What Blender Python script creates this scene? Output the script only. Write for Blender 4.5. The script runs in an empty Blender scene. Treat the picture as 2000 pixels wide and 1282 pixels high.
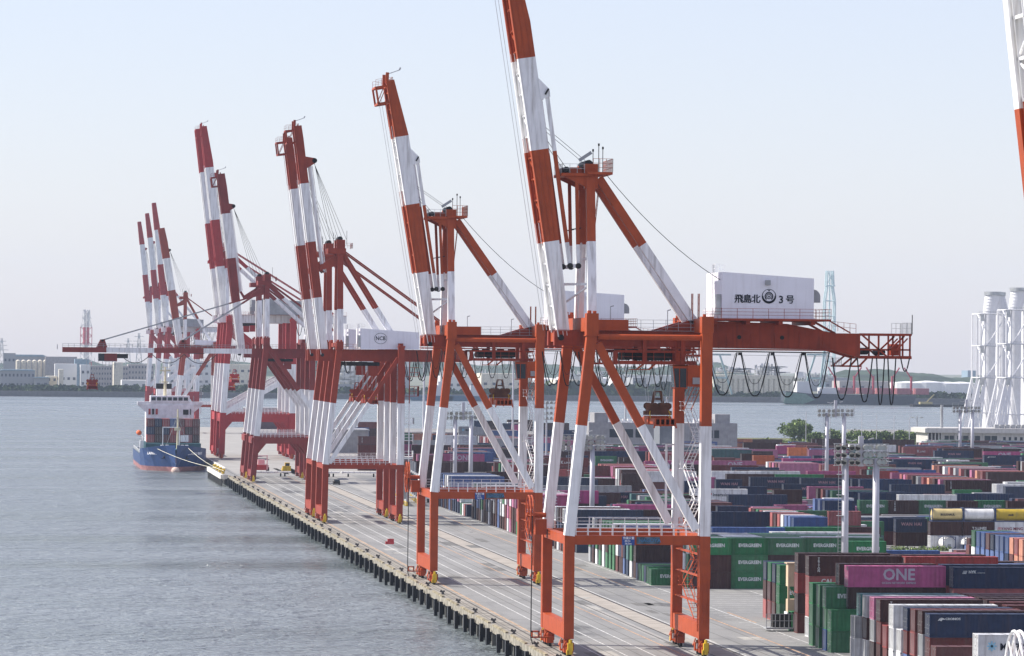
import bpy, bmesh, math, random
from mathutils import Vector, Matrix
random.seed(11)
S = bpy.context.scene
COL = S.collection

# ------------------------------------------------------------------ camera, light, exposure
CAM = Vector((-67.1, 0.0, 36.0)); FPX = 8200.0
YAW = math.atan(989.0/FPX); PITCH = 51.5/FPX; ROLL = 0.0095
_F0 = Vector((math.sin(YAW), math.cos(YAW), 0)); _R0 = Vector((math.cos(YAW), -math.sin(YAW), 0)); _U0 = Vector((0, 0, 1))
FWD = _F0*math.cos(PITCH)+_U0*math.sin(PITCH); _U = _U0*math.cos(PITCH)-_F0*math.sin(PITCH)
RGT = _R0*math.cos(ROLL)+_U*math.sin(ROLL); UPV = _U*math.cos(ROLL)-_R0*math.sin(ROLL)
cd = bpy.data.cameras.new('camera'); cam = bpy.data.objects.new('camera', cd); COL.objects.link(cam)
cd.sensor_width = 36; cd.sensor_fit = 'HORIZONTAL'; cd.lens = 36*FPX/2000; cd.clip_start = 5; cd.clip_end = 40000
m = Matrix.Identity(4)
for i in range(3):
    m[i][0] = RGT[i]; m[i][1] = UPV[i]; m[i][2] = -FWD[i]; m[i][3] = CAM[i]
cam.matrix_world = m
S.camera = cam
SUN_EL = math.radians(43); SUN_DIR = Vector((-0.965, 0.262, 0)).normalized()   # towards the sun, over the water
w = bpy.data.worlds.new("World"); S.world = w; w.use_nodes = True
nt = w.node_tree; bg = nt.nodes['Background']
sky = nt.nodes.new('ShaderNodeTexSky'); sky.sky_type = 'NISHITA'; sky.sun_disc = False
sky.sun_elevation = SUN_EL; sky.sun_rotation = math.atan2(SUN_DIR.x, SUN_DIR.y)
sky.altitude = 0; sky.air_density = 1.0; sky.dust_density = .6; sky.ozone_density = 3.0
mixs = nt.nodes.new('ShaderNodeMixRGB'); mixs.inputs[0].default_value = .56; mixs.inputs[2].default_value = (2.95, 2.6, 3.2, 1)   # milky, evenly hazy daylight
nt.links.new(sky.outputs[0], mixs.inputs[1]); nt.links.new(mixs.outputs[0], bg.inputs[0]); bg.inputs[1].default_value = 0.13
sl = bpy.data.lights.new('sun', 'SUN'); sl.energy = 4.1; sl.angle = math.radians(0.55); sl.color = (1, 0.94, 0.85)
so = bpy.data.objects.new('sun', sl); COL.objects.link(so)
sd = SUN_DIR*math.cos(SUN_EL)+Vector((0, 0, math.sin(SUN_EL)))
so.rotation_euler = sd.to_track_quat('Z', 'Y').to_euler(); so.location = (0, 0, 200)
S.view_settings.view_transform = 'Standard'; S.view_settings.look = 'None'; S.view_settings.gamma = 1
S.view_settings.exposure = 0.84; S.view_settings.use_curve_mapping = False
S.render.engine = 'CYCLES'
S.cycles.max_bounces = 6; S.cycles.diffuse_bounces = 3; S.cycles.glossy_bounces = 3; S.cycles.volume_bounces = 1
S.cycles.transparent_max_bounces = 8; S.cycles.use_denoising = True

def at(px, py, Y):
    """world point at distance Y for a place measured on the 2000 px photograph (surveying aid)"""
    v = FWD+RGT*((px-1000)/FPX)-UPV*((py-641)/FPX)
    return CAM+v*((Y-CAM.y)/v.y)

# ------------------------------------------------------------------ materials
MATS = {}
def _n(nt, t, **k):
    n = nt.nodes.new(t)
    for a, b in k.items(): setattr(n, a, b)
    return n
def mat(name, col, rough=.55, metal=0, var=.12, scale=.6, streak=0, rust=0, bump=0, bscale=20, rnd=0, emit=None, stretch=(1, 1, 1), dirt=(.16, .12, .09)):
    if name in MATS: return MATS[name]
    M = bpy.data.materials.new(name); M.use_nodes = True; t = M.node_tree; b = t.nodes['Principled BSDF']
    b.inputs['Roughness'].default_value = rough; b.inputs['Specular IOR Level'].default_value = .2; b.inputs['Metallic'].default_value = metal
    tc = _n(t, 'ShaderNodeTexCoord'); mp = _n(t, 'ShaderNodeMapping'); mp.inputs['Scale'].default_value = stretch
    t.links.new(tc.outputs['Object'], mp.inputs[0])
    nz = _n(t, 'ShaderNodeTexNoise'); nz.inputs['Scale'].default_value = scale; nz.inputs['Detail'].default_value = 5
    t.links.new(mp.outputs[0], nz.inputs['Vector'])
    hs = _n(t, 'ShaderNodeMixRGB'); c = Vector(col)
    hs.inputs[1].default_value = (*(c*(1-var)), 1); hs.inputs[2].default_value = (*[min(1, x) for x in c*(1+var)], 1)
    cr = _n(t, 'ShaderNodeValToRGB'); cr.color_ramp.elements[0].position = .35; cr.color_ramp.elements[1].position = .65
    t.links.new(nz.outputs[0], cr.inputs[0]); t.links.new(cr.outputs[0], hs.inputs[0]); out = hs.outputs[0]
    if streak or rust:
        m2 = _n(t, 'ShaderNodeMapping'); m2.inputs['Scale'].default_value = (1.6, 1.6, .12); t.links.new(tc.outputs['Object'], m2.inputs[0])
        n2 = _n(t, 'ShaderNodeTexNoise'); n2.inputs['Scale'].default_value = 1.3; n2.inputs['Detail'].default_value = 6; t.links.new(m2.outputs[0], n2.inputs['Vector'])
        r2 = _n(t, 'ShaderNodeValToRGB'); r2.color_ramp.elements[0].position = .49; r2.color_ramp.elements[1].position = .70
        t.links.new(n2.outputs[0], r2.inputs[0])
        mu = _n(t, 'ShaderNodeMath', operation='MULTIPLY'); mu.inputs[1].default_value = max(streak, rust); t.links.new(r2.outputs[0], mu.inputs[0])
        mx = _n(t, 'ShaderNodeMixRGB'); mx.inputs[2].default_value = (.2, .075, .03, 1) if rust else (*dirt, 1)
        t.links.new(mu.outputs[0], mx.inputs[0]); t.links.new(out, mx.inputs[1]); out = mx.outputs[0]
    if rnd:                                                           # each object its own fading
        oi = _n(t, 'ShaderNodeObjectInfo'); hv = _n(t, 'ShaderNodeHueSaturation'); mr = _n(t, 'ShaderNodeMapRange'); mr.inputs[3].default_value = 1-rnd; mr.inputs[4].default_value = 1+rnd
        t.links.new(oi.outputs['Random'], mr.inputs[0]); t.links.new(mr.outputs[0], hv.inputs['Value']); m4 = _n(t, 'ShaderNodeMapRange'); m4.inputs[3].default_value = 1.0; m4.inputs[4].default_value = .7
        ml = _n(t, 'ShaderNodeMath', operation='FRACT'); mk = _n(t, 'ShaderNodeMath', operation='MULTIPLY'); mk.inputs[1].default_value = 7.3; t.links.new(oi.outputs['Random'], mk.inputs[0]); t.links.new(mk.outputs[0], ml.inputs[0]); t.links.new(ml.outputs[0], m4.inputs[0]); t.links.new(m4.outputs[0], hv.inputs['Saturation'])
        t.links.new(out, hv.inputs['Color']); out = hv.outputs[0]
    t.links.new(out, b.inputs['Base Color'])
    if bump:
        n3 = _n(t, 'ShaderNodeTexNoise'); n3.inputs['Scale'].default_value = bscale; n3.inputs['Detail'].default_value = 4; t.links.new(mp.outputs[0], n3.inputs['Vector'])
        bp = _n(t, 'ShaderNodeBump'); bp.inputs['Strength'].default_value = bump; bp.inputs['Distance'].default_value = .1
        t.links.new(n3.outputs[0], bp.inputs['Height']); t.links.new(bp.outputs[0], b.inputs['Normal'])
    MATS[name] = M; return M

WHITE = mat('white_paint', (.82, .82, .82), .5, streak=.42, var=.04)
ORANGE = mat('orange_crane_paint', (.385, .066, .016), .5, var=.10, streak=.22, dirt=(.12, .035, .02))
ORUP = mat('dark_orange_crane_paint', (.30, .042, .016), .5, var=.12, streak=.35, dirt=(.05, .02, .015))  # darker, dark-streaked orange for girders, rear truss, machine deck and trolley
REDB = mat('brick_red_crane_paint', (.30, .042, .018), .5, var=.10, streak=.2, dirt=(.09, .02, .015))
DRED = mat('dark_red_crane_paint', (.235, .034, .028), .5, var=.10, streak=.15)
RED = mat('red_crane_paint', (.38, .033, .033), .5, var=.08, streak=.15)
GREYP = mat('grey_paint', (.33, .34, .35), .5, streak=.2)
DARK = mat('dark_grease', (.02, .018, .016), .6, var=.4)
GALV = mat('galvanised_steel', (.45, .46, .46), .4, .6, var=.15)
YEL = mat('yellow_paint', (.62, .42, .03), .5, var=.25, rust=.4)
GLASS = mat('dark_glass', (.03, .04, .05), .08, var=.1)
BLACK = mat('black_rubber', (.012, .012, .013), .6)
INK = mat('black_lettering', (.015, .018, .03), .5)
RUSTY = mat('rusty_steel', (.16, .07, .04), .7, var=.35)
BLUEP = mat('blue_sign_paint', (.03, .08, .28), .4)
HOUSEW = mat('house_white', (.80, .80, .85), .5, streak=.10, var=.02)
CONC = mat('concrete', (.33, .32, .30), .85, var=.14, scale=.35, streak=.3, bump=.15)

# ------------------------------------------------------------------ mesh builder
class MB:
    def __init__(s): s.v = []; s.f = []; s.m = []; s.mats = []; s.cur = 0
    def mat(s, M):
        if M not in s.mats: s.mats.append(M)
        s.cur = s.mats.index(M); return s
    def quad(s, *p):
        b = len(s.v); s.v += [tuple(q) for q in p]; s.f.append(tuple(range(b, b+len(p)))); s.m.append(s.cur); return s
    def box(s, x0, x1, y0, y1, z0, z1):
        b = len(s.v)
        s.v += [(x0, y0, z0), (x1, y0, z0), (x1, y1, z0), (x0, y1, z0), (x0, y0, z1), (x1, y0, z1), (x1, y1, z1), (x0, y1, z1)]
        for q in ((0, 3, 2, 1), (4, 5, 6, 7), (0, 1, 5, 4), (1, 2, 6, 5), (2, 3, 7, 6), (3, 0, 4, 7)):
            s.f.append(tuple(b+i for i in q)); s.m.append(s.cur)
        return s
    def beam(s, a, b, w, h=None, up=None, w2=None, h2=None):
        """box section from a to b; w across, h along up"""
        h = h or w; w2 = w2 or w; h2 = h2 or h
        a = Vector(a); b = Vector(b); d = (b-a).normalized()
        up = Vector(up) if up else (Vector((0, 0, 1)) if abs(d.z) < .9 else Vector((1, 0, 0)))
        x = d.cross(up).normalized(); u = x.cross(d).normalized(); i = len(s.v)
        for p, ww, hh in ((a, w, h), (b, w2, h2)):
            for sx, su in ((-1, -1), (1, -1), (1, 1), (-1, 1)): s.v.append(tuple(p+x*(sx*ww/2)+u*(su*hh/2)))
        for q in ((0, 1, 2, 3), (7, 6, 5, 4), (0, 4, 5, 1), (1, 5, 6, 2), (2, 6, 7, 3), (3, 7, 4, 0)):
            s.f.append(tuple(i+k for k in q)); s.m.append(s.cur)
        return s
    def tube(s, pts, r, n=6, cap=True, r2=None):
        pts = [Vector(p) for p in pts]; base = len(s.v); k = len(pts)
        for i, p in enumerate(pts):
            d = (pts[min(i+1, k-1)]-pts[max(i-1, 0)]).normalized()
            up = Vector((0, 0, 1)) if abs(d.z) < .95 else Vector((1, 0, 0))
            x = d.cross(up).normalized(); y = d.cross(x)
            rr = r if r2 is None else r+(r2-r)*i/(k-1)
            for j in range(n):
                a = 2*math.pi*j/n; s.v.append(tuple(p+x*(rr*math.cos(a))+y*(rr*math.sin(a))))
        for i in range(k-1):
            for j in range(n):
                a = base+i*n+j; b = base+i*n+(j+1) % n
                s.f.append((a, b, b+n, a+n)); s.m.append(s.cur)
        if cap:
            s.f.append(tuple(base+j for j in reversed(range(n)))); s.m.append(s.cur)
            s.f.append(tuple(base+(k-1)*n+j for j in range(n))); s.m.append(s.cur)
        return s
    def prism(s, prof, y0, y1, axis='y'):
        """closed profile [(a,z)...] extruded: axis y -> a is x; axis x -> a is y; axis z -> (x,y) profile"""
        n = len(prof); b = len(s.v)
        for t in (y0, y1):
            for a, z in prof:
                s.v.append((a, t, z) if axis == 'y' else (t, a, z) if axis == 'x' else (a, z, t))
        s.f.append(tuple(b+i for i in range(n))); s.m.append(s.cur)
        s.f.append(tuple(b+n+i for i in reversed(range(n)))); s.m.append(s.cur)
        for i in range(n):
            j = (i+1) % n; s.f.append((b+i, b+n+i, b+n+j, b+j)); s.m.append(s.cur)
        return s
    def rail(s, pts, h=1.05, step=2.0, r=.05, rails=2):
        for a, b in zip(pts, pts[1:]):
            a = Vector(a); b = Vector(b); L = (b-a).length; n = max(1, round(L/step))
            for i in range(n+1):
                p = a+(b-a)*(i/n); s.beam(p, p+Vector((0, 0, h)), r)
            for k in range(1, rails+1):
                o = Vector((0, 0, h*k/rails)); s.beam(a+o, b+o, r*.8)
        return s
    def ladder(s, a, b, wd=.5, across=(0, 1, 0), step=.6, r=.05):
        a = Vector(a); b = Vector(b); x = Vector(across).normalized()*(wd/2)
        s.beam(a-x, b-x, r); s.beam(a+x, b+x, r); n = int((b-a).length/step)
        for i in range(n):
            p = a+(b-a)*((i+.5)/n); s.beam(p-x, p+x, r*.7)
        return s
    def build(s, name, parent=None, smooth=False, mesh_name=None):
        me = bpy.data.meshes.new(mesh_name or name); me.from_pydata(s.v, [], s.f)
        for M in s.mats: me.materials.append(M)
        if len(s.mats) > 1: me.polygons.foreach_set('material_index', s.m)
        bm = bmesh.new(); bm.from_mesh(me); bmesh.ops.recalc_face_normals(bm, faces=bm.faces); bm.to_mesh(me); bm.free()
        if smooth: me.polygons.foreach_set('use_smooth', [True]*len(me.polygons))
        o = bpy.data.objects.new(name, me); COL.objects.link(o); o.parent = parent; return o

def empty(name, loc=(0, 0, 0), rz=0):
    o = bpy.data.objects.new(name, None); COL.objects.link(o); o.location = loc; o.rotation_euler[2] = rz
    o.empty_display_size = .5; return o
def tag(o, label=None, cat=None, group=None, kind=None):
    if label: o['label'] = label
    if cat: o['category'] = cat
    if group: o['group'] = group
    if kind: o['kind'] = kind
    return o
_tx = {}
def text_mesh(body, size=1.0, ext=.01, bold=0.0, sx=1.0, align='LEFT', space=1.0, vertical=False):
    key = (body, size, ext, bold, sx, align, space)
    if key in _tx: return _tx[key]
    c = bpy.data.curves.new('lettering', 'FONT'); c.body = body; c.size = size; c.extrude = ext; c.offset = bold
    c.align_x = align; c.align_y = 'CENTER'; c.resolution_u = 2; c.space_character = space; c.space_line = .95
    o = bpy.data.objects.new('lettering', c); COL.objects.link(o)
    dg = bpy.context.evaluated_depsgraph_get(); me = bpy.data.meshes.new_from_object(o.evaluated_get(dg))
    bpy.data.objects.remove(o); 
    if sx != 1: me.transform(Matrix.Scale(sx, 4, (1, 0, 0)))
    me.transform(Matrix.Rotation(math.pi/2, 4, 'X'))        # stand up, facing -Y
    _tx[key] = me; return me
def put_text(body, parent, loc, size, M, name='lettering', **k):
    me = text_mesh(body, size, **k)
    o = bpy.data.objects.new(name, me); COL.objects.link(o); o.parent = parent; o.location = loc
    if not me.materials: me.materials.append(None)
    o.material_slots[0].link = 'OBJECT'; o.material_slots[0].material = M
    return o
# ------------------------------------------------------------------ setting: water, land, apron
def water_mat():
    M = bpy.data.materials.new('harbour_water'); M.use_nodes = True; t = M.node_tree; b = t.nodes['Principled BSDF']
    b.inputs['Roughness'].default_value = .16; b.inputs['IOR'].default_value = 1.33
    tc = _n(t, 'ShaderNodeTexCoord')
    big = _n(t, 'ShaderNodeTexNoise'); big.inputs['Scale'].default_value = .012; big.inputs['Detail'].default_value = 6
    mb = _n(t, 'ShaderNodeMapping'); mb.inputs['Scale'].default_value = (.22, 1.6, 1); mb.inputs['Rotation'].default_value = (0, 0, .12)
    t.links.new(tc.outputs['Object'], mb.inputs[0]); t.links.new(mb.outputs[0], big.inputs['Vector'])
    mix = _n(t, 'ShaderNodeMixRGB'); mix.inputs[1].default_value = (.095, .118, .115, 1); mix.inputs[2].default_value = (.185, .21, .22, 1)
    r = _n(t, 'ShaderNodeValToRGB'); r.color_ramp.elements[0].position = .38; r.color_ramp.elements[1].position = .60
    t.links.new(big.outputs[0], r.inputs[0]); t.links.new(r.outputs[0], mix.inputs[0]); t.links.new(mix.outputs[0], b.inputs['Base Color'])
    rr = _n(t, 'ShaderNodeMapRange'); rr.inputs[3].default_value = .16; rr.inputs[4].default_value = .3
    t.links.new(r.outputs[0], rr.inputs[0]); t.links.new(rr.outputs[0], b.inputs['Roughness'])
    prev = None
    for sc, dist, strg in ((.12, 1.5, .9), (.42, .75, 1), (1.3, .36, 1)):
        mp = _n(t, 'ShaderNodeMapping'); mp.inputs['Scale'].default_value = (sc*.8, sc*1.15, sc); mp.inputs['Rotation'].default_value = (0, 0, .5*sc)
        t.links.new(tc.outputs['Object'], mp.inputs[0])
        n = _n(t, 'ShaderNodeTexNoise'); n.inputs['Scale'].default_value = 1; n.inputs['Detail'].default_value = 3; n.inputs['Distortion'].default_value = .6
        t.links.new(mp.outputs[0], n.inputs['Vector'])
        bp = _n(t, 'ShaderNodeBump'); bp.inputs['Strength'].default_value = strg; bp.inputs['Distance'].default_value = dist*2
        t.links.new(n.outputs[0], bp.inputs['Height'])
        if prev: t.links.new(prev.outputs[0], bp.inputs['Normal'])
        prev = bp
    t.links.new(prev.outputs[0], b.inputs['Normal'])
    return M
mb = MB().mat(water_mat()); WZ = -3.0
mb.quad((-3500, -300, WZ), (3500, -300, WZ), (3500, 9500, WZ), (-3500, 9500, WZ))
tag(mb.build('water'), kind='structure')

def asphalt():
    M = bpy.data.materials.new('apron_asphalt'); M.use_nodes = True; t = M.node_tree; b = t.nodes['Principled BSDF']
    b.inputs['Roughness'].default_value = .8
    tc = _n(t, 'ShaderNodeTexCoord')
    def noise(sc, det, st=(1, 1, 1)):
        mp = _n(t, 'ShaderNodeMapping'); mp.inputs['Scale'].default_value = st; t.links.new(tc.outputs['Object'], mp.inputs[0])
        n = _n(t, 'ShaderNodeTexNoise'); n.inputs['Scale'].default_value = sc; n.inputs['Detail'].default_value = det; n.inputs['Roughness'].default_value = .6
        t.links.new(mp.outputs[0], n.inputs['Vector']); return n
    def ramp(n, a, c):
        r = _n(t, 'ShaderNodeValToRGB'); r.color_ramp.elements[0].position = a; r.color_ramp.elements[1].position = c; t.links.new(n.outputs[0], r.inputs[0]); return r
    def mix(f, c1, c2, k=1):
        m_ = _n(t, 'ShaderNodeMixRGB'); mu = _n(t, 'ShaderNodeMath', operation='MULTIPLY'); mu.inputs[1].default_value = k
        t.links.new(f, mu.inputs[0]); t.links.new(mu.outputs[0], m_.inputs[0])
        if isinstance(c1, tuple): m_.inputs[1].default_value = c1
        else: t.links.new(c1, m_.inputs[1])
        m_.inputs[2].default_value = c2; return m_.outputs[0]
    c = mix(ramp(noise(.03, 6), .35, .65).outputs[0], (.185, .184, .174, 1), (.235, .232, .22, 1))
    c = mix(ramp(noise(.5, 6, (.5, .06, 1)), .5, .7).outputs[0], c, (.13, .13, .128, 1), .8)      # tyre-worn streaks along the quay
    c = mix(ramp(noise(.09, 7, (.7, .16, 1)), .60, .64).outputs[0], c, (.035, .035, .037, 1), .8)       # oil and wet patches
    c = mix(ramp(noise(3, 3), .4, .8).outputs[0], c, (.26, .257, .25, 1), .3)
    t.links.new(c, b.inputs['Base Color'])
    return M
ASPH = asphalt()
BEIGE = mat('rail_bed_concrete', (.33, .30, .26), .85, var=.12, scale=.3, streak=0)
PALEC = mat('pale_apron_concrete', (.30, .29, .27), .85, var=.1, scale=.12)
LW = mat('white_line_paint', (.52, .52, .50), .7, var=.4, scale=1.2); LO = mat('orange_line_paint', (.50, .30, .17), .7, var=.35, scale=1)
OLDC = mat('weathered_quay_concrete', (.27, .25, .205), .9, var=.35, scale=.9, bump=.4, bscale=3)
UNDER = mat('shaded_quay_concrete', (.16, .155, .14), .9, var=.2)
# the land sheet
mb = MB().mat(ASPH)
mb.box(-2.2, 1200, 80, 1217, -.6, 0); mb.box(-4.2, 1200, 1217, 1300, -.6, 0); mb.box(1.0, 200, 1300, 2005, -.6, 0); mb.box(200, 352, 1300, 1835, -.6, 0); mb.box(352, 1200, 1300, 2070, -.6, 0)
tag(mb.build('ground'), kind='structure')
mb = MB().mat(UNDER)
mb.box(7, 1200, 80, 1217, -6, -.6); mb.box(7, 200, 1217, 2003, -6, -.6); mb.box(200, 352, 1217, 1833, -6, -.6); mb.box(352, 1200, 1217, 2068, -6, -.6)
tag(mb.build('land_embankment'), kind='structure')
def sheet(name, M, rects, z=.006):
    mb = MB().mat(M)
    for x0, x1, y0, y1 in rects: mb.quad((x0, y0, z), (x1, y0, z), (x1, y1, z), (x0, y1, z))
    return tag(mb.build(name), kind='structure')
sheet('crane_rail_strip', BEIGE, [(17.9, 21.2, 300, 1300)])
sheet('waterside_rail_strip', mat('stained_rail_concrete', (.26, .24, .205), .9, var=.25, scale=.25), [(-2.0, 1.2, 300, 1217)])
sheet('crane_rail_strip', PALEC, [(15.4, 16.7, 300, 1300)])
sheet('pale_apron', PALEC, [(1, 60, 1240, 2000), (26, 34, 1020, 1240)])
RAILB = mat('rail_groove', (.05, .045, .04), .6)
sheet('rail_groove', RAILB, [(-.12, .12, 300, 1300), (15.9, 16.1, 300, 1300), (17.75, 18.0, 300, 1300), (21.1, 21.45, 300, 1300), (-1.0, -.9, 300, 1217), (-1.55, -1.45, 300, 1217)], .012)
ln = [(x-.09, x+.09, 300, 1217) for x in (4.0, 7.2, 10.6)]
ln += [(2, 26, 514.8, 515.0), (-1, 14, 839, 839.25)]
ln += [(21.6, 21.8, 300, 1217)]
# painted stacking bays in the cross aisle and the dashes beside the first stacks
for k in range(11): ln.append((34.5, 88, 583+k*5.1, 583.22+k*5.1))
for k in range(3): ln.append((46.7+12.55*k, 46.9+12.55*k, 583, 636))
for k in range(96):
    y = 430+k*5.2
    ln.append((31.7, 33.3, y, y+.35))
ln.append((33.5, 33.68, 424, 960))
sheet('painted_line', LW, ln, .018)
sheet('painted_line', LO, [(.72, .9, 300, 1217), (14.2, 14.36, 300, 1217), (29.3, 29.5, 424, 960), (34, 34.2, 560, 583)], .018)

JT = mat('paving_joint_filler', (.11, .108, .10), .9)
sheet('paving_joint', JT, [(1.2, 33, 300+k*19.0, 300.14+k*19.0) for k in range(49)]+[(x-.05, x+.05, 300, 1217) for x in (5.6, 9.0, 12.4, 24.6, 28.0)], .012)
PT = mat('asphalt_repair_patch', (.15, .148, .14), .9, var=.2)
rp = random.Random(21)
sheet('repair_patch', PT, [(a, a+rp.uniform(.8, 3.5), b, b+rp.uniform(3, 16)) for a, b in [(rp.uniform(2, 29), rp.uniform(430, 1150)) for _ in range(34)]], .009)
sheet('repair_patch', mat('pale_repair_patch', (.34, .33, .30), .9, var=.15), [(a, a+rp.uniform(.8, 3), b, b+rp.uniform(3, 12)) for a, b in [(rp.uniform(2, 29), rp.uniform(430, 1150)) for _ in range(18)]], .010)

# quay edge: fascia beam, cap, fenders, piles
q = empty('quay_edge'); tag(q, kind='structure')
mb = MB().mat(OLDC)
for k in range(46):
    y0 = 300+k*20.0; y1 = min(y0+19.86, 1216.9); mb.box(-2.75, -2.2, y0, y1, -.85, .02)
mb.build('fascia_beam', q)
mb = MB().mat(mat('kerb_paint_worn', (.27, .235, .16), .9, var=.5, scale=.8))
for k in range(185):
    y0 = 300+k*4.95
    if k % 4 != 3: mb.box(-2.72, -2.35, y0, y0+4.7, .02, .24)
mb.build('kerb', q)
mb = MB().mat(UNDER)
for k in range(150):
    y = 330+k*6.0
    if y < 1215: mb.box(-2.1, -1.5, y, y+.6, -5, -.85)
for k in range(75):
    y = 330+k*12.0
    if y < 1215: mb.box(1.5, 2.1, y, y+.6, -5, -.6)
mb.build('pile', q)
dfm = MB().mat(BLACK)
dfm.box(-.12, .38, -.55, .55, -2.75, -.35)                       # frontal panel
dfm.mat(DARK).box(.38, .62, -.38, .38, -2.2, -.9); dfm.mat(GALV).box(-.16, -.12, -.55, -.45, -2.75, -.35)
fend0 = dfm.build('fender', q); fend0.location = (-3.35, 330, 0)
FY = []
y = 330.0
while y < 1210:
    FY.append(y); y += 9.2 if len(FY) % 2 else 11.0
for i, y in enumerate(FY):
    o = fend0 if i == 0 else fend0.copy()
    if i: COL.objects.link(o)
    o.location = (-3.32+random.uniform(-.12, .05), y+random.uniform(-.5, .5), random.uniform(-.15, .1)); o.scale = (1, random.uniform(.85, 1.15), random.uniform(.9, 1.08)); o.rotation_euler = (random.uniform(-.02, .02), 0, random.uniform(-.06, .06)); o.parent = q
mb = MB().mat(mat('white_pier_concrete', (.62, .60, .55), .8, var=.1))
mb.box(-4.9, -4.2, 1217, 1300, -.9, .35); mb.box(-4.2, -2.2, 1216.4, 1217, -.9, .35); mb.box(.6, 1.0, 1300, 2005, -3.6, .1)
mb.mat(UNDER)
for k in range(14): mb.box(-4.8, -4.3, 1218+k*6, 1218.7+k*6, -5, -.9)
mb.build('pier_fascia', q)
for k, y in enumerate([492, 513.5, 536.6, 558.9, 581, 603, 625, 647, 668.5]+[668.5+22*i for i in range(1, 25)]):
    def bollard(y, two):
        mb = MB().mat(BLACK if two else mat('worn_bollard', (.09, .085, .08), .5, var=.4))
        mb.tube([(0, 0, 0), (0, 0, .1)], .32, 10); mb.tube([(0, 0, .08), (0, 0, .42)], .18, 10, r2=.15)
        mb.tube([(-.05, 0, .38), (-.36, .1, .52)], .15, 8, r2=.2); mb.tube([(.05, 0, .38), (.2, -.1, .52)], .14, 8, r2=.16)
        o = mb.build('mooring_bollard'); o.location = (-1.75, y, .02); return o
    if k == 0: b0 = bollard(y, False); o = b0
    else:
        o = b0.copy(); COL.objects.link(o); o.location = (-1.75, y, .02)
    tag(o, 'small dark mooring bollard, %s along the quay edge counting from the camera end' % 'first second third fourth fifth sixth seventh eighth ninth tenth eleventh twelfth thirteenth fourteenth fifteenth sixteenth seventeenth eighteenth nineteenth twentieth twenty-first twenty-second twenty-third twenty-fourth twenty-fifth twenty-sixth twenty-seventh twenty-eighth twenty-ninth thirtieth thirty-first thirty-second thirty-third thirty-fourth'.split()[k], 'bollard', 'mooring bollards along the quay edge')
for k, (x, y) in enumerate([(-3.6, 1228), (-3.6, 1246), (-3.6, 1262), (-3.6, 1278)]):
    if k == 0:
        mb = MB().mat(YEL); mb.tube([(0, 0, 0), (0, 0, .9)], .45, 10); mb.tube([(-.5, 0, .9), (.6, 0, 1.1)], .4, 8); yb = mb.build('yellow_bollard'); o = yb
    else: o = yb.copy(); COL.objects.link(o)
    o.location = (x, y, .35)
    tag(o, 'yellow mooring bollard on the white pier, %s from its near corner' % 'first second third fourth'.split()[k], 'bollard', 'yellow bollards on the white pier')
# ------------------------------------------------------------------ ship-to-shore cranes
def lerpz(a, b, z):
    t = (z-a[2])/(b[2]-a[2]); return tuple(a[i]+(b[i]-a[i])*t for i in range(3))
def banded(mb, a, b, w, h, breaks, mats, up=(0, 1, 0), w2=None, h2=None):
    """beam a->b cut at heights; mats has len(breaks)+1 entries from a to b"""
    lo, hi = sorted((a[2], b[2])); br = [z for z in breaks if lo < z < hi]
    rev = a[2] > b[2]
    order = sorted(br, reverse=rev)
    pts = [a]+[lerpz(a, b, z) for z in order]+[b]
    def mt(zm):
        k = sum(1 for z in breaks if zm > z); return mats[k]
    n = len(pts)-1; L = (Vector(b)-Vector(a)).length
    for p, q_ in zip(pts, pts[1:]):
        t0 = (Vector(p)-Vector(a)).length/L; t1 = (Vector(q_)-Vector(a)).length/L
        mb.mat(mt((p[2]+q_[2])/2))
        ww = lambda t: w+((w2 or w)-w)*t; hh = lambda t: h+((h2 or h)-h)*t
        mb.beam(p, q_, ww(t0), hh(t0), up, ww(t1), hh(t1))
    return mb

def bogie(root, x, y, sgn, M, endcol=YEL, wheels=True):
    """wheel set under a leg at (x,y); runs along Y"""
    mb = MB().mat(M)
    mb.box(x-.35, x+.35, y-.7, y+.7, 1.35, 2.15)
    mb.beam((x, y-2.6, 1.35), (x, y+2.6, 1.35), .55, .5, (0, 0, 1))
    for s in (-1, 1):
        mb.prism([(y+s*.6, 1.2), (y+s*2.9, 1.2), (y+s*3.0, .45), (y+s*.5, .45)], x-.42, x+.42, 'x')
        mb.box(x-.6, x-.42, y+s*1.7-.55, y+s*1.7+.25, .5, 1.5); mb.box(x+.42, x+.7, y+s*1.2-.3, y+s*1.2+.3, .7, 1.6)
        mb.tube([(x-.7, y+s*2.0, 1.1), (x-.35, y+s*2.4, 1.9)], .1, 6)
    mb.mat(RUSTY).tube([(x-.55, y, .9), (x-.55, y, 1.9)], .16, 6); mb.tube([(x+.5, y-.8, .8), (x+.5, y-.8, 1.9)], .12, 6)
    mb.mat(GALV).box(x-.75, x-.5, y-1.2, y-.8, .9, 1.5)
    o = mb.build('bogie', root)
    for dy in ((-2.5, -1.3, 1.3, 2.5) if wheels else ()):
        wb = MB().mat(DARK); wb.tube([(x-.17, y+dy, .42), (x+.17, y+dy, .42)], .41, 12); wb.build('wheel', o)
    mb = MB().mat(endcol); yy = y+sgn*3.25
    mb.tube([(x, yy, .35), (x, yy, .75)], .28, 8); mb.box(x-.3, x+.3, yy-.25, yy+.25, .75, 1.7); mb.tube([(x, yy, 1.7), (x, yy, 2.1)], .18, 8)
    mb.box(x-.45, x-.3, yy-.2, yy+.2, .3, .9)
    mb.build('rail_clamp', root)

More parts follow.
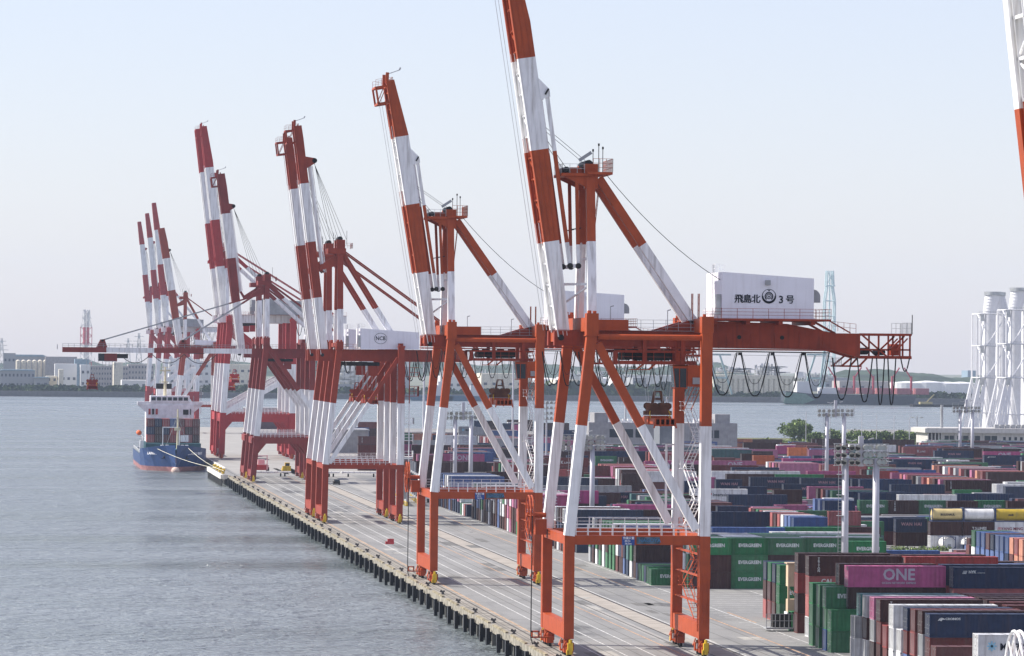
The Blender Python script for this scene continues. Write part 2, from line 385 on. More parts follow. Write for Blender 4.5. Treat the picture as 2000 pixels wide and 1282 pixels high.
def stair(mb, x, y0, y1, z0, z1, M1, M2, za, zb, w=.9):
    """zigzag stair between the landside legs"""
    n = max(1, int((z1-z0)/3.3)); dz = (z1-z0)/n; ya, yb = y0, y1
    for k in range(n):
        za_ = z0+k*dz; mb.mat(M2 if za < za_+dz/2 < zb else M1)
        a = Vector((x, ya if k % 2 == 0 else yb, za_)); b = Vector((x, yb if k % 2 == 0 else ya, za_+dz))
        for s in (-w/2, w/2): mb.beam(a+Vector((s, 0, 0)), b+Vector((s, 0, 0)), .07, .2); mb.beam(a+Vector((s, 0, 1)), b+Vector((s, 0, 1)), .05)
        for i in range(8):
            p = a+(b-a)*((i+.5)/8); mb.beam(p-Vector((w/2, 0, 0)), p+Vector((w/2, 0, 0)), .05, .22, (0, 1, 0))
        mb.box(x-w, x+w, b.y-.5, b.y+.5, b.z-.05, b.z); mb.rail([(x-w, b.y-.5, b.z), (x-w, b.y+.5, b.z), (x+w, b.y+.5, b.z)], step=.8)

def boom(root, P, yc, M, detail=True):
    """raised twin-girder boom: two banded girders, cross bracing between them, tip frame"""
    sl = P['slope']; d = Vector((-sl, 0, 1)).normalized(); n = Vector((1, 0, sl)).normalized()
    hx, hz = P['hinge']; zt = P['tip']; L = (zt-hz)/d.z; br = P['bands']; mats = P['bmats']
    w0, w1, w2 = P.get('bw', (1.35, 2.0, 1.1)); taper = P.get('taper', 9.0)
    H = Vector((hx, 0, hz)); sp = P.get('bsp', 2.9)
    def wid(s): return w0+(w1-w0)*min(1, s/(L*.5)) if s < L-taper else w1+(w2-w1)*(s-(L-taper))/taper
    ss = sorted(set([0, .6, L*.25, L*.5, L-taper, L]+[(z-hz)/d.z for z in br if hz < z < zt]))
    for ys in (yc-sp, yc+sp):
        mb = MB(); t = P.get('bt', .95)
        for a, b in zip(ss, ss[1:]):
            zm = hz+(a+b)/2*d.z; mb.mat(mats[sum(1 for z in br if zm > z)])
            pa0 = H+d*a; pb0 = H+d*b
            pr = [pa0, pa0+n*wid(a), pb0+n*wid(b), pb0]
            mb.prism([(p.x, p.z) for p in pr], ys-t/2, ys+t/2)
            for off, th in ((-.06, .16),):                      # rail flange along the underside
                q = [pa0+n*(off-.12), pa0+n*(off+.02), pb0+n*(off+.02), pb0+n*(off-.12)]
                mb.prism([(p.x, p.z) for p in q], ys-t/2-.16, ys+t/2+.16)
            for fr in (.36, .7):
                q = [pa0+n*wid(a)*fr, pa0+n*(wid(a)*fr+.06), pb0+n*(wid(b)*fr+.06), pb0+n*wid(b)*fr]
                mb.prism([(p.x, p.z) for p in q], ys-t/2-.06, ys-t/2-.003)
        # hinge lug
        mb.mat(DARK).tube([(hx+.2, ys-t/2-.15, hz-.1), (hx+.2, ys+t/2+.15, hz-.1)], .38, 10)
        mb.build('boom_girder', root)
    mb = MB(); k = 0; s = 1.2
    while s < L-1:
        zz = hz+s*d.z; mb.mat(mats[sum(1 for z in br if zz > z)])
        p = H+d*s+n*.25; mb.beam(p+Vector((0, yc-sp, 0)), p+Vector((0, yc+sp, 0)), .22, .3, tuple(n))
        if s+2.6 < L:
            q = H+d*(s+2.6)+n*.25; a, b = ((yc-sp, yc+sp) if k % 2 else (yc+sp, yc-sp))
            mb.beam(p+Vector((0, a, 0)), q+Vector((0, b, 0)), .12)
        s += 2.6; k += 1
    mb.build('boom_bracing', root)
    if P.get('plate'):
        mb = MB()
        for a, b in zip(ss, ss[1:]):
            zm = hz+(a+b)/2*d.z; mb.mat(mats[sum(1 for z in br if zm > z)]); p0 = H+d*a+n*.75; p1 = H+d*b+n*.75
            mb.prism([(p0.x, p0.z), ((p0+n*.05).x, (p0+n*.05).z), ((p1+n*.05).x, (p1+n*.05).z), (p1.x, p1.z)], yc-sp+t/2, yc+sp-t/2)
        mb.build('boom_deck_plate', root)
    if not detail: return d, n, L, H
    mb = MB().mat(P.get('walkM', mats[-1]))                        # walkway and handrail beside the near girder
    s = 1.0
    y = yc-sp-.9
    while s < L-3:
        e = min(s+2.6, L-3); zz = hz+s*d.z; mb.mat(mats[sum(1 for z in br if zz > z)])
        p = H+d*s; q = H+d*e
        mb.beam(p+Vector((0, y+1.75, 0))+n*-.35, q+Vector((0, y+1.75, 0))+n*-.35, .08); mb.beam(p+n*-.35+Vector((0, y+1.75, 0)), p+n*.05+Vector((0, y+1.75, 0)), .08)
        mb.beam(p+Vector((0, y+2.9, 0))+n*-.65, q+Vector((0, y+2.9, 0))+n*-.65, .07)
        s += 2.6
    mb.build('boom_handrail', root)
    # tip frame
    mb = MB().mat(mats[sum(1 for z in br if zt-1 > z)]); T = H+d*L
    for ys in (yc-sp, yc+sp):
        a = T-d*.8; b = T-d*3.4
        mb.beam(a+Vector((0, ys, 0)), a+n*-1.9+Vector((0, ys, 0)), .3); mb.beam(b+Vector((0, ys, 0)), b+n*-1.9+Vector((0, ys, 0)), .3)
        mb.beam(a+n*-1.9+Vector((0, ys, 0)), b+n*-1.9+Vector((0, ys, 0)), .3); mb.beam(a+n*-.2+Vector((0, ys, 0)), b+n*-1.8+Vector((0, ys, 0)), .12)
        mb.beam(T+Vector((0, ys, -.5)), T+Vector((.05, ys, 1.3)), .5, .5)
    for off in (0, -1.9):
        for sft in (.8, 3.4):
            p = T-d*sft+n*off; mb.beam(p+Vector((0, yc-sp, 0)), p+Vector((0, yc+sp, 0)), .3)
    a = T-d*.6+n*-1.9; b = T-d*.6+n*.8
    mb.rail([a+Vector((0, yc-sp, 0)), b+Vector((0, yc-sp, 0)), b+Vector((0, yc+sp, 0)), a+Vector((0, yc+sp, 0))], step=.9)
    mb.mat(GALV).beam(T+Vector((0, yc, 1.1)), T+Vector((2.2, yc, 1.9)), .12); mb.beam(T+Vector((2.2, yc, 1.9)), T+Vector((2.4, yc, 2.3)), .25)
    mb.build('boom_tip_frame', root)
    return d, n, L, H

def cable(mb, a, b, sag, r, n=10):
    a = Vector(a); b = Vector(b); pts = []
    for i in range(n+1):
        t = i/n; p = a+(b-a)*t; p.z -= sag*4*t*(1-t); pts.append(p)
    mb.tube(pts, r, 5, cap=False)
def loop_cable(mb, x0, x1, y, zt, zb, r, n=14):
    pts = []
    for i in range(n+1):
        t = i/n; u = 2*t-1; z = zb+(zt-zb)*abs(u)**2.6; x = x0+(x1-x0)*(.5+.5*(u*.85+.15*u**5)); pts.append((x, y, z))
    mb.tube(pts, r, 5, cap=False)

def machinery_house(root, x0, x1, y0, y1, z0, zn, M=HOUSEW, hood=True):
    h = MB().mat(M); z1 = zn
    h.prism([(x0, z0), (x1, z0), (x1, z1-.06*(x1-x0)), (x0, z1)], y0, y1)
    for k in range(1, 5):                                            # sheet seams
        zz = z0+(z1-z0-.9)*k/5; h.box(x0+.05, x1-.05, y0-.02, y0-.003, zz, zz+.035)
    h.box(x0-.12, x1+.12, y0-.12, y0-.025, z0-.02, z0+.12)
    o = h.build('machinery_house', root)
    d = MB().mat(GALV)
    d.box(x0-.55, x0-.02, y0+.6, y0+1.7, z0+.4, z0+2.9); d.mat(WHITE).box(x0-.05, x0-.015, y0+3, y0+4, z0+.1, z0+2.2)
    d.rail([(x0-.4, y0+2.5, z0), (x0-.4, y1, z0)], step=1.2); d.ladder((x0-.2, y0+6, z0), (x0-.2, y0+6, z1+1), .5, (0, 1, 0))
    d.rail([(x0+.1, y0+5.2, z1), (x0+.1, y0+6.8, z1), (x0+1.4, y0+6.8, z1-.1)], step=.8)
    d.build('wall_equipment', o)
    if hood:
        v = MB().mat(GREYP); pr = []
        for i in range(7):
            a = math.pi/2*i/6; pr.append((x1+.9*math.sin(a), z1-2.0-.9+.9*math.cos(a)))
        v.prism([(x1+.01, z1-3.6)]+[(x1+.01, z1-2.0)]+pr[1:]+[(x1+.9, z1-3.6)], y0+.5, y0+1.9)
        v.build('ventilation_hood', o)
    return o

def emblem(root, x, y, z, r):
    """city crest: ring with a heavy crescent foot, bud and inner rings"""
    mb = MB().mat(INK); n = 40
    def ring(cx, cz, ro, ri, a0=0, a1=2*math.pi, offz=0):
        k = 36; P_ = []
        for i in range(k):
            a = a0+(a1-a0)*i/k; b = a0+(a1-a0)*(i+1)/k
            mb.prism([(cx+ri*math.cos(a), cz+offz+ri*math.sin(a)), (cx+ro*math.cos(a), cz+ro*math.sin(a)), (cx+ro*math.cos(b), cz+ro*math.sin(b)), (cx+ri*math.cos(b), cz+offz+ri*math.sin(b))], y-.03, y-.005)
    ring(x, z, r, r*.89, offz=r*.055)
    ring(x, z, r*.985, r*.80, math.pi*1.02, math.pi*1.98, offz=r*.12)
    for s in (-1, 1): ring(x, z-.02*r, r*.60, r*.44, (math.pi*.62 if s < 0 else -math.pi*.28), (math.pi*1.28 if s < 0 else math.pi*.38))
    ring(x, z-.02*r, r*.36, r*.27); ring(x, z-.04*r, r*.13, r*.05)
    mb.prism([(x-r*.34, z+r*.60), (x-r*.12, z+r*.40), (x+r*.12, z+r*.40), (x+r*.34, z+r*.60), (x+r*.1, z+r*.53), (x, z+r*.66), (x-r*.1, z+r*.53)], y-.03, y-.005)
    mb.prism([(x-r*.18, z+r*.9), (x-.02, z+r*.68), (x+.02, z+r*.68), (x+r*.18, z+r*.9), (x+r*.05, z+r*.86), (x-r*.05, z+r*.86)], y-.03, y-.005)
    return mb.build('crest', root)

def legs_frame(root, P, M, W=WHITE):
    dy = P['dy']; g = P['g']; zb = P['wb']; xk, zk = P['knee']; xt, zt = P['top']; lt = P['lt']; cap = P['cap']
    wx, wy = P['leg']; br = list(zb); ms = [M, W, M]
    x0 = P.get('x0', 0); zs = P['sill']
    for y in (0, dy):
        mb = MB()
        banded(mb, (x0, y, zs[0]), (xk, y, zk), wy, wx, br, ms, (1, 0, 0))
        banded(mb, (xk, y, zk), (xt, y, zt), wy, wx, br, ms, (1, 0, 0))
        mb.mat(M).box(xt-wx*.6, xt+wx*.6, y-wy*.62, y+wy*.62, zt-.2, cap)
        mb.box(xt-wx*.66, xt+wx*.66, y-wy*.68, y+wy*.68, zt-.32, zt-.2)
        mb.mat(M).tube([(xt-.3, y, cap), (xt-.3, y, cap+.35)], .25, 8); mb.tube([(xt+.35, y, cap), (xt+.35, y, cap+.3)], .22, 8)
        for k in range(1, 9 if P.get('wheels', True) else 0):                       # weld seams
            zz = zs[0]+(zt-zs[0])*k/9; c_ = lerpz((x0, y, zs[0]), (xk, y, zk), zz) if zz < zk else lerpz((xk, y, zk), (xt, y, zt), zz); mb.mat(W if zb[0] < zz < zb[1] else M).box(c_[0]-wx*.52, c_[0]+wx*.52, y-wy*.52, y+wy*.52, zz, zz+.07)
        mb.build('leg', root)
        mb = MB(); banded(mb, (g, y, zs[0]), (g+.1, y, lt), wy, wx*1.05, br, ms, (1, 0, 0))
        mb.mat(M).box(g-wx*.6+.1, g+wx*.6+.1, y-wy*.6, y+wy*.6, zt+.2, lt+.15); mb.tube([(g-.2, y, lt), (g-.2, y, lt+.45)], .2, 8)
        mb.build('leg', root)
        mb = MB().mat(M); z0, z1 = P['portal']
        mb.box(x0+wx*.5, g-wx*.5, y-.45, y+.45, z0, z1)
        if P.get('knee_plate'):
            mb.prism([(x0+.6, z0-3.5), (x0+.6, z0), (x0+3.5, z0)], y-.4, y+.4); mb.prism([(g-.6, z0-3.5), (g-3.5, z0), (g-.6, z0)], y-.4, y+.4)
        mb.build('portal_beam', root)
    for x in (x0, g):
        mb = MB().mat(M); mb.box(x-.55, x+.55, wy/2, dy-wy/2, zs[0], zs[1]); mb.build('sill_beam', root)
        mb = MB().mat(M); mb.box(x-.45, x+.45, wy/2, dy-wy/2, P['portal'][0], P['portal'][1]); mb.build('tie_beam', root)
        [bogie(root, x, yy_, sg_, M, P.get("clamp", YEL), P.get("wheels", True)) for yy_, sg_ in ((1.2, -1), (dy-1.2, 1))]
    for x, zz in ((xt, zt), (g+.1, zt)):
        mb = MB().mat(M); mb.box(x-.5, x+.5, wy*.62, dy-wy*.62, zz+.25, min(cap-.3, zz+1.9)); mb.build('cross_beam', root)

def spreader(x, y, z0, z1, zr, label, M=RUSTY, M2=ORANGE, cat='container spreader'):
    root = empty('spreader', (x, y, z0)); h = z1-z0; tag(root, label, cat)
    mb = MB().mat(M); t = h
    for s in (-1, 1):                                               # A-shaped headblock frame
        mb.beam((s*.75, -.4, t*.52), (s*.33, -.2, t), .22); mb.beam((s*.75, .4, t*.52), (s*.33, .2, t), .22)
    mb.box(-.45, .45, -.3, .3, t-.15, t); mb.box(-.6, .6, -.15, .15, t*.74, t*.79)
    mb.mat(M).box(-1.35, 1.35, -.9, .9, t*.3, t*.55)
    mb.box(-1.7, -1.3, -.5, .5, t*.30, t*.42); mb.box(1.3, 1.7, -.5, .5, t*.30, t*.42)
    mb.build('headblock', root)
    for s in (-1.2, -.45, .45, 1.2):
        [MB().mat(M).tube([(s, q_-.1, t*.56), (s, q_+.1, t*.56)], .42, 12).build('sheave', root) for q_ in (-.85, .85)]
    mb = MB().mat(M2)
    mb.box(-1.25, 1.25, -6.05, 6.05, .2, .9); mb.box(-1.45, 1.45, -1.8, 1.8, .1, 1.15)
    for k in range(5): mb.box(-1.3+k*.6, -1.1+k*.6, -6.2, -6.05, .1, 1.0)
    for yy in (-6.05, 5.75): mb.box(-1.22, 1.22, yy, yy+.3, 0, .8)
    for sx in (-1.22, 1.22):
        for sy in (-6.05, 6.05): mb.beam((sx, sy, .5), (sx*1.12, sy*1.02, -.25), .18)
    mb.build('spreader_frame', root)
    mb = MB().mat(YEL)
    for s in (-1.15, 1.15): mb.tube([(s, -1.9, .9), (s*1.1, -1.95, t*.35), (s, -1.5, t*.42)], .07, 5)
    mb.build('hydraulic_hose', root)
    mb = MB().mat(GALV)
    for s in (-1.2, -.45, .45, 1.2):
        for yy in (-.85, .85): mb.beam((s, yy, t*.6), (s*1.4, yy*1.6, zr-z0), .045)
    mb.build('hoist_rope', root)
    return root

def crane_A(Y, P, label, number=None):
    M = P['M']; root = empty('quay_crane', (P.get('dx', 0), Y, 0)); tag(root, label, 'gantry crane')
    P = dict(dict(dy=20.5, g=16.35, wb=(14.4, 27.6), knee=(0.0, 14.3), top=(2.5, 38.6), lt=40.6, cap=41.0, leg=(1.2, 1.45), sill=(2.1, 4.0), portal=(13.35, 14.45)), **P)
    legs_frame(root, P, M); dy = P['dy']; g = P['g']; yc = 10.2
    for y in (0, dy):
        mb = MB(); banded(mb, (3.2, y, 37.4), (g-1.0, y, 15.2), .95, 1.0, [27.6], [WHITE, M], (1, 0, 0)); mb.build('brace', root)
        mb = MB().mat(M); mb.tube([(3.2, y, 38.2), (g-.6, y, 38.2)], .36, 10); mb.build('upper_tie_tube', root)
    for a_, b_, h_ in (((.8, -.4, 14.45), (g-.7, -.4, 14.45), 1.35), ((.8, .4, 14.45), (g-.7, .4, 14.45), 1.35), ((.8, dy-.4, 14.45), (g-.7, dy-.4, 14.45), 1.35), ((g+.6, 1, 14.45), (g+.6, dy-1, 14.45), 1.2)):
        mb = MB().mat(WHITE); mb.rail([a_, b_], h_, 1.5, .07, 3); mb.build('portal_railing', root)
    # girders
    prof = [(-1.1, 37.15), (33, 36.95), (36.6, 35.95), (36.6, 38.95), (33.5, 38.95), (27.5, 40.05), (15.6, 40.35), (11.2, 38.95), (-1.1, 38.9)]
    for ys in (yc-2.9, yc+2.9):
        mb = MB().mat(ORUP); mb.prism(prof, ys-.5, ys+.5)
        mb.box(-1.0, 33, ys-.72, ys+.72, 36.78, 36.94); mb.box(-.9, 34, ys-.58, ys-.503, 37.7, 37.78)
        mb.box(-.9, 11, ys-.6, ys+.6, 38.95, 39.03)
        for xx in range(2, 34, 3): mb.box(xx, xx+.08, ys-.57, ys-.503, 37.0, 38.9)
        mb.mat(DARK)
        for xx in (21.6, 26.9): mb.tube([(xx, ys-.56, 38.35), (xx, ys-.51, 38.35)], .26, 12)
        mb.build('main_girder', root)
    for xx in (-.8, 4, 10, 22, 29, 36.2): mb = MB().mat(M); mb.box(xx, xx+.35, yc-2.4, yc+2.4, 37.6, 38.7); mb.build('girder_cross_beam', root)
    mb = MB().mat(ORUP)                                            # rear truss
    for ys in (yc-2.9, yc+2.9):
        mb.beam((36.6, ys, 38.85), (43.1, ys, 38.85), .28); mb.beam((36.6, ys, 36.05), (43.1, ys, 36.05), .34); mb.beam((36.6, ys, 37.0), (43, ys, 37.0), .2)
        for x in (39.0, 40.2, 42.0, 42.9): mb.beam((x, ys, 36), (x, ys, 38.9), .2)
        mb.beam((36.9, ys, 38.8), (40, ys, 36.2), .2); mb.beam((40.4, ys, 37.0), (42.2, ys, 38.7), .2); mb.beam((41.2, ys, 36.9), (42.6, ys, 38.4), .16)
        mb.beam((34.4, ys, 34.95), (36.4, ys, 36.6), .22); mb.beam((36.6, ys, 34.95), (37.6, ys, 36.0), .22); mb.beam((34.2, ys, 34.95), (36.9, ys, 34.95), .2)
        mb.beam((30.8, ys, 40.4), (33.6, ys, 38.9), .26)
    for x in (36.9, 39, 41, 43): mb.beam((x, yc-2.9, 36.05), (x, yc+2.9, 36.05), .22); mb.beam((x, yc-2.9, 38.85), (x, yc+2.9, 38.85), .18)
    mb.box(36.8, 43.1, yc-2.8, yc+2.8, 36.2, 36.26); mb.box(40.6, 41.6, yc-2.6, yc-1.2, 36.3, 37.7)
    mb.mat(DARK).tube([(37.6, yc-2, 36.8), (37.6, yc+2, 36.8)], .45, 10); mb.tube([(39.6, yc-2.3, 36.7), (39.6, yc+2, 36.7)], .4, 10)
    mb.mat(GALV).rail([(33, yc-3.3, 34.9), (34.3, yc-3.3, 34.9), (34.3, yc+3.3, 34.9)], step=.9); mb.rail([(41.9, yc-3.2, 39), (43, yc-3.2, 39), (43, yc+3.2, 39), (41.9, yc+3.2, 39)], 1.3, .7)
    mb.mat(DARK).beam((43.1, yc-3.2, 38.9), (43.1, yc-3.2, 41.3), .09)
    mb.build('rear_truss', root)
    # machine deck, house
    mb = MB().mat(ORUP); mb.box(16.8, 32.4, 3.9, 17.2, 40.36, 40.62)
    for xx in (18, 22, 26, 30): mb.box(xx, xx+.5, 4.2, 17, 39.9, 40.36)
    mb.rail([(17, 4.0, 40.62), (32.4, 4.0, 40.62), (32.4, 17.1, 40.62)], 1.2, 1.85, .05, 3)
    mb.beam((32.3, 4.2, 40.4), (35, 5, 39), .14); mb.rail([(33, 6.5, 39.3), (36, 6.5, 39)], 1.1, .8)
    mb.build('machine_deck', root)
    h = machinery_house(root, 19.15, 30.45, 5.0, 16.6, 40.64, 46.25)
    mb = MB().mat(GREYP); mb.box(24.4, 25.0, 4.45, 4.98, 44.7, 45.3); mb.build('floodlight', h)
    if number:
        if 1:
            for ch, xx in zip('飛島北', (21.2, 22.25, 23.3)):
                for ox in (-.035, 0, .035): put_text(ch, h, (xx+ox, 4.965-abs(ox)*.1-ox*.01, 42.95+ox*.6), 1.12, INK, bold=0, align='CENTER')
        put_text('3', h, (26.4, 4.965, 42.92), 1.25, INK, bold=.03, align='CENTER'); put_text('号', h, (27.5, 4.965, 42.92), 1.1, INK, bold=.022, align='CENTER')
        emblem(h, 24.9, 4.98, 43.35, .88)
    # walkway with rail over the girders
    mb = MB().mat(GREYP); mb.box(3.5, 16, 5.9, 6.7, 39.0, 39.05); mb.rail([(3.2, 5.8, 39.0), (17, 5.8, 39.05)], 1.3, 1.6, .05, 3)
    mb.beam((12.6, 5.8, 39.2), (12.6, 5.8, 41.5), .08); mb.beam((12.6, 5.8, 41.5), (13, 5.8, 41.6), .12)
    mb.beam((5.6, 5.8, 39.2), (5.6, 5.8, 41.9), .08); mb.beam((5.6, 5.8, 41.9), (6, 5.8, 42), .12)
    mb.mat(M).ladder((15.8, 7.0, 40.3), (15.8, 7.0, 43.6), .9, (0, 1, 0), .7, .1); mb.ladder((16.6, 7.0, 40.3), (16.6, 7.0, 43.6), .9, (0, 1, 0), .7, .1)
    mb.box(2.9, 7.6, 4.4, 15, 39.0, 40.3)
    mb.build('girder_walkway', root)
    # masts, apex platform, backstays
    mx = P.get('mx', 3.15); mz = P.get('mz', 57.6); mbk = P.get('mbk', 49.7)
    for y0, y1 in ((4.2, 7.2), (16.6, 13.2)):
        mb = MB(); banded(mb, (mx, y0, 38.8), (mx, y1, mz), 1.05, 1.05, [mbk], [WHITE, M], (1, 0, 0)); mb.build('mast', root)
    mb = MB().mat(M)
    mb.box(mx-3.6, mx+.2, 6.4, 14, mz+.1, mz+.45); mb.prism([(mx-3.4, mz+.1), (mx+.4, mz+.1), (mx+.4, mz-1.2), (mx-.6, mz-1.2)], 6.8, 7.3); mb.prism([(mx-3.4, mz+.1), (mx+.4, mz+.1), (mx+.4, mz-1.2), (mx-.6, mz-1.2)], 13, 13.5)
    mb.box(mx-.5, mx+2.6, 6.0, 14.4, mz+.3, mz+.6); mb.box(mx-.7, mx+.9, 6.7, 8.1, mz-1.4, mz+1.6); mb.box(mx-.7, mx+.9, 12.3, 13.7, mz-1.4, mz+1.6)
    mb.box(mx-2.4, mx-.9, 8, 12, mz+.45, mz+1.2)
    mb.mat(DARK).tube([(mx-2.9, 7, mz+.9), (mx-2.9, 13, mz+.9)], .35, 10); mb.tube([(mx-.2, 7, mz+1.6), (mx-.2, 13.4, mz+1.6)], .5, 12)
    mb.mat(GALV).rail([(mx-3.5, 14, mz+.45), (mx-3.5, 6.4, mz+.45), (mx-.8, 6.4, mz+.45)], 1.1, 1.0)
    mb.mat(M).rail([(mx+.2, 6.0, mz+.6), (mx+2.6, 6.0, mz+.6), (mx+2.6, 14.4, mz+.6)], 1.6, .7, .06, 3)
    mb.mat(DARK)
    for dx_, hh in ((.3, 2.6), (1.0, 3.3), (1.5, 2.9)): mb.beam((mx+dx_, 7, mz+.6), (mx+dx_, 7, mz+.6+hh), .08); mb.box(mx+dx_-.1, mx+dx_+.1, 6.9, 7.1, mz+.5+hh, mz+.8+hh)
    mb.mat(GREYP).beam((mx-1.4, 7, mz+2.0), (mx+.1, 7, mz+3.0), .3, .4)
    mb.build('apex_platform', root)
    for y0, y1 in ((7.6, 7.4), (12.4, 12.8)):
        mb = MB(); banded(mb, (mx+1.1, y0, mz-.1), (15.9, y1, 40.4), 1.0, .95, [mbk-.2], [WHITE, M], (0, 1, 0))
        mb.mat(WHITE).tube([(15.9, y1-.6, 40.4), (15.9, y1+.6, 40.4)], .55, 12); mb.build('backstay', root)
    mb = MB().mat(M); mb.ladder((mx+.85, 10.2, 50), (mx+1.6, 10.2, mz), .9, (0, 1, 0), .5, .08); mb.mat(WHITE).ladder((mx-1.0, 10.2, 39.5), (mx-.6, 10.2, mbk), .9, (0, 1, 0), .5, .08)
    mb.mat(M).ladder((mx-1.0, 10.2, mbk), (mx-.8, 10.2, 54), .9, (0, 1, 0), .5, .08)
    mb.mat(WHITE).beam((mx-3.2, 10, 44.6), (mx+.4, 6, 44.6), .3); mb.beam((mx-3.1, 10, 42), (mx-.2, 6, 44.4), .2); mb.beam((mx-.2, 5.5, 47.7), (mx-.2, 15, 47.7), .3)
    mb.build('mast_ladder', root)
    mb = MB().mat(DARK); cable(mb, (mx+1.8, 7, mz+.5), (20, 6.5, 44.8), 1.2, .04); mb.build('boom_hoist_rope', root)
    d, n, L, H = boom(root, P, yc, M)
    # folded forestays
    s1 = (P['stayz']-P['hinge'][1])/d.z; s0 = 8.3
    for ys in (yc-3.3, yc+3.3):
        mb = MB()
        a = H+d*s1+n*2.75; b = H+d*s0+n*2.55; top = P['bands'];
        pts = [a]+[lerpz(a, b, z) for z in sorted(top, reverse=True) if b.z < z < a.z]+[b]
        for p, q_ in zip(pts, pts[1:]):
            zm = (p[2]+q_[2])/2; mb.mat(P['bmats'][sum(1 for z in top if zm > z)]); mb.beam((p[0], ys, p[2]), (q_[0], ys, q_[2]), .16, .5, tuple(n))
        mb.mat(P['bmats'][sum(1 for z in top if a.z > z)]); mb.prism([((H+d*(s1+1.8)+n*1.9).x, (H+d*(s1+1.8)+n*1.9).z), ((H+d*(s1-.9)+n*1.9).x, (H+d*(s1-.9)+n*1.9).z), ((H+d*(s1-.7)+n*3.1).x, (H+d*(s1-.7)+n*3.1).z), ((H+d*(s1+.2)+n*3.1).x, (H+d*(s1+.2)+n*3.1).z)], ys-.3, ys+.3)
        mb.mat(DARK).beam(a+Vector((-.2, ys-.35, -.4)), a+Vector((.2, ys-.35, .3)), .35, .2)
        mb.beam((b.x+.1, ys, 51.2), (b.x+1.3, ys, 51.4), .14)
        bx = Vector((b.x+1.0, ys, b.z)); banded(mb, tuple(bx), (mx-1.7, ys, mz-.2), .16, .42, [mbk-.3], [WHITE, M], (1, 0, 0))
        mb.mat(WHITE).beam((b.x, ys, b.z), tuple(bx), .3, .5, (0, 0, 1)); mb.mat(DARK)
        for xx in (b.x, bx.x): mb.tube([(xx, ys-.3, b.z), (xx, ys+.3, b.z)], .35, 10)
        mb.build('forestay', root)
    mb = MB().mat(DARK)
    for ys in (yc-2, yc+1):
        p = H+d*(s1-6)+n*2.2; mb.beam(p+Vector((0, ys, 0)), (mx-2.8, ys, mz+1.1), .06); p = H+d*(s1-4.3)+n*2.2; mb.beam(p+Vector((0, ys, 0)), (mx-.3, ys, mz+1.9), .05)
    mb.mat(GALV)
    for o_ in (() if P.get('noropes') else (-1.1, -1.5)): mb.beam(H+d*1+n*o_+Vector((0, yc-1, 0)), H+d*(L-2)+n*(o_-.1)+Vector((0, yc-1, 0)), .05)
    mb.build('boom_rope', root)
    # trolley and cabin
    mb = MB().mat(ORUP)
    for ys in (yc-3.9, yc+3.9):
        mb.beam((6.8, ys, 35.15), (16.2, ys, 35.15), .42); mb.beam((6.2, ys, 36.5), (16.2, ys, 36.5), .3)
        for x in (6.3, 9.9, 14.6): mb.beam((x, ys, 34.95), (x, ys, 38.0 if x > 7 else 36.5), .62, .5)
        mb.rail([(7, ys-.5, 35.3), (16.2, ys-.5, 35.3)], 1.1, 1.3)
        mb.beam((4.4, ys, 35.0), (6.4, ys, 35.0), .22); mb.beam((4.4, ys, 35.0), (4.4, ys, 35.6), .2)
    for x in (7, 9.9, 13, 16): mb.beam((x, yc-3.9, 35.15), (x, yc+3.9, 35.15), .4)
    mb.mat(DARK).box(7.6, 13.6, yc-2, yc+2, 35.5, 36.5); mb.box(9, 13, yc-3.2, yc-2.4, 35.4, 36.2); mb.tube([(8, yc-3, 35.9), (8, yc+3, 35.9)], .5, 10)
    for x in (7.4, 9, 11.4, 13.2, 15.4): mb.tube([(x, yc-3.3, 36.6), (x, yc+3.3, 36.6)], .25, 8)
    mb.mat(M).beam((9.8, yc-3.9, 35), (8.9, yc-3.9, 34.3), .2); mb.beam((11.2, yc-3.9, 35), (10.4, yc-3.9, 34.3), .2); mb.box(8.2, 10.6, yc-3.9, yc-2, 34.25, 34.35)
    tr = mb.build('trolley', root)
    mb = MB().mat(M); y0c, y1c = yc-5.2, yc-2.6
    mb.box(15.0, 17.0, y0c, y1c, 32.3, 34.9); mb.mat(GREYP).box(15.6, 16.6, y0c-.25, y0c-.01, 32.6, 33.4)
    mb.mat(M).box(13.2, 15.0, y0c, y0c+.12, 34.5, 34.9); mb.box(13.2, 15.0, y0c, y1c, 34.78, 34.92); mb.prism([(13.4, 32.0), (15, 32.0), (15, 32.16), (13.4, 32.16)], y0c, y1c)
    for x in (13.2, 14.0, 14.9): mb.beam((x, y0c, 34.8), (x+(.3 if x < 14 else 0), y0c, 32.1), .09)
    cb = mb.build('operator_cabin', tr)
    mb = MB().mat(GLASS); mb.prism([(13.25, 34.75), (13.55, 32.2), (14.95, 32.2), (14.95, 34.75)], y0c+.05, y1c-.05); mb.build('cabin_glass', tr)
    # festoon
    mb = MB().mat(DARK); yf = yc-4.6
    mb.beam((17.2, yf, 36.62), (32.6, yf, 36.55), .14); mb.mat(GALV).beam((17.2, yf, 36.2), (33, yf, 36.1), .05)
    mb.build('festoon_rail', root)
    for k, x in enumerate([17.6, 21.6, 25.6, 29.5]):
        mb = MB().mat(BLACK); w_ = 3.55 if k < 3 else 3.0; loop_cable(mb, x, x+w_, yf, 36.5, 31.3-.08*k, .085); loop_cable(mb, x+.15, x+w_-.15, yf+.2, 36.4, 32.8-.1*k, .035)
        mb.box(x-.3, x+.15, yf-.15, yf+.15, 36.2, 36.5); mb.build('festoon_cable', root)
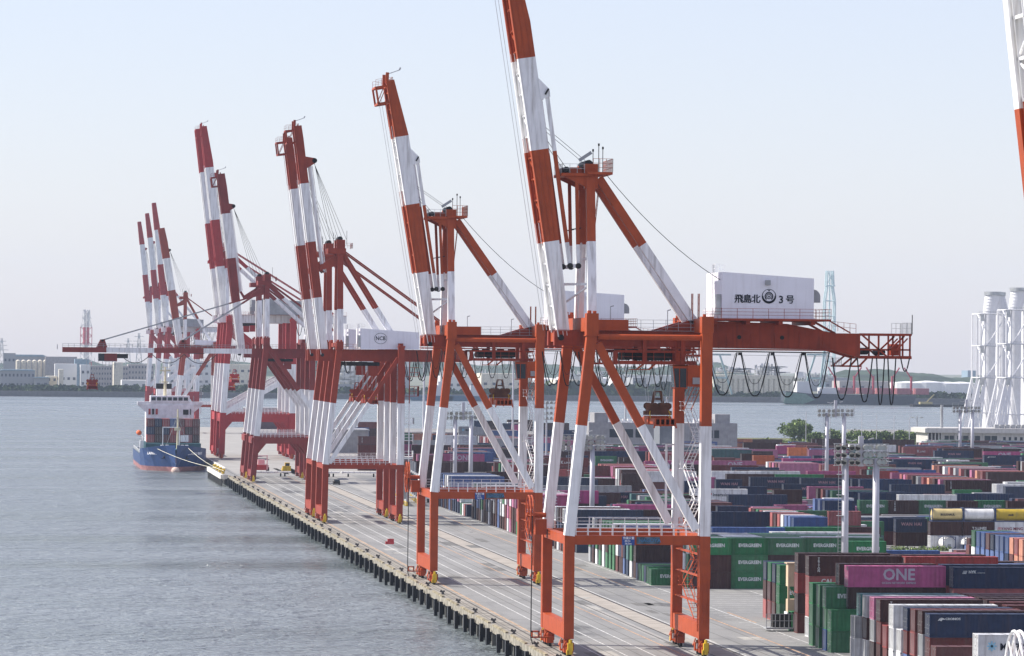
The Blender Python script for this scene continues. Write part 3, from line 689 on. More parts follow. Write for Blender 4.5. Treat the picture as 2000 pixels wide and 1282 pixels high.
    for x0_, x1_, zb_ in ((32.9, 35.3, 30.9), (36.0, 37.9, 30.6), (38.4, 39.4, 30.3), (39.8, 40.8, 30.3), (41.4, 42.5, 34.4)):
        mb = MB().mat(BLACK); loop_cable(mb, x0_, x1_, yf, 36.0, zb_, .085); mb.build('festoon_cable', root)
    for k in range(7):
        x = -1.5+k*2.25; mb = MB().mat(BLACK); loop_cable(mb, x, x+1.9, yc+5, 36.4, 32.2, .07); loop_cable(mb, x+.1, x+1.7, yc+5.2, 36.4, 33.6, .03); mb.build('festoon_cable', root)
    # stairs and access on the landside
    mb = MB(); stair(mb, g+.2, 5.5, 14.5, 4.2, 36.5, M, WHITE, 14.4, 27.6)
    mb.build('stair', root)
    mb = MB().mat(M)
    mb.ladder((g-.75, -.3, 3), (g-.75, -.3, 13), .5, (0, 1, 0), .6, .07); mb.ladder((g+.1, -.8, 4), (g+.1, -.8, 10), .6, (1, 0, 0), .8, .07)
    mb.rail([(g+.7, -.6, 9.2), (g+.7, 1.5, 9.2)], 1.8, .7, .05); mb.rail([(g-1.2, -.5, 6), (g-.7, -.5, 6)], 2.4, .5, .05)
    for z in (6.2, 9.4, 12): mb.box(g-.3, g+.3, .8, dy-.8, z, z+.12)
    mb.mat(WHITE).beam((g-1.9, dy-3, 15), (g-1.9, dy-3, 25), .25); mb.beam((g-1.9, dy-3, 25), (g-.8, dy-3, 25), .2); mb.beam((g-1.9, dy-3, 17), (g-.8, dy-3, 17), .2)
    mb.build('leg_ladder', root)
    # signs on the portal
    mb = MB().mat(BLUEP); mb.box(6.35, 7.85, -.55, -.46, 13.3, 14.35); sg = mb.build('sign_board', root)
    put_text('作業荷重\n  30.5t\n  16.0m', sg, (6.45, -.56, 13.82), .34, WHITE, bold=.006)
    mb = MB().mat(mat('faded_sign', (.10, .14, .17), .5, var=.5, scale=1.2)); mb.box(8.1, 10.9, -.55, -.46, 13.45, 14.3); sg = mb.build('sign_board', root)
    put_text('NAGOYA', sg, (8.35, -.565, 13.87), .62, mat('faded_sign_letter', (.05, .16, .30), .5), bold=.02)
    # cable reel on the waterside
    mb = MB().mat(P.get('reelM', M)); cx, cy, cz, R = -2.6, dy-3.5, 16.2, 2.4
    for ox in (-.18, .18):
        pts = [(cx+ox, cy+R*math.cos(a*math.pi/12), cz+R*math.sin(a*math.pi/12)) for a in range(25)]; mb.tube(pts, .1, 5, cap=False)
        for a in range(8): mb.beam((cx+ox, cy, cz), (cx+ox, cy+R*math.cos(a*math.pi/4), cz+R*math.sin(a*math.pi/4)), .09)
    mb.tube([(cx-.4, cy, cz), (-.6, cy, cz)], .3, 8); mb.box(-2, -.6, cy-.8, cy+.8, cz-2.4, cz-.5)
    rl = mb.build('cable_reel', root)
    mb = MB().mat(BLACK); mb.tube([(cx, cy-R, cz), (cx-.05, cy-R, 1.2), (cx+.2, cy-R, .4)], .07, 5); mb.build('power_cable', rl)
    mb = MB().mat(M); mb.box(-2.6, -.6, cy-R-.4, cy-R+.4, 1.2, 1.35); mb.box(-2.6, -1.6, cy-R-.4, cy-R+.4, 1.9, 2.05); mb.box(-2.6, -2.45, cy-R-.4, cy-R+.4, 1.2, 2.05); mb.box(-1.75, -1.6, cy-R-.4, cy-R+.4, 1.2, 2.05); mb.build('cable_guide', root)
    return root

def crane_B(Y, P, label, detail=True):
    """box-girder crane: inclined waterside legs, single braces, twin stays"""
    M = P['M']; W = P.get('W', WHITE); root = empty('quay_crane', (P.get('dx', 0), Y, 0), P.get('rz', 0)); tag(root, label, 'gantry crane')
    P = dict(dict(dy=17, g=15.9, wb=(12.45, 25.4), knee=(.2, 12.4), top=(2.9, 37.0), lt=37.4, cap=38.4, leg=(1.25, 1.5), sill=(1.6, 3.4), portal=(11.5, 12.4),
        gz=(34.35, 36.65), gx=(-1.2, 30), mast=(3.3, 60), mbk=45.2, msp=(5.2, 2.6), brace='up', house=(7.6, 20, 41.2), back=(16.6, 37), back2=33, bsp=2.6), **P)
    legs_frame(root, P, M, W); dy = P['dy']; g = P['g']; yc = dy/2; z0, z1 = P['gz']; gx0, gx1 = P['gx']; bk = P['wb'][1]; pz = P['portal'][1]
    for y in (0, dy):
        mb = MB()
        if P['brace'] == 'up': banded(mb, (1.0, y, pz+.3), (g-.5, y, z0+.6), .8, .85, [bk], [W, M], (1, 0, 0))
        elif P['brace'] == 'down': banded(mb, (P['top'][0]+.4, y, P['top'][1]-.5), P.get('bend', (g, 0, 21))[0:1]+(y, P.get('bend', (g, 0, 21))[2]), .8, 1.25, [bk], [W, M], (1, 0, 0))
        else:   # K: two arms meeting the waterside leg low, and an arm down from the top
            a, b = P['K']; mb.mat(W).beam((a[0], y, a[1]), (b[0], y, b[1]), 1.0, 1.7)
            c, e = P['K2']; banded(mb, (c[0], y, c[1]), (e[0], y, e[1]), 1.0, 1.6, [P['kb']], [W, M], (1, 0, 0))
        mb.build('brace', root)
    for ys in (yc-P['bsp'], yc+P['bsp']):
        mb = MB().mat(P.get('gm', M)); mb.box(gx0, gx1, ys-.6, ys+.6, z0, z1); mb.box(gx0, gx1, ys-.75, ys+.75, z0-.14, z0-.003); mb.box(gx0, gx1, ys-.7, ys+.7, z1+.003, z1+.1)
        for xx in range(int(gx0)+2, int(gx1), 3): mb.box(xx, xx+.07, ys-.66, ys-.603, z0, z1)
        mb.build('main_girder', root)
    mb = MB().mat(P.get('railM', M)); mb.rail([(3, yc-P['bsp']-.9, z1+.1), (gx1, yc-P['bsp']-.9, z1+.1)], 1.1, 1.6); mb.box(3, gx1, yc-P['bsp']-1, yc-P['bsp']-.62, z1+.02, z1+.1); mb.build('girder_railing', root)
    zz = pz
    for yy in (-.45, dy+.45): mb = MB().mat(W); mb.rail([(.9, yy, zz), (g-.7, yy, zz)], 1.3, 1.2, .09, 3); mb.build('portal_railing', root)
    hx0, hx1, hz = P['house']; h = machinery_house(root, hx0, hx1, 2.5, dy-2.5, z1+.2, hz, P.get('hm', HOUSEW), False)
    if P.get('ncb'):
        mb = MB().mat(INK); k = 28; cx, cz = 11.8, 39.1
        for i in range(k):
            a = 2*math.pi*i/k; b = 2*math.pi*(i+1)/k
            mb.prism([(cx+1.28*math.cos(a), cz+1.1*math.sin(a)), (cx+1.35*math.cos(a), cz+1.17*math.sin(a)), (cx+1.35*math.cos(b), cz+1.17*math.sin(b)), (cx+1.28*math.cos(b), cz+1.1*math.sin(b))], 2.44, 2.47)
        mb.build('emblem_ring', h); put_text('NCB', h, (cx, 2.46, cz), 1.15, INK, bold=.02, align='CENTER', sx=.9)
    mx, mz = P['mast']; s0, s1 = P['msp']
    for s in (-1, 1):
        mb = MB(); banded(mb, (mx, yc+s*s0, z1), (mx, yc+s*s1, mz-2), 1.1, 1.25, [P['mbk']], [W, M], (1, 0, 0)); mb.build('mast', root)
        bx, bz = P['back']; mb = MB(); banded(mb, (mx+.9, yc+s*s1, mz-3.2), (bx, yc+s*s1*1.1, bz), .8, .95, [P.get('bbk', P['mbk']+.4)], [W, M], (0, 1, 0)); mb.build('backstay', root)
        if P['back2']:
            mb = MB().mat(M)
            for o_ in (-.25, .25): mb.beam((mx+.9, yc+s*s1+o_, mz-2.4), (P['back2'], yc+s*s1+o_, z1+.5), .2, .28)
            mb.build('rear_stay', root)
    mb = MB().mat(M); mb.box(mx-2.6, mx+1.2, yc-s1-.9, yc+s1+.9, mz-3, mz-1.8); mb.box(mx-.8, mx+1, yc-s1-.7, yc-s1+.7, mz-3.6, mz); mb.box(mx-.8, mx+1, yc+s1-.7, yc+s1+.7, mz-3.6, mz)
    mb.prism([(mx-.5, mz-3), (mx-.5, mz-5.5), (mx-4.4, mz-6.6), (mx-4.4, mz-5.6)], yc-s1-.3, yc-s1+.3); mb.prism([(mx-.5, mz-3), (mx-.5, mz-5.5), (mx-4.4, mz-6.6), (mx-4.4, mz-5.6)], yc+s1-.3, yc+s1+.3)
    mb.rail([(mx-2.6, yc-s1-.9, mz-1.8), (mx+2.6, yc-s1-.9, mz-1.8), (mx+2.6, yc+s1+.9, mz-1.8)], 1.1, 1); mb.mat(DARK).tube([(mx, yc-s1, mz+.2), (mx, yc+s1, mz+.2)], .55, 10)
    mb.beam((mx+1.6, yc, mz-1), (mx+1.6, yc, mz+2), .08); mb.beam((mx-1.2, yc, mz-1), (mx-1.2, yc, mz+1.6), .08)
    mb.build('apex_platform', root)
    for s, yy in ((1, 1.2), (-1, dy-1.2)):
        mb = MB()
        a = [(g+.9, yy, 4), (g+.9, yy, pz), (g+.9, yy, bk), (g+.9, yy, z1)]
        for p, q_, Mx in ((a[0], a[1], M), (a[1], a[2], W), (a[2], a[3], M)): mb.mat(Mx).ladder(p, q_, 1.1, (0, 1, 0), 1.1, .14); mb.ladder((p[0]+1.1, p[1], p[2]), (q_[0]+1.1, q_[1], q_[2]), 1.1, (0, 1, 0), 1.1, .12)
        mb.build('leg_ladder', root)
    mb = MB(); mb.mat(M).rail([(g+2, 1, 27), (g+4, 1, 27), (g+4, 4, 27)], 2, 1, .12); mb.box(g+.8, g+4, 1, 4, 26.9, 27); mb.box(g+.8, g+4, 1, 4, 31, 31.1); mb.rail([(g+2, 1, 31), (g+4, 1, 31)], 2, 1, .12)
    mb.mat(W); 
    for zz in (14, 17.5, 21): mb.box(g+.8, g+3, 1, 4, zz, zz+.1); mb.rail([(g+1, 1, zz), (g+3, 1, zz), (g+3, 4, zz)], 1.3, 1, .12)
    mb.build('stair_platform', root)
    mb = MB().mat(DARK); mb.box(5, 12, yc-2.2, yc+2.2, z0-1.1, z0-.3); mb.mat(M).box(9.5, 11.5, yc-3.4, yc-1.2, z0-3.2, z0-1.1); mb.build('trolley', root)
    for k in range(5):
        x = g+1.5+k*2.6; mb = MB().mat(BLACK); loop_cable(mb, x, x+2.2, yc-P['bsp']-1, z0-.2, z0-4.2, .1, 10); mb.build('festoon_cable', root)
    if P.get('flat'):                                               # boom lowered over the water
        x1 = P['flat']; bb = P['bands']; 
        for ys in (yc-P['bsp'], yc+P['bsp']):
            mb = MB(); xs = [gx0]+list(bb)+[x1]
            for i, (a, b) in enumerate(zip(xs, xs[1:])): mb.mat(P['bmats'][i]).box(b, a, ys-.6, ys+.6, z0+.95, z1)
            mb.build('boom_girder', root)
        mb = MB().mat(GREYP); mb.rail([(gx0-1, yc-P['bsp']-.6, z1), (x1, yc-P['bsp']-.6, z1)], 1.0, 1.6, .1, 2)
        for k in range(24):
            x = x1+1+k*2.1; mb.beam((x, yc-P['bsp'], z1-.4), (x, yc+P['bsp'], z1-.4), .25)
        mb.rail([(x1-1.4, yc-3, z1-.6), (x1-1.4, yc+3, z1-.6)], 1.3, 1, .12); mb.build('boom_railing', root)
        for xs_ in P['stayx']:
            mb = MB().mat(M)
            for s in (-1, 1):
                mb.prism([(xs_-1.6, z1), (xs_+1.4, z1), (xs_+.6, z1+2.2), (xs_-.5, z1+2.2)], yc+s*P['bsp']-.4, yc+s*P['bsp']+.4)
            mb.mat(DARK).tube([(xs_, yc-3, z1+1.9), (xs_, yc+3, z1+1.9)], .35, 8); mb.build('stay_bracket', root)
            for s in (-1, 1):
                mb = MB(); a = Vector((mx-3.8, yc+s*s1, mz-6.2)); b = Vector((xs_, yc+s*P['bsp'], z1+2)); c = a+(b-a)*.16
                mb.mat(M).beam(a, c, .25, .4); mb.mat(GREYP).beam(c, b, .22, .34); mb.build('forestay', root)
        mb = MB().mat(M); xt = P['trolx']; mb.box(xt-1.5, xt+2, yc-1.6, yc+1.6, z0-1.5, z0+.7); mb.mat(DARK).box(xt+2, xt+5, yc-1.3, yc+1.3, z0-.6, z0+.6); mb.mat(GLASS).box(xt-3.2, xt-1.5, yc-1.5, yc+1.5, z0-1.4, z0+.7)
        mb.mat(GREYP).rail([(xt-2, yc-1.8, z0-3.4), (xt+1.6, yc-1.8, z0-3.4)], 2, 1, .12); mb.build('boom_trolley', root)
        mb = MB().mat(BLACK)
        for k in range(3): loop_cable(mb, -36+9*k+9, -36+9*k, yc, z0+.7, z0-1.8, .1, 10)
        mb.build('festoon_cable', root)
    else:
        d, n, L, H = boom(root, P, yc, M, detail)
        s1_ = (P['stayz']-P['hinge'][1])/d.z; mb = MB().mat(M)
        for s in (-1, 1):
            a = H+d*s1_; ys = yc+s*P['bsp']
            q4 = [a+n*1.2+d*1.2, a+n*3.6+d*.5, a+n*3.6-d*.5, a+n*1.2-d*1.6]; mb.prism([(p.x, p.z) for p in q4], ys-.4, ys+.4)
        mb.mat(DARK).tube([H+d*s1_+n*3.4+Vector((0, yc-3, 0)), H+d*s1_+n*3.4+Vector((0, yc+3, 0))], .55, 10)
        mb.build('stay_bracket', root)
        for s in (-1, 1):
            mb = MB().mat(W); a = H+d*(s1_-1)+n*2.4; b = H+d*(s1_*.42)+n*2.6; mb.beam(a+Vector((0, yc+s*2.6, 0)), b+Vector((0, yc+s*2.6, 0)), .2, .4)
            mb.mat(M).beam(b+Vector((0, yc+s*2.6, 0)), (mx-4, yc+s*s1, mz-6.4), .2, .4); mb.mat(W)
            mb.ladder(a+Vector((0, yc+s*2, 0))+n*.4, b+Vector((0, yc+s*2, 0))+n*.5, .8, (0, 1, 0), 1.2, .1); mb.build('forestay', root)
        mb = MB().mat(DARK)
        for k in range(5):
            p = H+d*s1_+n*3.4+Vector((0, yc-1+k*.5, 0)); mb.beam(p, (mx-2+k*.9, yc-1+k*.5, mz+.2), .07)
        mb.build('boom_rope', root)
    return root
# ------------------------------------------------------------------ crane line-up
crane_A(497.5, dict(M=ORANGE, plate=1, hinge=(-.5, 38.2), slope=.155, tip=85, bands=[49.65, 60.7, 71.8], bmats=[WHITE, ORANGE, WHITE, ORANGE], stayz=67.5),
    'orange and white quay crane with crest and black characters on its white machinery house', True)
crane_A(652.5, dict(M=ORANGE, plate=1, dx=-.4, hinge=(-.4, 37.6), slope=.168, tip=79.0, bands=[48.7, 59.4, 70.1], bmats=[WHITE, ORANGE, WHITE, ORANGE], stayz=66.3, mx=2.9, mz=57.2, mbk=48.9),
    'orange and white quay crane second along the quay, raised boom wholly against the sky')
crane_A(246.0, dict(M=ORANGE, plate=1, noropes=1, reelM=WHITE, hinge=(-2.1, 38.2), slope=.12, tip=80, bands=[41, 51.8, 64], bmats=[WHITE, ORANGE, WHITE, ORANGE], stayz=69),
    'quay crane of which only a slice of raised boom shows at the upper right edge')
BB = dict(M=REDB, hinge=(-.5, 35.6), slope=.128, tip=84, bands=[47.6, 59.4, 71.8], bmats=[WHITE, REDB, WHITE, REDB], stayz=76.3, bw=(1.5, 1.6, 1.5), taper=3, ncb=True, bt=1.0)
crane_B(884, dict(BB), 'brick red quay crane with ringed lettering on its machinery house, nearer of the crossed-brace pair')
crane_B(915, dict(BB, tip=83, ncb=False), 'brick red quay crane standing close behind its twin in mid-quay, farther of the pair')
CC = dict(M=DRED, wheels=False, x0=.9, g=16.8, wb=(12.9, 25.6), knee=(1.8, 12.8), top=(4.2, 38), lt=38.5, cap=40, leg=(1.5, 1.6), portal=(10.8, 12.5), gz=(34.5, 36.85), gx=(.5, 32), mast=(4.6, 57.5), mbk=50.6, brace='down', bend=(17.2, 0, 20), back=(24, 38), back2=30, house=(18, 30, 41), knee_plate=True)
crane_B(1155, dict(CC, flat=-51.5, bands=[-12.8, -26.4, -39.5], bmats=[WHITE, DRED, WHITE, DRED], stayx=[-40.6, -18.5], trolx=-38.5), 'dark red quay crane with its long boom lowered level over the water')
crane_B(1190, dict(CC, hinge=(-1.0, 35.4), slope=.13, tip=86.5, bands=[50.2, 62.5, 75.2], bmats=[WHITE, DRED, WHITE, DRED], stayz=77, bw=(1.8, 2.2, 2.0), taper=4), 'dark red quay crane with raised boom directly behind the crane whose boom is lowered')
DD = dict(M=RED, gm=WHITE, hm=GREYP, wheels=False, clamp=ORANGE, dy=22, g=23.5, x0=0, wb=(15.6, 32), knee=(.4, 15.6), top=(2.4, 46), lt=47, cap=48, leg=(2.0, 2.0), portal=(12.6, 15.2), gz=(46, 48.4), gx=(-1, 42), mast=(1.6, 73), mbk=64, msp=(7, 3.5), brace='K', K=((.8, 15.4), (22.6, 27.5)), K2=((3, 44.5), (22.6, 29)), kb=33, knee_plate=True,
    back=(26, 48.5), back2=38, house=(12, 30, 54), hinge=(.2, 48.5), slope=.122, bands=[64.5, 80.1, 97.7], bmats=[WHITE, RED, WHITE, RED], stayz=95, bw=(2.4, 2.6, 1.8), taper=12, bt=1.5, bsp=3.6)
crane_B(1404, dict(DD, dx=4.9, tip=111.5), 'tall red and white quay crane beside the blue ship, nearer of the tallest pair')
crane_B(1442, dict(DD, dx=4.9, tip=112.5), 'tall red and white quay crane beside the blue ship, farther of the tallest pair', False)
crane_B(1850, dict(M=REDB, wheels=False, dx=8.2, dy=18, g=16.5, hinge=(0, 38.4), slope=.17, tip=90, bands=[49.8, 62.6, 76.7], bmats=[WHITE, REDB, WHITE, REDB], stayz=80, bw=(2.6, 3.0, 2.6), bt=1.6, taper=6, leg=(1.8, 1.9), lt=40, cap=41, mast=(3.4, 62), gz=(36, 38.6), mbk=50), 'thick-boomed red and white crane behind the blue ship bridge', False)
for Y_, dx_, tp_, lb in ((2140, 13.0, 111.5, 'slender far crane with the highest tip of the three behind the ship'), (2290, 14.5, 111, 'slender far crane standing in the middle of the three behind the ship'), (2440, 15.0, 111, 'slender far crane standing leftmost of the row, behind the ship bridge wing')):
    crane_B(Y_, dict(DD, dx=dx_, g=17, tip=tp_, slope=.105, K=((.8, 15.4), (16, 27.5)), K2=((3, 44.5), (16, 29)), gx=(-1, 28), back=(20, 48.5), back2=0, house=(6, 20, 53)), lb, False)
spreader(12.15, 507.7, 27.5, 31.7, 35.0, 'orange and dark brown spreader hanging on ropes under the nearest crane trolley')
spreader(11.0, 663, 27.9, 32.0, 35.0, 'orange and dark brown spreader hanging under the second crane trolley', M=RUSTY)
spreader(10.0, 892, 25.2, 29.5, 33.4, 'dark red spreader seen between the braces of the nearer brick red crane', REDB, REDB)
spreader(10.0, 924, 25.2, 29.5, 33.4, 'dark red spreader between the braces of the farther brick red crane', REDB, REDB)
p_ = at(180, 747, 1163)
spreader(p_.x, 1163, 25.4, 29.4, 34.0, 'dark red spreader hanging over the water from the lowered boom', DRED, DRED)
for px, py, Y_, lb in ((458, 733, 1410, 'upper of two small red spreaders hanging beyond the ship berth'), (450, 748, 1448, 'lower of two small red spreaders hanging beyond the ship berth')):
    p_ = at(px, py, Y_); spreader(p_.x, Y_, p_.z-2.5, p_.z+2, 45.5, lb, RED, RED)

# ------------------------------------------------------------------ the ship
def ship():
    root = empty('container_ship', (-12.0, 1364, WZ)); tag(root, 'blue container ship with pinkish boot topping moored bow-on at the pier', 'ship')
    hullb = mat('blue_hull_paint', (.022, .055, .16), .4, streak=.2, dirt=(.1, .1, .12)); boot = mat('faded_boot_topping', (.34, .17, .17), .7, var=.2)
    # stations: y, half breadth at keel/waterline, at boot top, at deck, deck z
    st = [(-3.4, .05, .05, .3, 8.6), (0, .6, 1.1, 3.4, 8.4), (3, 2.2, 3.4, 6.0, 8.1), (8, 5.4, 6.6, 8.8, 7.6), (14, 8.4, 9.3, 10.4, 7.2), (22, 10.3, 10.7, 10.9, 7.0), (22.2, 10.3, 10.7, 10.9, 5.2), (95, 10.6, 10.8, 10.9, 5.2), (103, 8, 9, 10.4, 5.4)]
    for nm, M, rows in (('hull', hullb, (1, 2)), ('boot_topping', boot, (0, 1))):
        mb = MB().mat(M)
        zz = lambda s, r: (-.6, 1.5, s[4])[r]; hb = lambda s, r: (s[1], s[2], s[3])[r]
        for a, b in zip(st, st[1:]):
            for sg in (-1, 1):
                r0, r1 = rows
                if nm == 'hull':
                    zm = lambda s: (zz(s, r0)+zz(s, r1))/2; hm = lambda s: hb(s, r0)*.55+hb(s, r1)*.45
                    mb.quad((sg*hb(a, r0), a[0], zz(a, r0)), (sg*hb(b, r0), b[0], zz(b, r0)), (sg*hm(b), b[0], zm(b)), (sg*hm(a), a[0], zm(a)))
                    mb.quad((sg*hm(a), a[0], zm(a)), (sg*hm(b), b[0], zm(b)), (sg*hb(b, r1), b[0], zz(b, r1)), (sg*hb(a, r1), a[0], zz(a, r1)))
                else: mb.quad((sg*hb(a, r0), a[0], zz(a, r0)), (sg*hb(b, r0), b[0], zz(b, r0)), (sg*hb(b, r1), b[0], zz(b, r1)), (sg*hb(a, r1), a[0], zz(a, r1)))
        e = st[-1]; mb.quad((-hb(e, rows[0]), e[0], zz(e, rows[0])), (hb(e, rows[0]), e[0], zz(e, rows[0])), (hb(e, rows[1]), e[0], zz(e, rows[1])), (-hb(e, rows[1]), e[0], zz(e, rows[1])))
        o = mb.build(nm, root)
        if nm == 'hull':
            t = put_text('LANTAU BAY', o, (0, 0, 0), 1.25, WHITE, bold=.02, align='CENTER'); t.location = (-6.2, 5.3, 5.7); t.rotation_euler = (-.25, 0, -.78)
            t = put_text('LANTAU BAY', o, (0, 0, 0), 1.25, WHITE, bold=.02, align='CENTER'); t.location = (6.5, 4.9, 5.7); t.rotation_euler = (-.25, 0, .86)
            for sg in (-1, 1):
                a_ = MB().mat(DARK); a_.tube([(sg*3.6, 2.0, 5.0), (sg*3.3, 2.2, 4.4)], .5, 8); a_.beam((sg*3.9-.6, 1.6, 4.2), (sg*3.9+.6, 1.9, 4.3), .25); a_.build('anchor', o)
    mb = MB().mat(mat('bulb_paint', (.55, .42, .36), .6, var=.2)); 
    mb.tube([(0, -4.8, .3), (0, -3.9, .35), (0, -1.5, .3), (0, 3, 0)], 1.0, 10, r2=1.5); mb.build('bulbous_bow', root, smooth=True)
    deck = mat('ship_deck_green', (.04, .10, .12), .7)
    mb = MB().mat(deck); mb.prism([(-2.6, 1), (2.6, 1), (10.2, 21.8), (-10.2, 21.8)], 7.0, 7.1, 'z'); mb.prism([(-10.8, 21.8), (10.8, 21.8), (10.8, 95), (-10.8, 95)], 5.0, 5.1, 'z')
    mb.box(-9.0, 9.2, 22, 60, 5.1, 8.6); mb.build('deck', root)
    mb = MB().mat(WHITE)
    mb.rail([(-10.8, 23, 5.2), (-10.8, 90, 5.2)], 1.2, 3, .12, 2); mb.box(-10.6, -9.4, 30, 33, 5.1, 9.4); mb.rail([(-9.6, 30, 9.4), (-9.6, 50, 9.4)], 1.2, 2, .12); mb.box(-3.6, -3.3, 20.5, 20.9, 7, 14); mb.box(-3.6, 2.2, 20.5, 20.9, 13.8, 14.1); mb.box(1.9, 2.2, 20.5, 20.9, 7, 14)
    for x in (-4, -2.4, 2.6, 4): mb.box(x-.5, x+.5, 9, 10.5, 7.1, 8.4)
    mb.box(2.4, 5.0, 20, 20.3, 9.2, 11.4); mb.build('deck_fittings', root)
    cream = mat('cream_mast_paint', (.60, .55, .38), .5)
    mb = MB().mat(cream); mb.tube([(1.2, 15, 7), (1.2, 15, 20)], .38, 8, r2=.22); mb.box(.2, 2.2, 14.6, 15.4, 13, 13.9); mb.beam((-.4, 15, 17.4), (2.8, 15, 17.4), .18)
    mb.mat(GREYP).beam((1.2, 15, 18), (-2.6, 20, 7.2), .08); mb.beam((1.2, 15, 18), (5, 20, 7.2), .08); mb.build('foremast', root)
    mb = MB().mat(mat('ship_white', (.74, .73, .75), .5, streak=.15))
    mb.box(-8.0, 8.0, 50, 62, 5, 21.0); mb.box(-10.9, 10.9, 50.6, 54, 20.9, 22.0); mb.box(-6.6, 6.6, 50.2, 58, 21.9, 24.0); mb.prism([(-8, 20.9), (-10.9, 20.9), (-8, 18.4)], 51, 53); mb.prism([(8, 20.9), (8, 18.4), (10.9, 20.9)], 51, 53)
    sup = mb.build('superstructure', root)
    mb = MB().mat(GLASS)
    for k in range(7): mb.box(-6.2+k*1.8, -4.8+k*1.8, 50.1, 50.19, 22.4, 23.5)
    mb.mat(DARK)
    for x in (-5.6, 5.6): mb.tube([(x, 49.9, 16.2), (x, 49.99, 16.2)], .25, 8)
    mb.build('window', sup)
    mb = MB().mat(RED)
    for x in (-7.2, -4.8): mb.box(x, x+.7, 49.8, 49.99, 17.7, 19.6)
    mb.mat(DARK).box(-6, -5.3, 49.8, 49.99, 17.7, 19.6); mb.box(4.4, 6.2, 49.8, 49.99, 17.7, 19.4); mb.box(6.7, 7.0, 49.8, 49.99, 17.7, 19.6); mb.build('sign_panel', sup)
    mb = MB().mat(cream); mb.tube([(-1.6, 53, 24), (-1.6, 53, 33.5)], .55, 8, r2=.3); mb.box(-3.4, .2, 52.5, 53.5, 32.2, 32.7); mb.box(-2.6, -.6, 52.4, 53.6, 28.4, 28.8); mb.beam((-3.2, 53, 33.6), (0, 53, 33.6), .2)
    mb.mat(GREYP).beam((-8.5, 52, 22), (-8.5, 52, 24.6), .15); mb.beam((8, 52, 22), (8, 52, 24), .15); mb.build('radar_mast', root)
    mb = MB().mat(WHITE); mb.box(-4.2, .8, 60, 65, 21, 26.2); mb.mat(BLACK).box(-4.3, .9, 59.9, 65.1, 26.2, 28); mb.build('funnel', root)
    mb = MB().mat(mat('lifeboat_orange', (.75, .16, .04), .5)); mb.tube([(-10.4, 45, 11.6), (-10.4, 45.5, 11.6), (-10.4, 49, 11.6), (-10.4, 50, 11.6)], .85, 10); lb = mb.build('lifeboat', root, smooth=True)
    return root
ship()
DC = {'m': (.12, .022, .018), 'd': (.048, .016, .014), 'r': (.30, .035, .03), 'n': (.011, .025, .068), 'b': (.03, .085, .26), 'w': (.62, .63, .64), 'y': (.30, .315, .33), 'p': (.36, .055, .17), 'g': (.018, .15, .05), 't': (.04, .13, .13), 'o': (.45, .13, .04)}
CN = {'m': 'maroon', 'd': 'dark brown', 'r': 'red', 'n': 'navy blue', 'b': 'blue', 'w': 'white', 'y': 'grey', 'p': 'magenta', 'g': 'green', 't': 'teal', 'o': 'orange'}
CM = {k: mat('container_%s' % CN[k].replace(' ', '_'), c, .5, var=.12, scale=.9, rnd=.16, streak=.34 if k in 'wyrmd' else .2, rust=0, dirt=(.10, .06, .045)) for k, c in DC.items()}
ordn = 'first second third fourth fifth sixth seventh eighth ninth tenth eleventh twelfth thirteenth fourteenth fifteenth sixteenth seventeenth eighteenth nineteenth twentieth'.split()
def line(name, a, b, sag, label):
    mb = MB().mat(mat('mooring_rope', (.7, .68, .55), .8)); cable(mb, a, b, sag, .07, 14); o = mb.build(name); tag(o, label, 'mooring line')
line('mooring_line', (-18.5, 1374, 4.6), (-3.7, 1246, 1.3), .9, 'pale mooring rope running low from the ship bow to the white pier')
line('mooring_line', (-8.0, 1369, 4.8), (-3.7, 1222, 1.3), .9, 'pale mooring rope from the inner side of the bow to the pier corner')
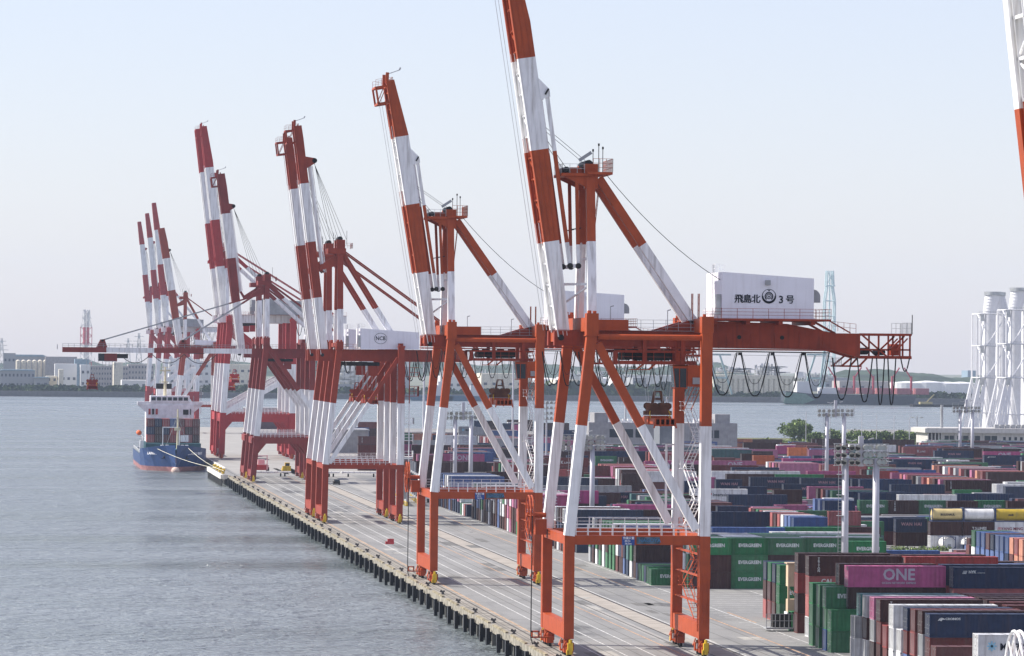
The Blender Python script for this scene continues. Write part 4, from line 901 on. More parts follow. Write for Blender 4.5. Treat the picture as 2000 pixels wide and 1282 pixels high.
# ------------------------------------------------------------------ containers
HC = 2.62
def container_mesh(L, detail):
    Wd = 2.44; mb = MB().mat(None); h = 2.6
    fr = .09
    for x in (0, L-.14):
        for y in (0, Wd-.14): mb.box(x, x+.14, y, y+.14, 0, h)
    for y in (0, Wd-.1): mb.box(.14, L-.14, y, y+.1, h-.1, h-.01); mb.box(.14, L-.14, y, y+.1, 0, .16)
    for x in (0, L-.1): mb.box(x, x+.1, .14, Wd-.14, h-.12, h-.01); mb.box(x, x+.1, .14, Wd-.14, 0, .16)
    # corrugated side towards -Y, flat far side, corrugated-looking roof in shallow ribs
    n = int(L/.56) if detail else int(L/1.15); a = .14; p = (L-.28)/n; dp = .045
    for k in range(n):
        x = a+k*p
        xs = (x, x+p*.32, x+p*.5, x+p*.82, x+p); ys = (.085, .085, .085-dp, .085-dp, .085)
        for i in range(4): mb.quad((xs[i], ys[i], .16), (xs[i+1], ys[i+1], .16), (xs[i+1], ys[i+1], h-.1), (xs[i], ys[i], h-.1))
    mb.quad((.14, Wd-.06, .16), (L-.14, Wd-.06, .16), (L-.14, Wd-.06, h-.1), (.14, Wd-.06, h-.1))
    mb.quad((L-.05, .14, .16), (L-.05, Wd-.14, .16), (L-.05, Wd-.14, h-.1), (L-.05, .14, h-.1))
    nr = 8 if L > 8 else 4; p = (L-.2)/nr
    for k in range(nr):
        x = .1+k*p
        mb.quad((x, .1, h-.04), (x+p*.8, .1, h-.04), (x+p*.8, Wd-.1, h-.04), (x, Wd-.1, h-.04)); mb.quad((x+p*.8, .1, h-.06), (x+p, .1, h-.06), (x+p, Wd-.1, h-.06), (x+p*.8, Wd-.1, h-.06))
    mb.quad((.1, .1, .1), (.1, Wd-.1, .1), (L-.1, Wd-.1, .1), (L-.1, .1, .1))
    if not detail: 
        mb.quad((.06, .14, .16), (.06, Wd-.14, .16), (.06, Wd-.14, h-.12), (.06, .14, h-.12))
        mb.mat(GALV)
        for y in (.42, .95, 1.49, 2.02): mb.box(.0, .05, y-.035, y+.035, .1, h-.1)
    mb.mats[0] = CM['m']
    o = mb.build('container'); me = o.data; bpy.data.objects.remove(o); return me
def door_mesh():
    mb = MB().mat(None); h = 2.6
    mb.box(.03, .09, .0, 1.06, .16, h-.12)
    for z in (.55, 1.15, 1.75): mb.box(.015, .03, .06, 1.0, z, z+.32)
    mb.mat(GALV)
    for y in (.28, .80):
        mb.box(-.03, .012, y-.025, y+.025, .08, h-.06); mb.box(-.04, .0, y-.02, y+.25, .95, 1.0)
    for z in (.3, 1.3, 2.2): mb.box(-.01, .03, -.03, .08, z, z+.12)
    mb.mats[0] = CM['m']
    o = mb.build('door'); me = o.data; bpy.data.objects.remove(o); return me
CMESH = {(1, 1): container_mesh(12.19, True), (0, 1): container_mesh(6.06, True), (1, 0): container_mesh(12.19, False), (0, 0): container_mesh(6.06, False)}
DMESH = door_mesh()
def setmat(o, M):
    o.material_slots[0].link = 'OBJECT'; o.material_slots[0].material = M
LWHT = mat('container_lettering_white', (.60, .63, .62), .6, var=.2, scale=1.5); LRED = mat('container_lettering_red', (.55, .05, .05), .6); LMAR = mat('container_lettering_maroon', (.22, .02, .04), .6)
LGREY = mat('container_lettering_grey', (.45, .40, .46), .6)
def letter(o, t, L, z0=0):
    y = .025; cx = L/2
    def T(s, x, z, size, M=LWHT, **k): return put_text(s, o, (x, y, z), size, M, **k)
    if t == 'EVERGREEN': T('EVERGREEN', cx+.2, 1.45, .72, align='CENTER', bold=.028, sx=.92, space=1.03)
    elif t == 'ONE':
        T('ONE', L*.52, 1.5, 1.95, LGREY, align='CENTER', bold=.05, sx=.98); T('OCEAN NETWORK EXPRESS', L*.52, .52, .36, LGREY, align='CENTER', bold=.008, sx=.93)
    elif t in ('TRITON', 'TEX'):
        for i, ch in enumerate(t): T(ch, 1.3, 2.2-i*.31, .42, align='CENTER', bold=.012)
    elif t == 'WAN HAI': T('WAN HAI', cx, 1.55, .85, mat('container_lettering_pale_red', (.38, .22, .25), .6), align='CENTER', bold=.02, space=1.1)
    elif t == 'Interasia':
        T('Interasia', cx-1.4, 1.35, .95, INK, bold=.012)
        mb = MB().mat(LRED); x = cx-2.35
        mb.prism([(x, 1.05), (x+.7, 1.4), (x+.7, 1.75), (x, 1.4)], .0, .04); mb.mat(INK).prism([(x-.1, 1.3), (x+.6, 1.8), (x+.3, 1.95), (x-.1, 1.7)], .0, .035); mb.build('logo', o)
    elif t == 'K LINE': T('K', cx-1.6, 1.35, 1.15, bold=.02); T('LINE', cx-.6, 1.25, .75, bold=.015, space=1.15)
    elif t == 'CRONOS':
        T('CRONOS', 1.75, 2.05, .34, bold=.012, sx=1.2)
        mb = MB().mat(LWHT); mb.prism([(.9, 1.85), (1.1, 2.1), (1.35, 2.2), (1.65, 2.1), (1.7, 1.95), (1.45, 2.0), (1.3, 1.8), (1.1, 1.9)], .01, .04); mb.build('logo', o)
    elif t == 'NYK':
        T('NYK', 1.9, 2.0, .45, bold=.02); T('LOGISTICS', 3.0, 1.9, .2)
        mb = MB().mat(LWHT)
        for k in range(3): mb.prism([(1.1+.05*k, 1.8+.14*k), (1.6+.05*k, 1.8+.14*k), (1.63+.05*k, 1.87+.14*k), (1.13+.05*k, 1.87+.14*k)], .01, .04)
        mb.build('logo', o)
    elif t == 'CAI': T('CAI', 1.6, 1.9, .85, bold=.02)
    elif t == 'MAERSK':
        T('MAERSK', 2.3, 1.3, .95, INK, bold=.03)
        mb = MB().mat(mat('pale_blue_logo', (.25, .50, .65), .6)); x0 = 1.45
        for k in range(4):
            a = k*math.pi/4; mb.beam((x0+.5*math.cos(a), .03, 1.4+.5*math.sin(a)), (x0-.5*math.cos(a), .03, 1.4-.5*math.sin(a)), .05, .14, (0, 0, 1) if k != 2 else (1, 0, 0))
        mb.build('logo', o)
    elif t == 'YANG MING': T('YANG MING', cx+.35, 1.3, .75, LMAR, align='CENTER', bold=.012); T('(T)', .9, 1.3, .6, LRED, align='CENTER', bold=.02)
    elif t == 'T.S.LINES': T('T.S.LINES', cx+.2, 1.35, .7, align='CENTER', bold=.015)
    elif t == 'COSCO': T('COSCO', cx, 1.4, .6, LRED, align='CENTER')
    elif t == 'Hapag-Lloyd': T('Hapag-Lloyd', cx+.6, 1.4, .85, mat('dark_blue_lettering', (.03, .05, .2), .6), align='CENTER', bold=.012)
    else:
        T('BULKHAUL' if t == 'B' else t, cx, 1.4, .6, align='CENTER')
# every stack: x, y, 1 long / 0 short, lettering index, two digits of colour per tier from the top, one digit of detail per tier
YARD = [
 (37.2,569.9,0,0,131112,244),(37.2,566.4,0,0,181012,222),(37.2,563,0,0,131110,242),(37.2,559.7,0,1,181818,111),(35.7,538.8,1,0,11121110,1222),(35.8,531.7,1,2,11121215,1242),(33.2,515.5,0,0,181818,222),(33.2,511.2,0,0,181818,222),(33.2,506.9,0,1,181814,122),(33.2,503.6,0,0,1818,11),(35.7,511.5,1,0,11121211,1333),(35.7,506,1,3,17111117,1133),
 (33.6,491.6,1,0,1615,22),(34.4,492.1,1,0,191916,133),(34.4,488.3,1,0,161115,222),(34.5,484.7,1,0,171611,122),(34.4,480.5,1,4,111011,124),(33.8,474,1,0,1210,24),(33.7,470.2,1,0,151515,124),(33.9,467.1,0,0,1515,24),(34.2,464.9,1,0,131014,124),(34.4,461.9,1,0,101211,223),(34.7,459.3,1,0,111610,123),(34.3,453.7,1,5,131015,113),
 (31.9,440,1,0,1010,13),(31.8,420.2,1,6,151515,133),(48.4,503.9,1,7,13121112,1233),(47.7,535.5,1,0,11111210,2333),(48.1,530.3,1,0,12101112,1333),(48.4,510.2,1,0,13121011,2433),(47.2,492.7,1,0,101011,433),(47.2,489.5,1,0,101211,233),(47.2,485.5,1,0,111310,233),(47.2,481,1,0,111112,233),(46.8,476,1,0,101810,233),(46.9,470,1,0,101012,233),
 (38.8,641.8,0,1,181111,111),(44.7,642.4,0,1,181818,111),(50.7,643,0,1,181118,123),(56.7,643.5,0,1,181811,133),(61.4,633,0,1,181818,133),(38.6,644.7,0,0,151818,244),(44.8,644.7,0,0,181811,433),(51,644.7,0,0,161811,433),(57.2,644.7,0,0,101818,433),(63.4,644.7,0,0,181518,233),(38.6,648.4,0,0,181518,244),(44.8,648.4,0,0,151810,433),
 (51,648.4,0,0,181518,433),(57.2,648.4,0,0,151818,433),(63.4,648.4,0,0,151810,433),(38.6,652.1,0,0,181518,243),(44.8,652.1,0,0,151810,433),(51,652.1,0,0,181811,433),(57.2,652.1,0,0,181518,433),(63.4,652.1,0,0,181518,433),(38.6,655.8,0,0,161811,243),(44.8,655.8,0,0,161811,433),(51,655.8,0,0,181518,433),(57.2,655.8,0,0,181811,433),
 (63.4,655.8,0,0,181518,433),(38.6,659.5,0,0,151810,243),(44.8,659.5,0,0,161811,433),(51,659.5,0,0,181518,433),(69.5,659,1,0,1410,23),(33.7,650.4,0,1,18,1),(34.2,667.6,0,0,13,4),(34.2,664.8,0,0,18,4),(34.2,662,0,0,18,4),(34.2,659.3,0,0,13,4),(34.2,656.6,0,0,18,2),(34.2,678.6,0,0,1913,44),
 (34.2,674.6,0,0,1815,44),(34.4,671.5,1,8,111111,114),(34.4,724.6,1,0,131816,244),(34.4,720.3,1,0,151311,244),(34.4,716.1,1,0,131815,244),(34.4,711.9,1,0,111118,244),(34.4,707.8,1,0,181515,244),(34.4,703.7,1,0,181118,244),(34.4,699.7,1,0,181818,244),(34.4,695.7,1,0,151818,244),(34.4,691.7,1,0,111510,244),(34.4,687.8,1,0,131311,444),
 (34.4,683.9,1,0,141314,144),(34.4,685.7,1,0,101011,244),(34.6,772.8,1,0,151011,244),(34.6,768.6,1,0,111315,244),(34.6,764.5,1,0,101310,244),(34.6,760.4,1,0,151311,222),(36.4,756.7,1,0,131313,122),(47.7,758.1,1,0,111111,143),(60.3,751.2,1,0,131313,143),(48.7,682.5,1,0,141418,133),(58.6,684.6,1,0,181818,233),(55.6,665.7,1,0,151816,233),
 (77.5,757.6,0,1,181118,233),(82.8,756.2,0,0,121818,143),(100.7,815.2,0,1,181118,143),(70.8,769.8,0,0,121110,433),(70.8,766.1,0,0,111113,433),(70.8,762.3,0,0,181815,433),(70.8,758.6,0,0,121516,433),(70.8,755,0,0,151516,433),(70.8,747.8,0,0,121618,433),(70.8,744.2,0,0,101110,233),(70.8,740.7,0,0,121214,433),(70.8,737.2,0,0,151515,433),
 (70.8,733.7,0,0,141413,433),(70.8,730.3,0,0,141313,433),(70.8,726.9,0,0,141413,233),(95.9,826.9,0,9,151218,433),(106.5,814.9,0,4,111118,143),(112.5,815.8,0,1,181818,143),(118.2,814,0,0,111118,143),(124.9,817.6,0,1,181811,143),(130.7,815.8,0,0,111118,243),(93,821.7,0,0,141311,433),(93,816.5,0,0,141413,233),(93,811.4,0,0,131411,233),
 (102.6,789.9,0,10,1311,11),(104.1,793.4,0,0,11,4),(106.4,776.6,0,0,1115,11),(112.6,776.6,0,11,1115,14),(118.8,776.6,0,12,1511,23),(90.7,673.3,0,0,181512,243),(90.7,669.9,0,0,141414,243),(90.7,666.5,0,0,141413,243),(90.7,663.2,0,0,101414,243),(90.7,659.9,0,0,131414,243),(90.7,656.6,0,0,141413,243),(90.7,653.4,0,0,141414,243),
 (90.7,650.1,0,0,141314,243),(90.7,647,0,0,201016,443),(90.7,643.8,0,0,122010,243),(90.7,640.7,0,0,202012,443),(77.6,879.8,1,9,151313,133),(79.6,844.8,1,0,131313,133),(94.7,948.7,0,10,131013,233),(106.3,969,1,10,131113,143),(117.5,964.4,1,10,131311,133),(128.7,959.9,1,0,131011,233),(104.5,917,1,10,131311,243),(95,877.1,0,0,111110,243),
 (106.7,899.3,1,0,171011,243),(106.5,887.7,1,0,111012,233),(106.5,882.3,1,0,101211,433),(106.5,877,1,0,131413,433),(106.5,871.8,1,0,181613,233),(109.3,868.4,1,0,131311,233),(110.1,860.3,1,0,131318,233),(116,849.6,1,0,151813,133),(130.1,857.6,1,0,131313,133),(152.6,907.8,0,0,131211,233),(149.8,955.5,1,4,111110,133),(149,999.7,1,0,121110,433),
 (149,993.5,1,0,121710,433),(149,987.3,1,0,111612,433),(149,981.2,1,0,161110,233),(149,975.2,1,0,121211,233),(149,969.3,1,0,201112,433),(149,963.4,1,0,111210,433),(149,957.6,1,0,171112,433),(149,1011.1,1,0,171112,233),(148.7,994.3,1,0,171011,433),(129.6,955.2,1,0,131311,133),(129.4,919.6,1,0,131311,133),(176,1084.9,1,0,201115,433),
 (176,1078.4,1,0,101211,433),(176,1072,1,0,151613,433),(176,1065.7,1,0,121110,433),(176,1059.5,1,0,161211,433),(176,1053.3,1,0,121012,433),(176,1047.2,1,0,111112,233),(176,1041.1,1,0,171210,433),(176,1035.2,1,0,201110,433),(176,1029.3,1,0,121611,233),(176,1023.4,1,0,111112,243),(178.1,1145.1,1,10,131311,233),(215.1,1258.1,1,10,131313,233),
 (214.9,1302.5,1,14,121220,233),(217.7,1203.6,1,5,131311,243),(228.5,1249.7,1,3,171711,233),(207.1,1333.7,1,9,151113,233),(224.1,1285.7,1,0,111112,233),(237.7,1289.6,1,0,111110,233),(261.8,1555.1,1,0,1111,23),(253.1,1555.7,1,0,1313,23),(210,1427.9,1,4,111113,233),(163.4,1185.3,0,10,131311,233),(174.7,1416.1,1,15,201113,243),(174.2,1361.2,1,0,111310,233),
 (145.2,1252.6,1,0,191210,233),(209.1,1544.2,1,0,1111,23),(175.9,1310.9,0,0,171113,233),(175.1,1286.6,0,0,201311,233),(145,1180.5,0,0,201113,233),(145.2,1200.9,0,0,111310,233),(176.1,1258.1,1,0,171113,233),(147.3,1147,1,0,171711,233),(136,1109.3,1,0,151611,433),(136,1104.8,1,0,121610,433),(136,1100.2,1,0,171211,433),(136,1095.7,1,0,101712,433),
 (136,1091.3,1,0,171710,233),(146.3,1123.6,1,10,131313,233),(122.3,1117.7,1,3,171113,233),(102.7,1108.5,1,3,171113,233),(130.1,1022.1,1,0,171311,233),(114.7,1072.6,1,0,101111,233),(116.5,1052.6,1,0,131311,233),(113.4,1028.4,1,0,111311,433),(105.2,1016.8,1,0,151311,233),(115.5,1018.9,1,0,151110,233),(145.5,1083.9,1,0,121011,233),(104.9,993.2,1,0,111110,243),
 (116.5,992,1,0,181811,233),(128.3,990.9,1,0,101111,233),(96.6,1159.8,0,1,181013,233),(101.9,1150.7,0,8,111110,233),(89.3,1165,0,0,131311,433),(82.1,1058,1,0,101711,243),(86,1077.7,1,0,121210,433),(86,1074.2,1,0,121512,433),(86,1067.2,1,0,121110,433),(86,1063.7,1,0,121211,433),(86,1056.9,1,0,171619,433),(86,1053.5,1,0,171711,433),
 (86,1050.1,1,0,121717,233),(84,1032.5,1,0,151611,443),(84,1028.7,1,0,161610,443),(84,1024.8,1,8,111211,443),(79.7,994.5,0,0,111111,223),(88.5,1030.4,1,0,121211,433),(88.5,1026.7,1,0,121010,433),(88.5,1023,1,0,171211,433),(88.5,1019.4,1,0,121516,433),(88.5,1015.7,1,0,121212,433),(88.5,1012.1,1,0,151011,123),(98,1074.8,0,12,151611,433),
 (67.1,934.1,0,10,1311,23),(64.1,931.5,0,0,1111,23),(57.8,909.8,0,0,1311,23),(92.2,1156.9,1,0,1311,43),(67.9,981.2,1,0,1613,23),(137.6,1438.1,0,0,151511,233),(142.7,1439.8,0,0,151511,233),(149.3,1445.3,0,3,151511,233),(117.2,1269.8,1,3,171713,233),(105.9,1249.9,1,0,101011,233),(105,1221.6,1,0,131311,233),(112.7,1223.8,1,0,131311,443),
 (165.4,1675,1,0,2020,24),(172.7,1671.1,1,0,1111,23),(109.1,1115.3,1,3,171711,433),(120,1218.7,1,0,101211,433),(120,1213.1,1,0,121011,433),(120,1207.7,1,0,111610,433),(120,1202.2,1,0,171210,433),(120,1196.8,1,0,121111,233),(119.9,1173,1,0,101113,233),(103.3,1076,1,0,111110,233),(35.7,989.1,1,8,111111,433),(47.5,998.3,1,0,111113,143),
 (56.9,1049.3,1,0,1313,43),(54.8,954.3,1,0,131311,133),(63.7,1176.7,0,0,1111,43),(45.2,1080.9,0,0,111111,233),(54.9,1174,1,3,171011,233),(71.4,1312.4,0,0,15151515,4333),(73.5,1303.2,0,3,15151515,2333),(70,1311.8,0,0,15151515,2433),(95,1448.2,1,0,111110,433),(95,1442.4,1,0,111615,433),(95,1436.6,1,0,161011,433),(95,1430.9,1,0,121110,433),
 (95,1425.3,1,0,121011,433),(95,1419.7,1,0,151610,433),(95,1414.1,1,0,121211,433),(95,1408.6,1,0,121112,433),(95,1403.1,1,0,111611,433),(95,1397.7,1,0,152011,433),(95,1392.3,1,0,111112,433),(95,1386.9,1,0,161610,233),(78.4,1237.9,1,0,111111,233),(91.7,1469.8,0,6,16161611,2433),(95.2,1459,0,0,16161611,2433),(110,1560.9,1,0,101211,433),
 (110,1550.4,1,0,151210,433),(110,1539.9,1,0,111710,433),(43.1,862.3,1,3,171111,243),(47.4,896,1,0,161311,233),(129.9,1763.4,0,0,131311,233),(135.3,1765.9,0,0,111113,443),(111.1,1537.7,1,0,141411,233),(134.2,1666.6,0,0,171711,243),(135,1703.6,0,0,131511,433),(140,1729.3,0,0,151311,433),(140,1718.2,0,0,131711,433),(104.2,1410.8,1,3,171012,233),
 (102.5,1327,0,0,142011,233),(105.3,1327.9,0,0,111111,433),(79.4,1138,1,14,101011,143),(133.2,1558.6,1,0,131311,233),(108.2,1371.7,1,3,171711,233),(167.9,1963.4,1,0,1111,24),(173.8,1879.1,1,0,1111,24),(57.4,1286.7,1,0,111111,233),(40.4,1281.5,1,0,101010,122),(51.5,1414.2,1,4,101111,243),(63.8,1583.5,0,0,141414,244),(76.2,1709.1,1,0,101111,224),
 (75,1466.1,1,0,201611,233),(64.7,1358,1,0,161111,233),(80.1,1445.7,0,0,131311,433),(36.9,1094.9,1,0,111111,111),(45.9,1090.7,1,4,111111,233),(34.8,988,1,0,131711,444),(34.8,983.5,1,0,141311,444),(34.8,979,1,0,131413,444),(34.8,974.6,1,0,141511,444),(34.8,970.2,1,0,161613,444),(34.8,965.9,1,0,151311,444),(34.8,961.5,1,0,131114,444),
 (34.8,957.3,1,0,141411,144),(34.8,952.9,0,0,1413,44),(34.8,947.9,0,0,1313,44),(34.8,942.9,0,0,1713,44),(34.8,938,0,10,1513,23),(34.8,913.7,1,0,151611,444),(34.8,909.1,1,0,181113,444),(34.8,904.4,1,0,131411,444),(34.8,899.8,1,0,131311,244),(34.8,895.3,1,0,151816,444),(34.8,890.8,1,0,161011,444),(34.8,886.4,1,0,121311,244),
 (34.8,882,1,0,111615,444),(34.8,877.6,1,0,151111,444),(34.8,873.3,1,0,161611,244),(34.8,869,1,0,111111,444),(34.8,864.8,1,0,141414,444),(34.8,860.6,1,0,151611,244),(34.8,856.4,1,0,181511,444),(34.8,852.3,1,0,151010,444),(34.8,848.2,1,0,171715,244),(34.8,844.2,1,0,151217,444),(34.8,840.2,1,0,171010,434),(34.6,838,1,0,171111,444),
 (34.6,834,1,3,171111,144),(66.1,564.6,1,0,141013,433),(72.2,568.3,1,0,111018,433),(66.1,572,1,0,111018,433),(91.2,679.3,1,0,1010,43),(84.8,705.2,1,0,17,4),(97.3,705.2,1,0,1118,43),(91.2,708.9,1,0,12,4),(97.6,716.3,0,0,10,4),(78.7,720,0,0,1617,43),(97.6,720,1,0,16,4),(72.2,723.7,1,0,1016,43),
 (103.8,734.8,1,0,14,4),(103.8,738.5,1,0,13,4),(85.1,749.6,0,0,1111,23),(78.7,760.7,1,0,1518,43),(72.2,775.5,0,0,171315,433),(91.2,775.5,0,0,1819,24),(66.1,779.2,1,0,131113,233),(91.2,779.2,0,0,1015,43),(34.6,782.9,1,0,1613,22),(47.1,782.9,1,0,171310,233),(59.7,782.9,1,0,111516,243),(116.3,782.9,0,0,1616,43),
 (122.7,782.9,1,0,1112,43),(34.6,786.6,1,0,1312,44),(47.1,786.6,1,0,131315,433),(59.7,786.6,0,0,101211,433),(78.7,786.6,0,0,171311,233),(85.1,786.6,1,0,1315,43),(110.2,786.6,1,0,1118,23),(122.7,786.6,0,0,1318,43),(34.6,790.3,0,0,1610,44),(53.6,790.3,1,0,111318,433),(116.3,790.3,1,0,1318,43),(34.6,794,0,0,1018,44),
 (91.2,794,1,0,1310,22),(122.7,794,1,0,1515,43),(34.6,797.7,1,0,1010,44),(53.6,797.7,1,0,131013,233),(66.1,797.7,0,0,101713,433),(91.5,797.7,1,0,1616,43),(104.1,797.7,0,0,1312,43),(110.5,797.7,1,0,1810,23),(123,797.7,1,0,1318,43),(34.6,801.4,1,0,1310,44),(59.7,801.4,1,0,101714,433),(97.3,801.4,1,0,1610,43),
 (109.9,801.4,0,0,1411,43),(116.3,801.4,1,0,1013,43),(128.9,801.4,1,0,1611,43),(34.6,805.1,0,0,1016,44),(53.6,805.1,0,0,111619,433),(60,805.1,1,0,131019,433),(97.6,805.1,1,0,1112,43),(110.2,805.1,0,0,1310,43),(116.6,805.1,1,0,1311,43),(129.2,805.1,1,0,1013,43),(34.6,808.8,1,0,1313,44),(53.6,808.8,1,0,181911,433),
 (66.1,808.8,0,0,101911,433),(104.1,808.8,1,0,1619,43),(116.6,808.8,1,0,1111,43),(129.2,808.8,1,0,1313,43),(34.6,812.5,0,0,1110,44),(60,812.5,1,0,111313,433),(34.6,816.2,1,0,1713,44),(60,816.2,1,0,161018,433),(34.6,819.9,1,0,1311,44),(34.6,823.6,0,0,1110,44),(34.6,827.3,0,0,1611,44),(41,827.3,1,0,1110,43),
 (60,827.3,0,0,181019,433),(135.6,827.3,0,0,101917,433),(34.6,831,1,0,1218,44),(135.3,831,1,0,131015,433),(59.7,834.7,0,0,161316,433),(91.2,834.7,1,0,1913,43),(60,838.4,1,0,111411,233),(85.1,842.1,1,0,1014,43),(59.7,845.8,0,0,191213,433),(97.6,849.5,0,0,1413,43),(97.3,853.2,1,0,1711,43),(122.4,853.2,0,0,101512,433),
 (97.3,860.6,1,0,1410,43),(59.7,864.3,0,0,1013,43),(91.2,864.3,1,0,1015,43),(135.3,864.3,0,0,161316,433),(91.2,882.8,1,0,1716,43),(135.3,882.8,0,0,181018,233),(97.3,893.9,1,0,1611,43),(91.2,897.6,0,0,131111,233),(97.6,905,1,0,1812,43),(104.1,908.7,1,0,1916,43),(59.7,919.8,1,0,13,4),(34.6,923.5,1,0,13,4),
 (78.7,923.5,1,0,1812,43),(154.3,923.5,1,0,151413,233),(34.6,927.2,1,0,12,4),(66.1,927.2,1,0,12,4),(154.6,927.2,1,0,161411,433),(34.6,930.9,0,0,15,4),(78.7,930.9,1,0,1013,43),(34.6,934.6,0,0,18,4),(85.1,934.6,0,0,131313,233),(104.1,934.6,0,0,1013,43),(142,934.6,1,0,1310,43),(72.5,938.3,1,0,1018,43),
 (85.1,938.3,1,0,1113,43),(160.4,938.3,1,0,161115,433),(103.8,942,1,0,1612,43),(141.7,942,1,0,1110,43),(160.7,942,0,0,151018,433),(84.8,945.7,0,0,1218,43),(78.7,949.4,0,0,1112,43),(141.7,949.4,1,0,1011,43),(154.3,949.4,1,0,1313,43),(78.7,953.1,1,0,1410,43),(103.8,953.1,1,0,1818,43),(166.5,953.1,0,0,181810,433),
 (78.7,956.8,0,0,1110,43),(104.1,956.8,1,0,1211,43),(85.1,960.5,1,0,1117,43),(59.7,964.2,0,0,111513,433),(91.2,964.2,0,0,171113,233),(91.5,979,0,0,1013,43),(91.5,982.7,0,0,1110,43),(66.1,1023.4,0,0,121013,233),(66.4,1027.1,1,0,1315,43),(148.1,1027.1,0,0,121113,233),(148.1,1034.5,0,0,191810,433),(72.2,1038.2,1,0,1118,23),
 (154,1038.2,1,0,141112,233),(147.8,1041.9,1,0,101219,233),(72.5,1045.6,1,0,1513,43),(66.1,1053,0,0,111616,243),(72.5,1053,0,0,101311,233),(154.3,1056.7,1,0,161513,433),(60,1060.4,0,0,121011,233),(104.1,1060.4,0,0,1315,43),(110.5,1060.4,1,0,1612,43),(60,1064.1,1,0,101310,433),(154.5,1064.1,0,0,181912,433),(103.8,1067.8,1,0,1013,43),
 (60,1071.5,1,0,161614,433),(72.5,1071.5,1,0,1818,43),(59.7,1075.2,1,0,181016,433),(47.1,1086.3,1,0,1613,43),(59.7,1086.3,0,0,101318,233),(60.3,1090,0,0,101215,433),(66.7,1090,0,0,111819,433),(73.1,1090,1,0,1011,43),(154.8,1090,1,0,101117,233),(59.7,1093.7,1,0,1813,43),(154.3,1097.4,1,0,161419,433),(179.7,1097.4,1,0,111213,433),
 (66.1,1101.1,0,0,121110,433),(154.3,1101.1,1,0,151313,433),(179.4,1101.1,1,0,131115,433),(66.4,1112.2,0,0,171117,433),(66.1,1115.9,0,0,161112,433),(160.7,1115.9,1,0,131713,433),(185.8,1115.9,1,0,181416,433),(185.5,1119.6,0,0,161812,433),(72.2,1123.3,0,0,101511,433),(166.8,1123.3,0,0,151610,433),(192.2,1123.3,0,0,111813,433),(160.4,1127,1,0,121312,433),
 (185.5,1127,1,0,111913,433),(210.6,1127,1,0,111813,433),(66.4,1130.7,0,0,161211,433),(211.2,1130.7,0,0,161313,433),(160.7,1134.4,1,0,111111,433),(210.9,1134.4,1,0,111011,433),(160.4,1138.1,1,0,131110,433),(72.5,1141.8,0,0,191718,433),(79,1141.8,0,0,131011,433),(161.3,1141.8,1,0,131011,433),(186.4,1141.8,0,0,1011,43),(192.8,1141.8,0,0,151016,433),
 (66.1,1145.5,1,0,1210,43),(210.6,1145.5,0,0,1019,43),(166.5,1149.2,1,0,111716,433),(179.1,1149.2,0,0,131511,433),(185.5,1149.2,1,0,161616,433),(198,1149.2,0,0,111812,433),(47.1,1152.9,0,0,101315,233),(128.9,1152.9,0,0,101016,433),(185.8,1152.9,1,0,131214,433),(198.3,1152.9,0,0,111213,433),(47.1,1156.6,0,0,111118,433),(166.8,1156.6,0,0,141713,433),
 (205.3,1156.6,1,0,1711,43),(47.4,1160.3,0,0,131412,433),(79,1160.3,0,0,101210,433),(142.3,1160.3,1,0,1110,43),(179.9,1160.3,1,0,171812,433),(192.5,1160.3,1,0,181711,433),(78.7,1164,0,0,131312,433),(141.7,1164,1,0,1113,43),(173.2,1164,0,0,181310,433),(179.7,1164,1,0,101013,433),(47.4,1167.7,0,0,171211,433),(79.3,1167.7,0,0,171711,433),
 (199.2,1167.7,0,0,131113,433),(205.6,1167.7,1,0,1311,43),(218.2,1167.7,1,0,1313,43),(141.7,1171.4,1,0,1011,43),(179.4,1171.4,0,0,131716,433),(185.8,1171.4,1,0,151013,433),(47.1,1175.1,0,0,101013,433),(142,1175.1,1,0,1713,43),(154.6,1175.1,0,0,141511,433),(173.5,1175.1,1,0,111913,433),(186.1,1175.1,1,0,191113,433),(172.9,1178.8,1,0,191514,433),
 (210.6,1178.8,0,0,1513,43),(217,1178.8,1,0,1318,43),(66.1,1182.5,1,0,1112,43),(179.7,1182.5,1,0,141116,433),(223.7,1182.5,1,0,131614,433),(53.6,1186.2,1,0,131312,433),(66.1,1186.2,1,0,1610,43),(110.2,1186.2,1,0,1313,43),(172.9,1186.2,1,0,151212,433),(185.5,1186.2,1,0,131318,433),(204.5,1189.9,1,0,1318,43),(217,1189.9,0,0,1019,43),
 (223.4,1189.9,1,0,1711,43),(59.7,1193.6,1,0,141718,233),(84.8,1193.6,0,0,161013,433),(91.2,1193.6,1,0,1017,43),(179.4,1193.6,1,0,131310,433),(59.7,1197.3,1,0,131310,433),(103.8,1197.3,1,0,1218,43),(185.5,1197.3,0,0,131210,433),(59.7,1201,1,0,161111,433),(72.2,1201,0,0,1613,43),(179.4,1201,1,0,161416,433),(47.1,1204.7,1,0,1011,44),
 (91.2,1204.7,1,0,1019,43),(185.5,1204.7,1,0,111211,433),(47.1,1208.4,0,0,1013,44),(185.8,1208.4,1,0,161313,433),(60,1212.1,1,0,121311,433),(72.5,1212.1,0,0,1510,43),(91.5,1212.1,0,0,111113,433),(179.7,1212.1,1,0,121411,433),(47.1,1215.8,1,0,1310,44),(59.7,1215.8,1,0,161716,433),(179.4,1215.8,1,0,131310,433),(47.1,1219.5,1,0,1911,44),
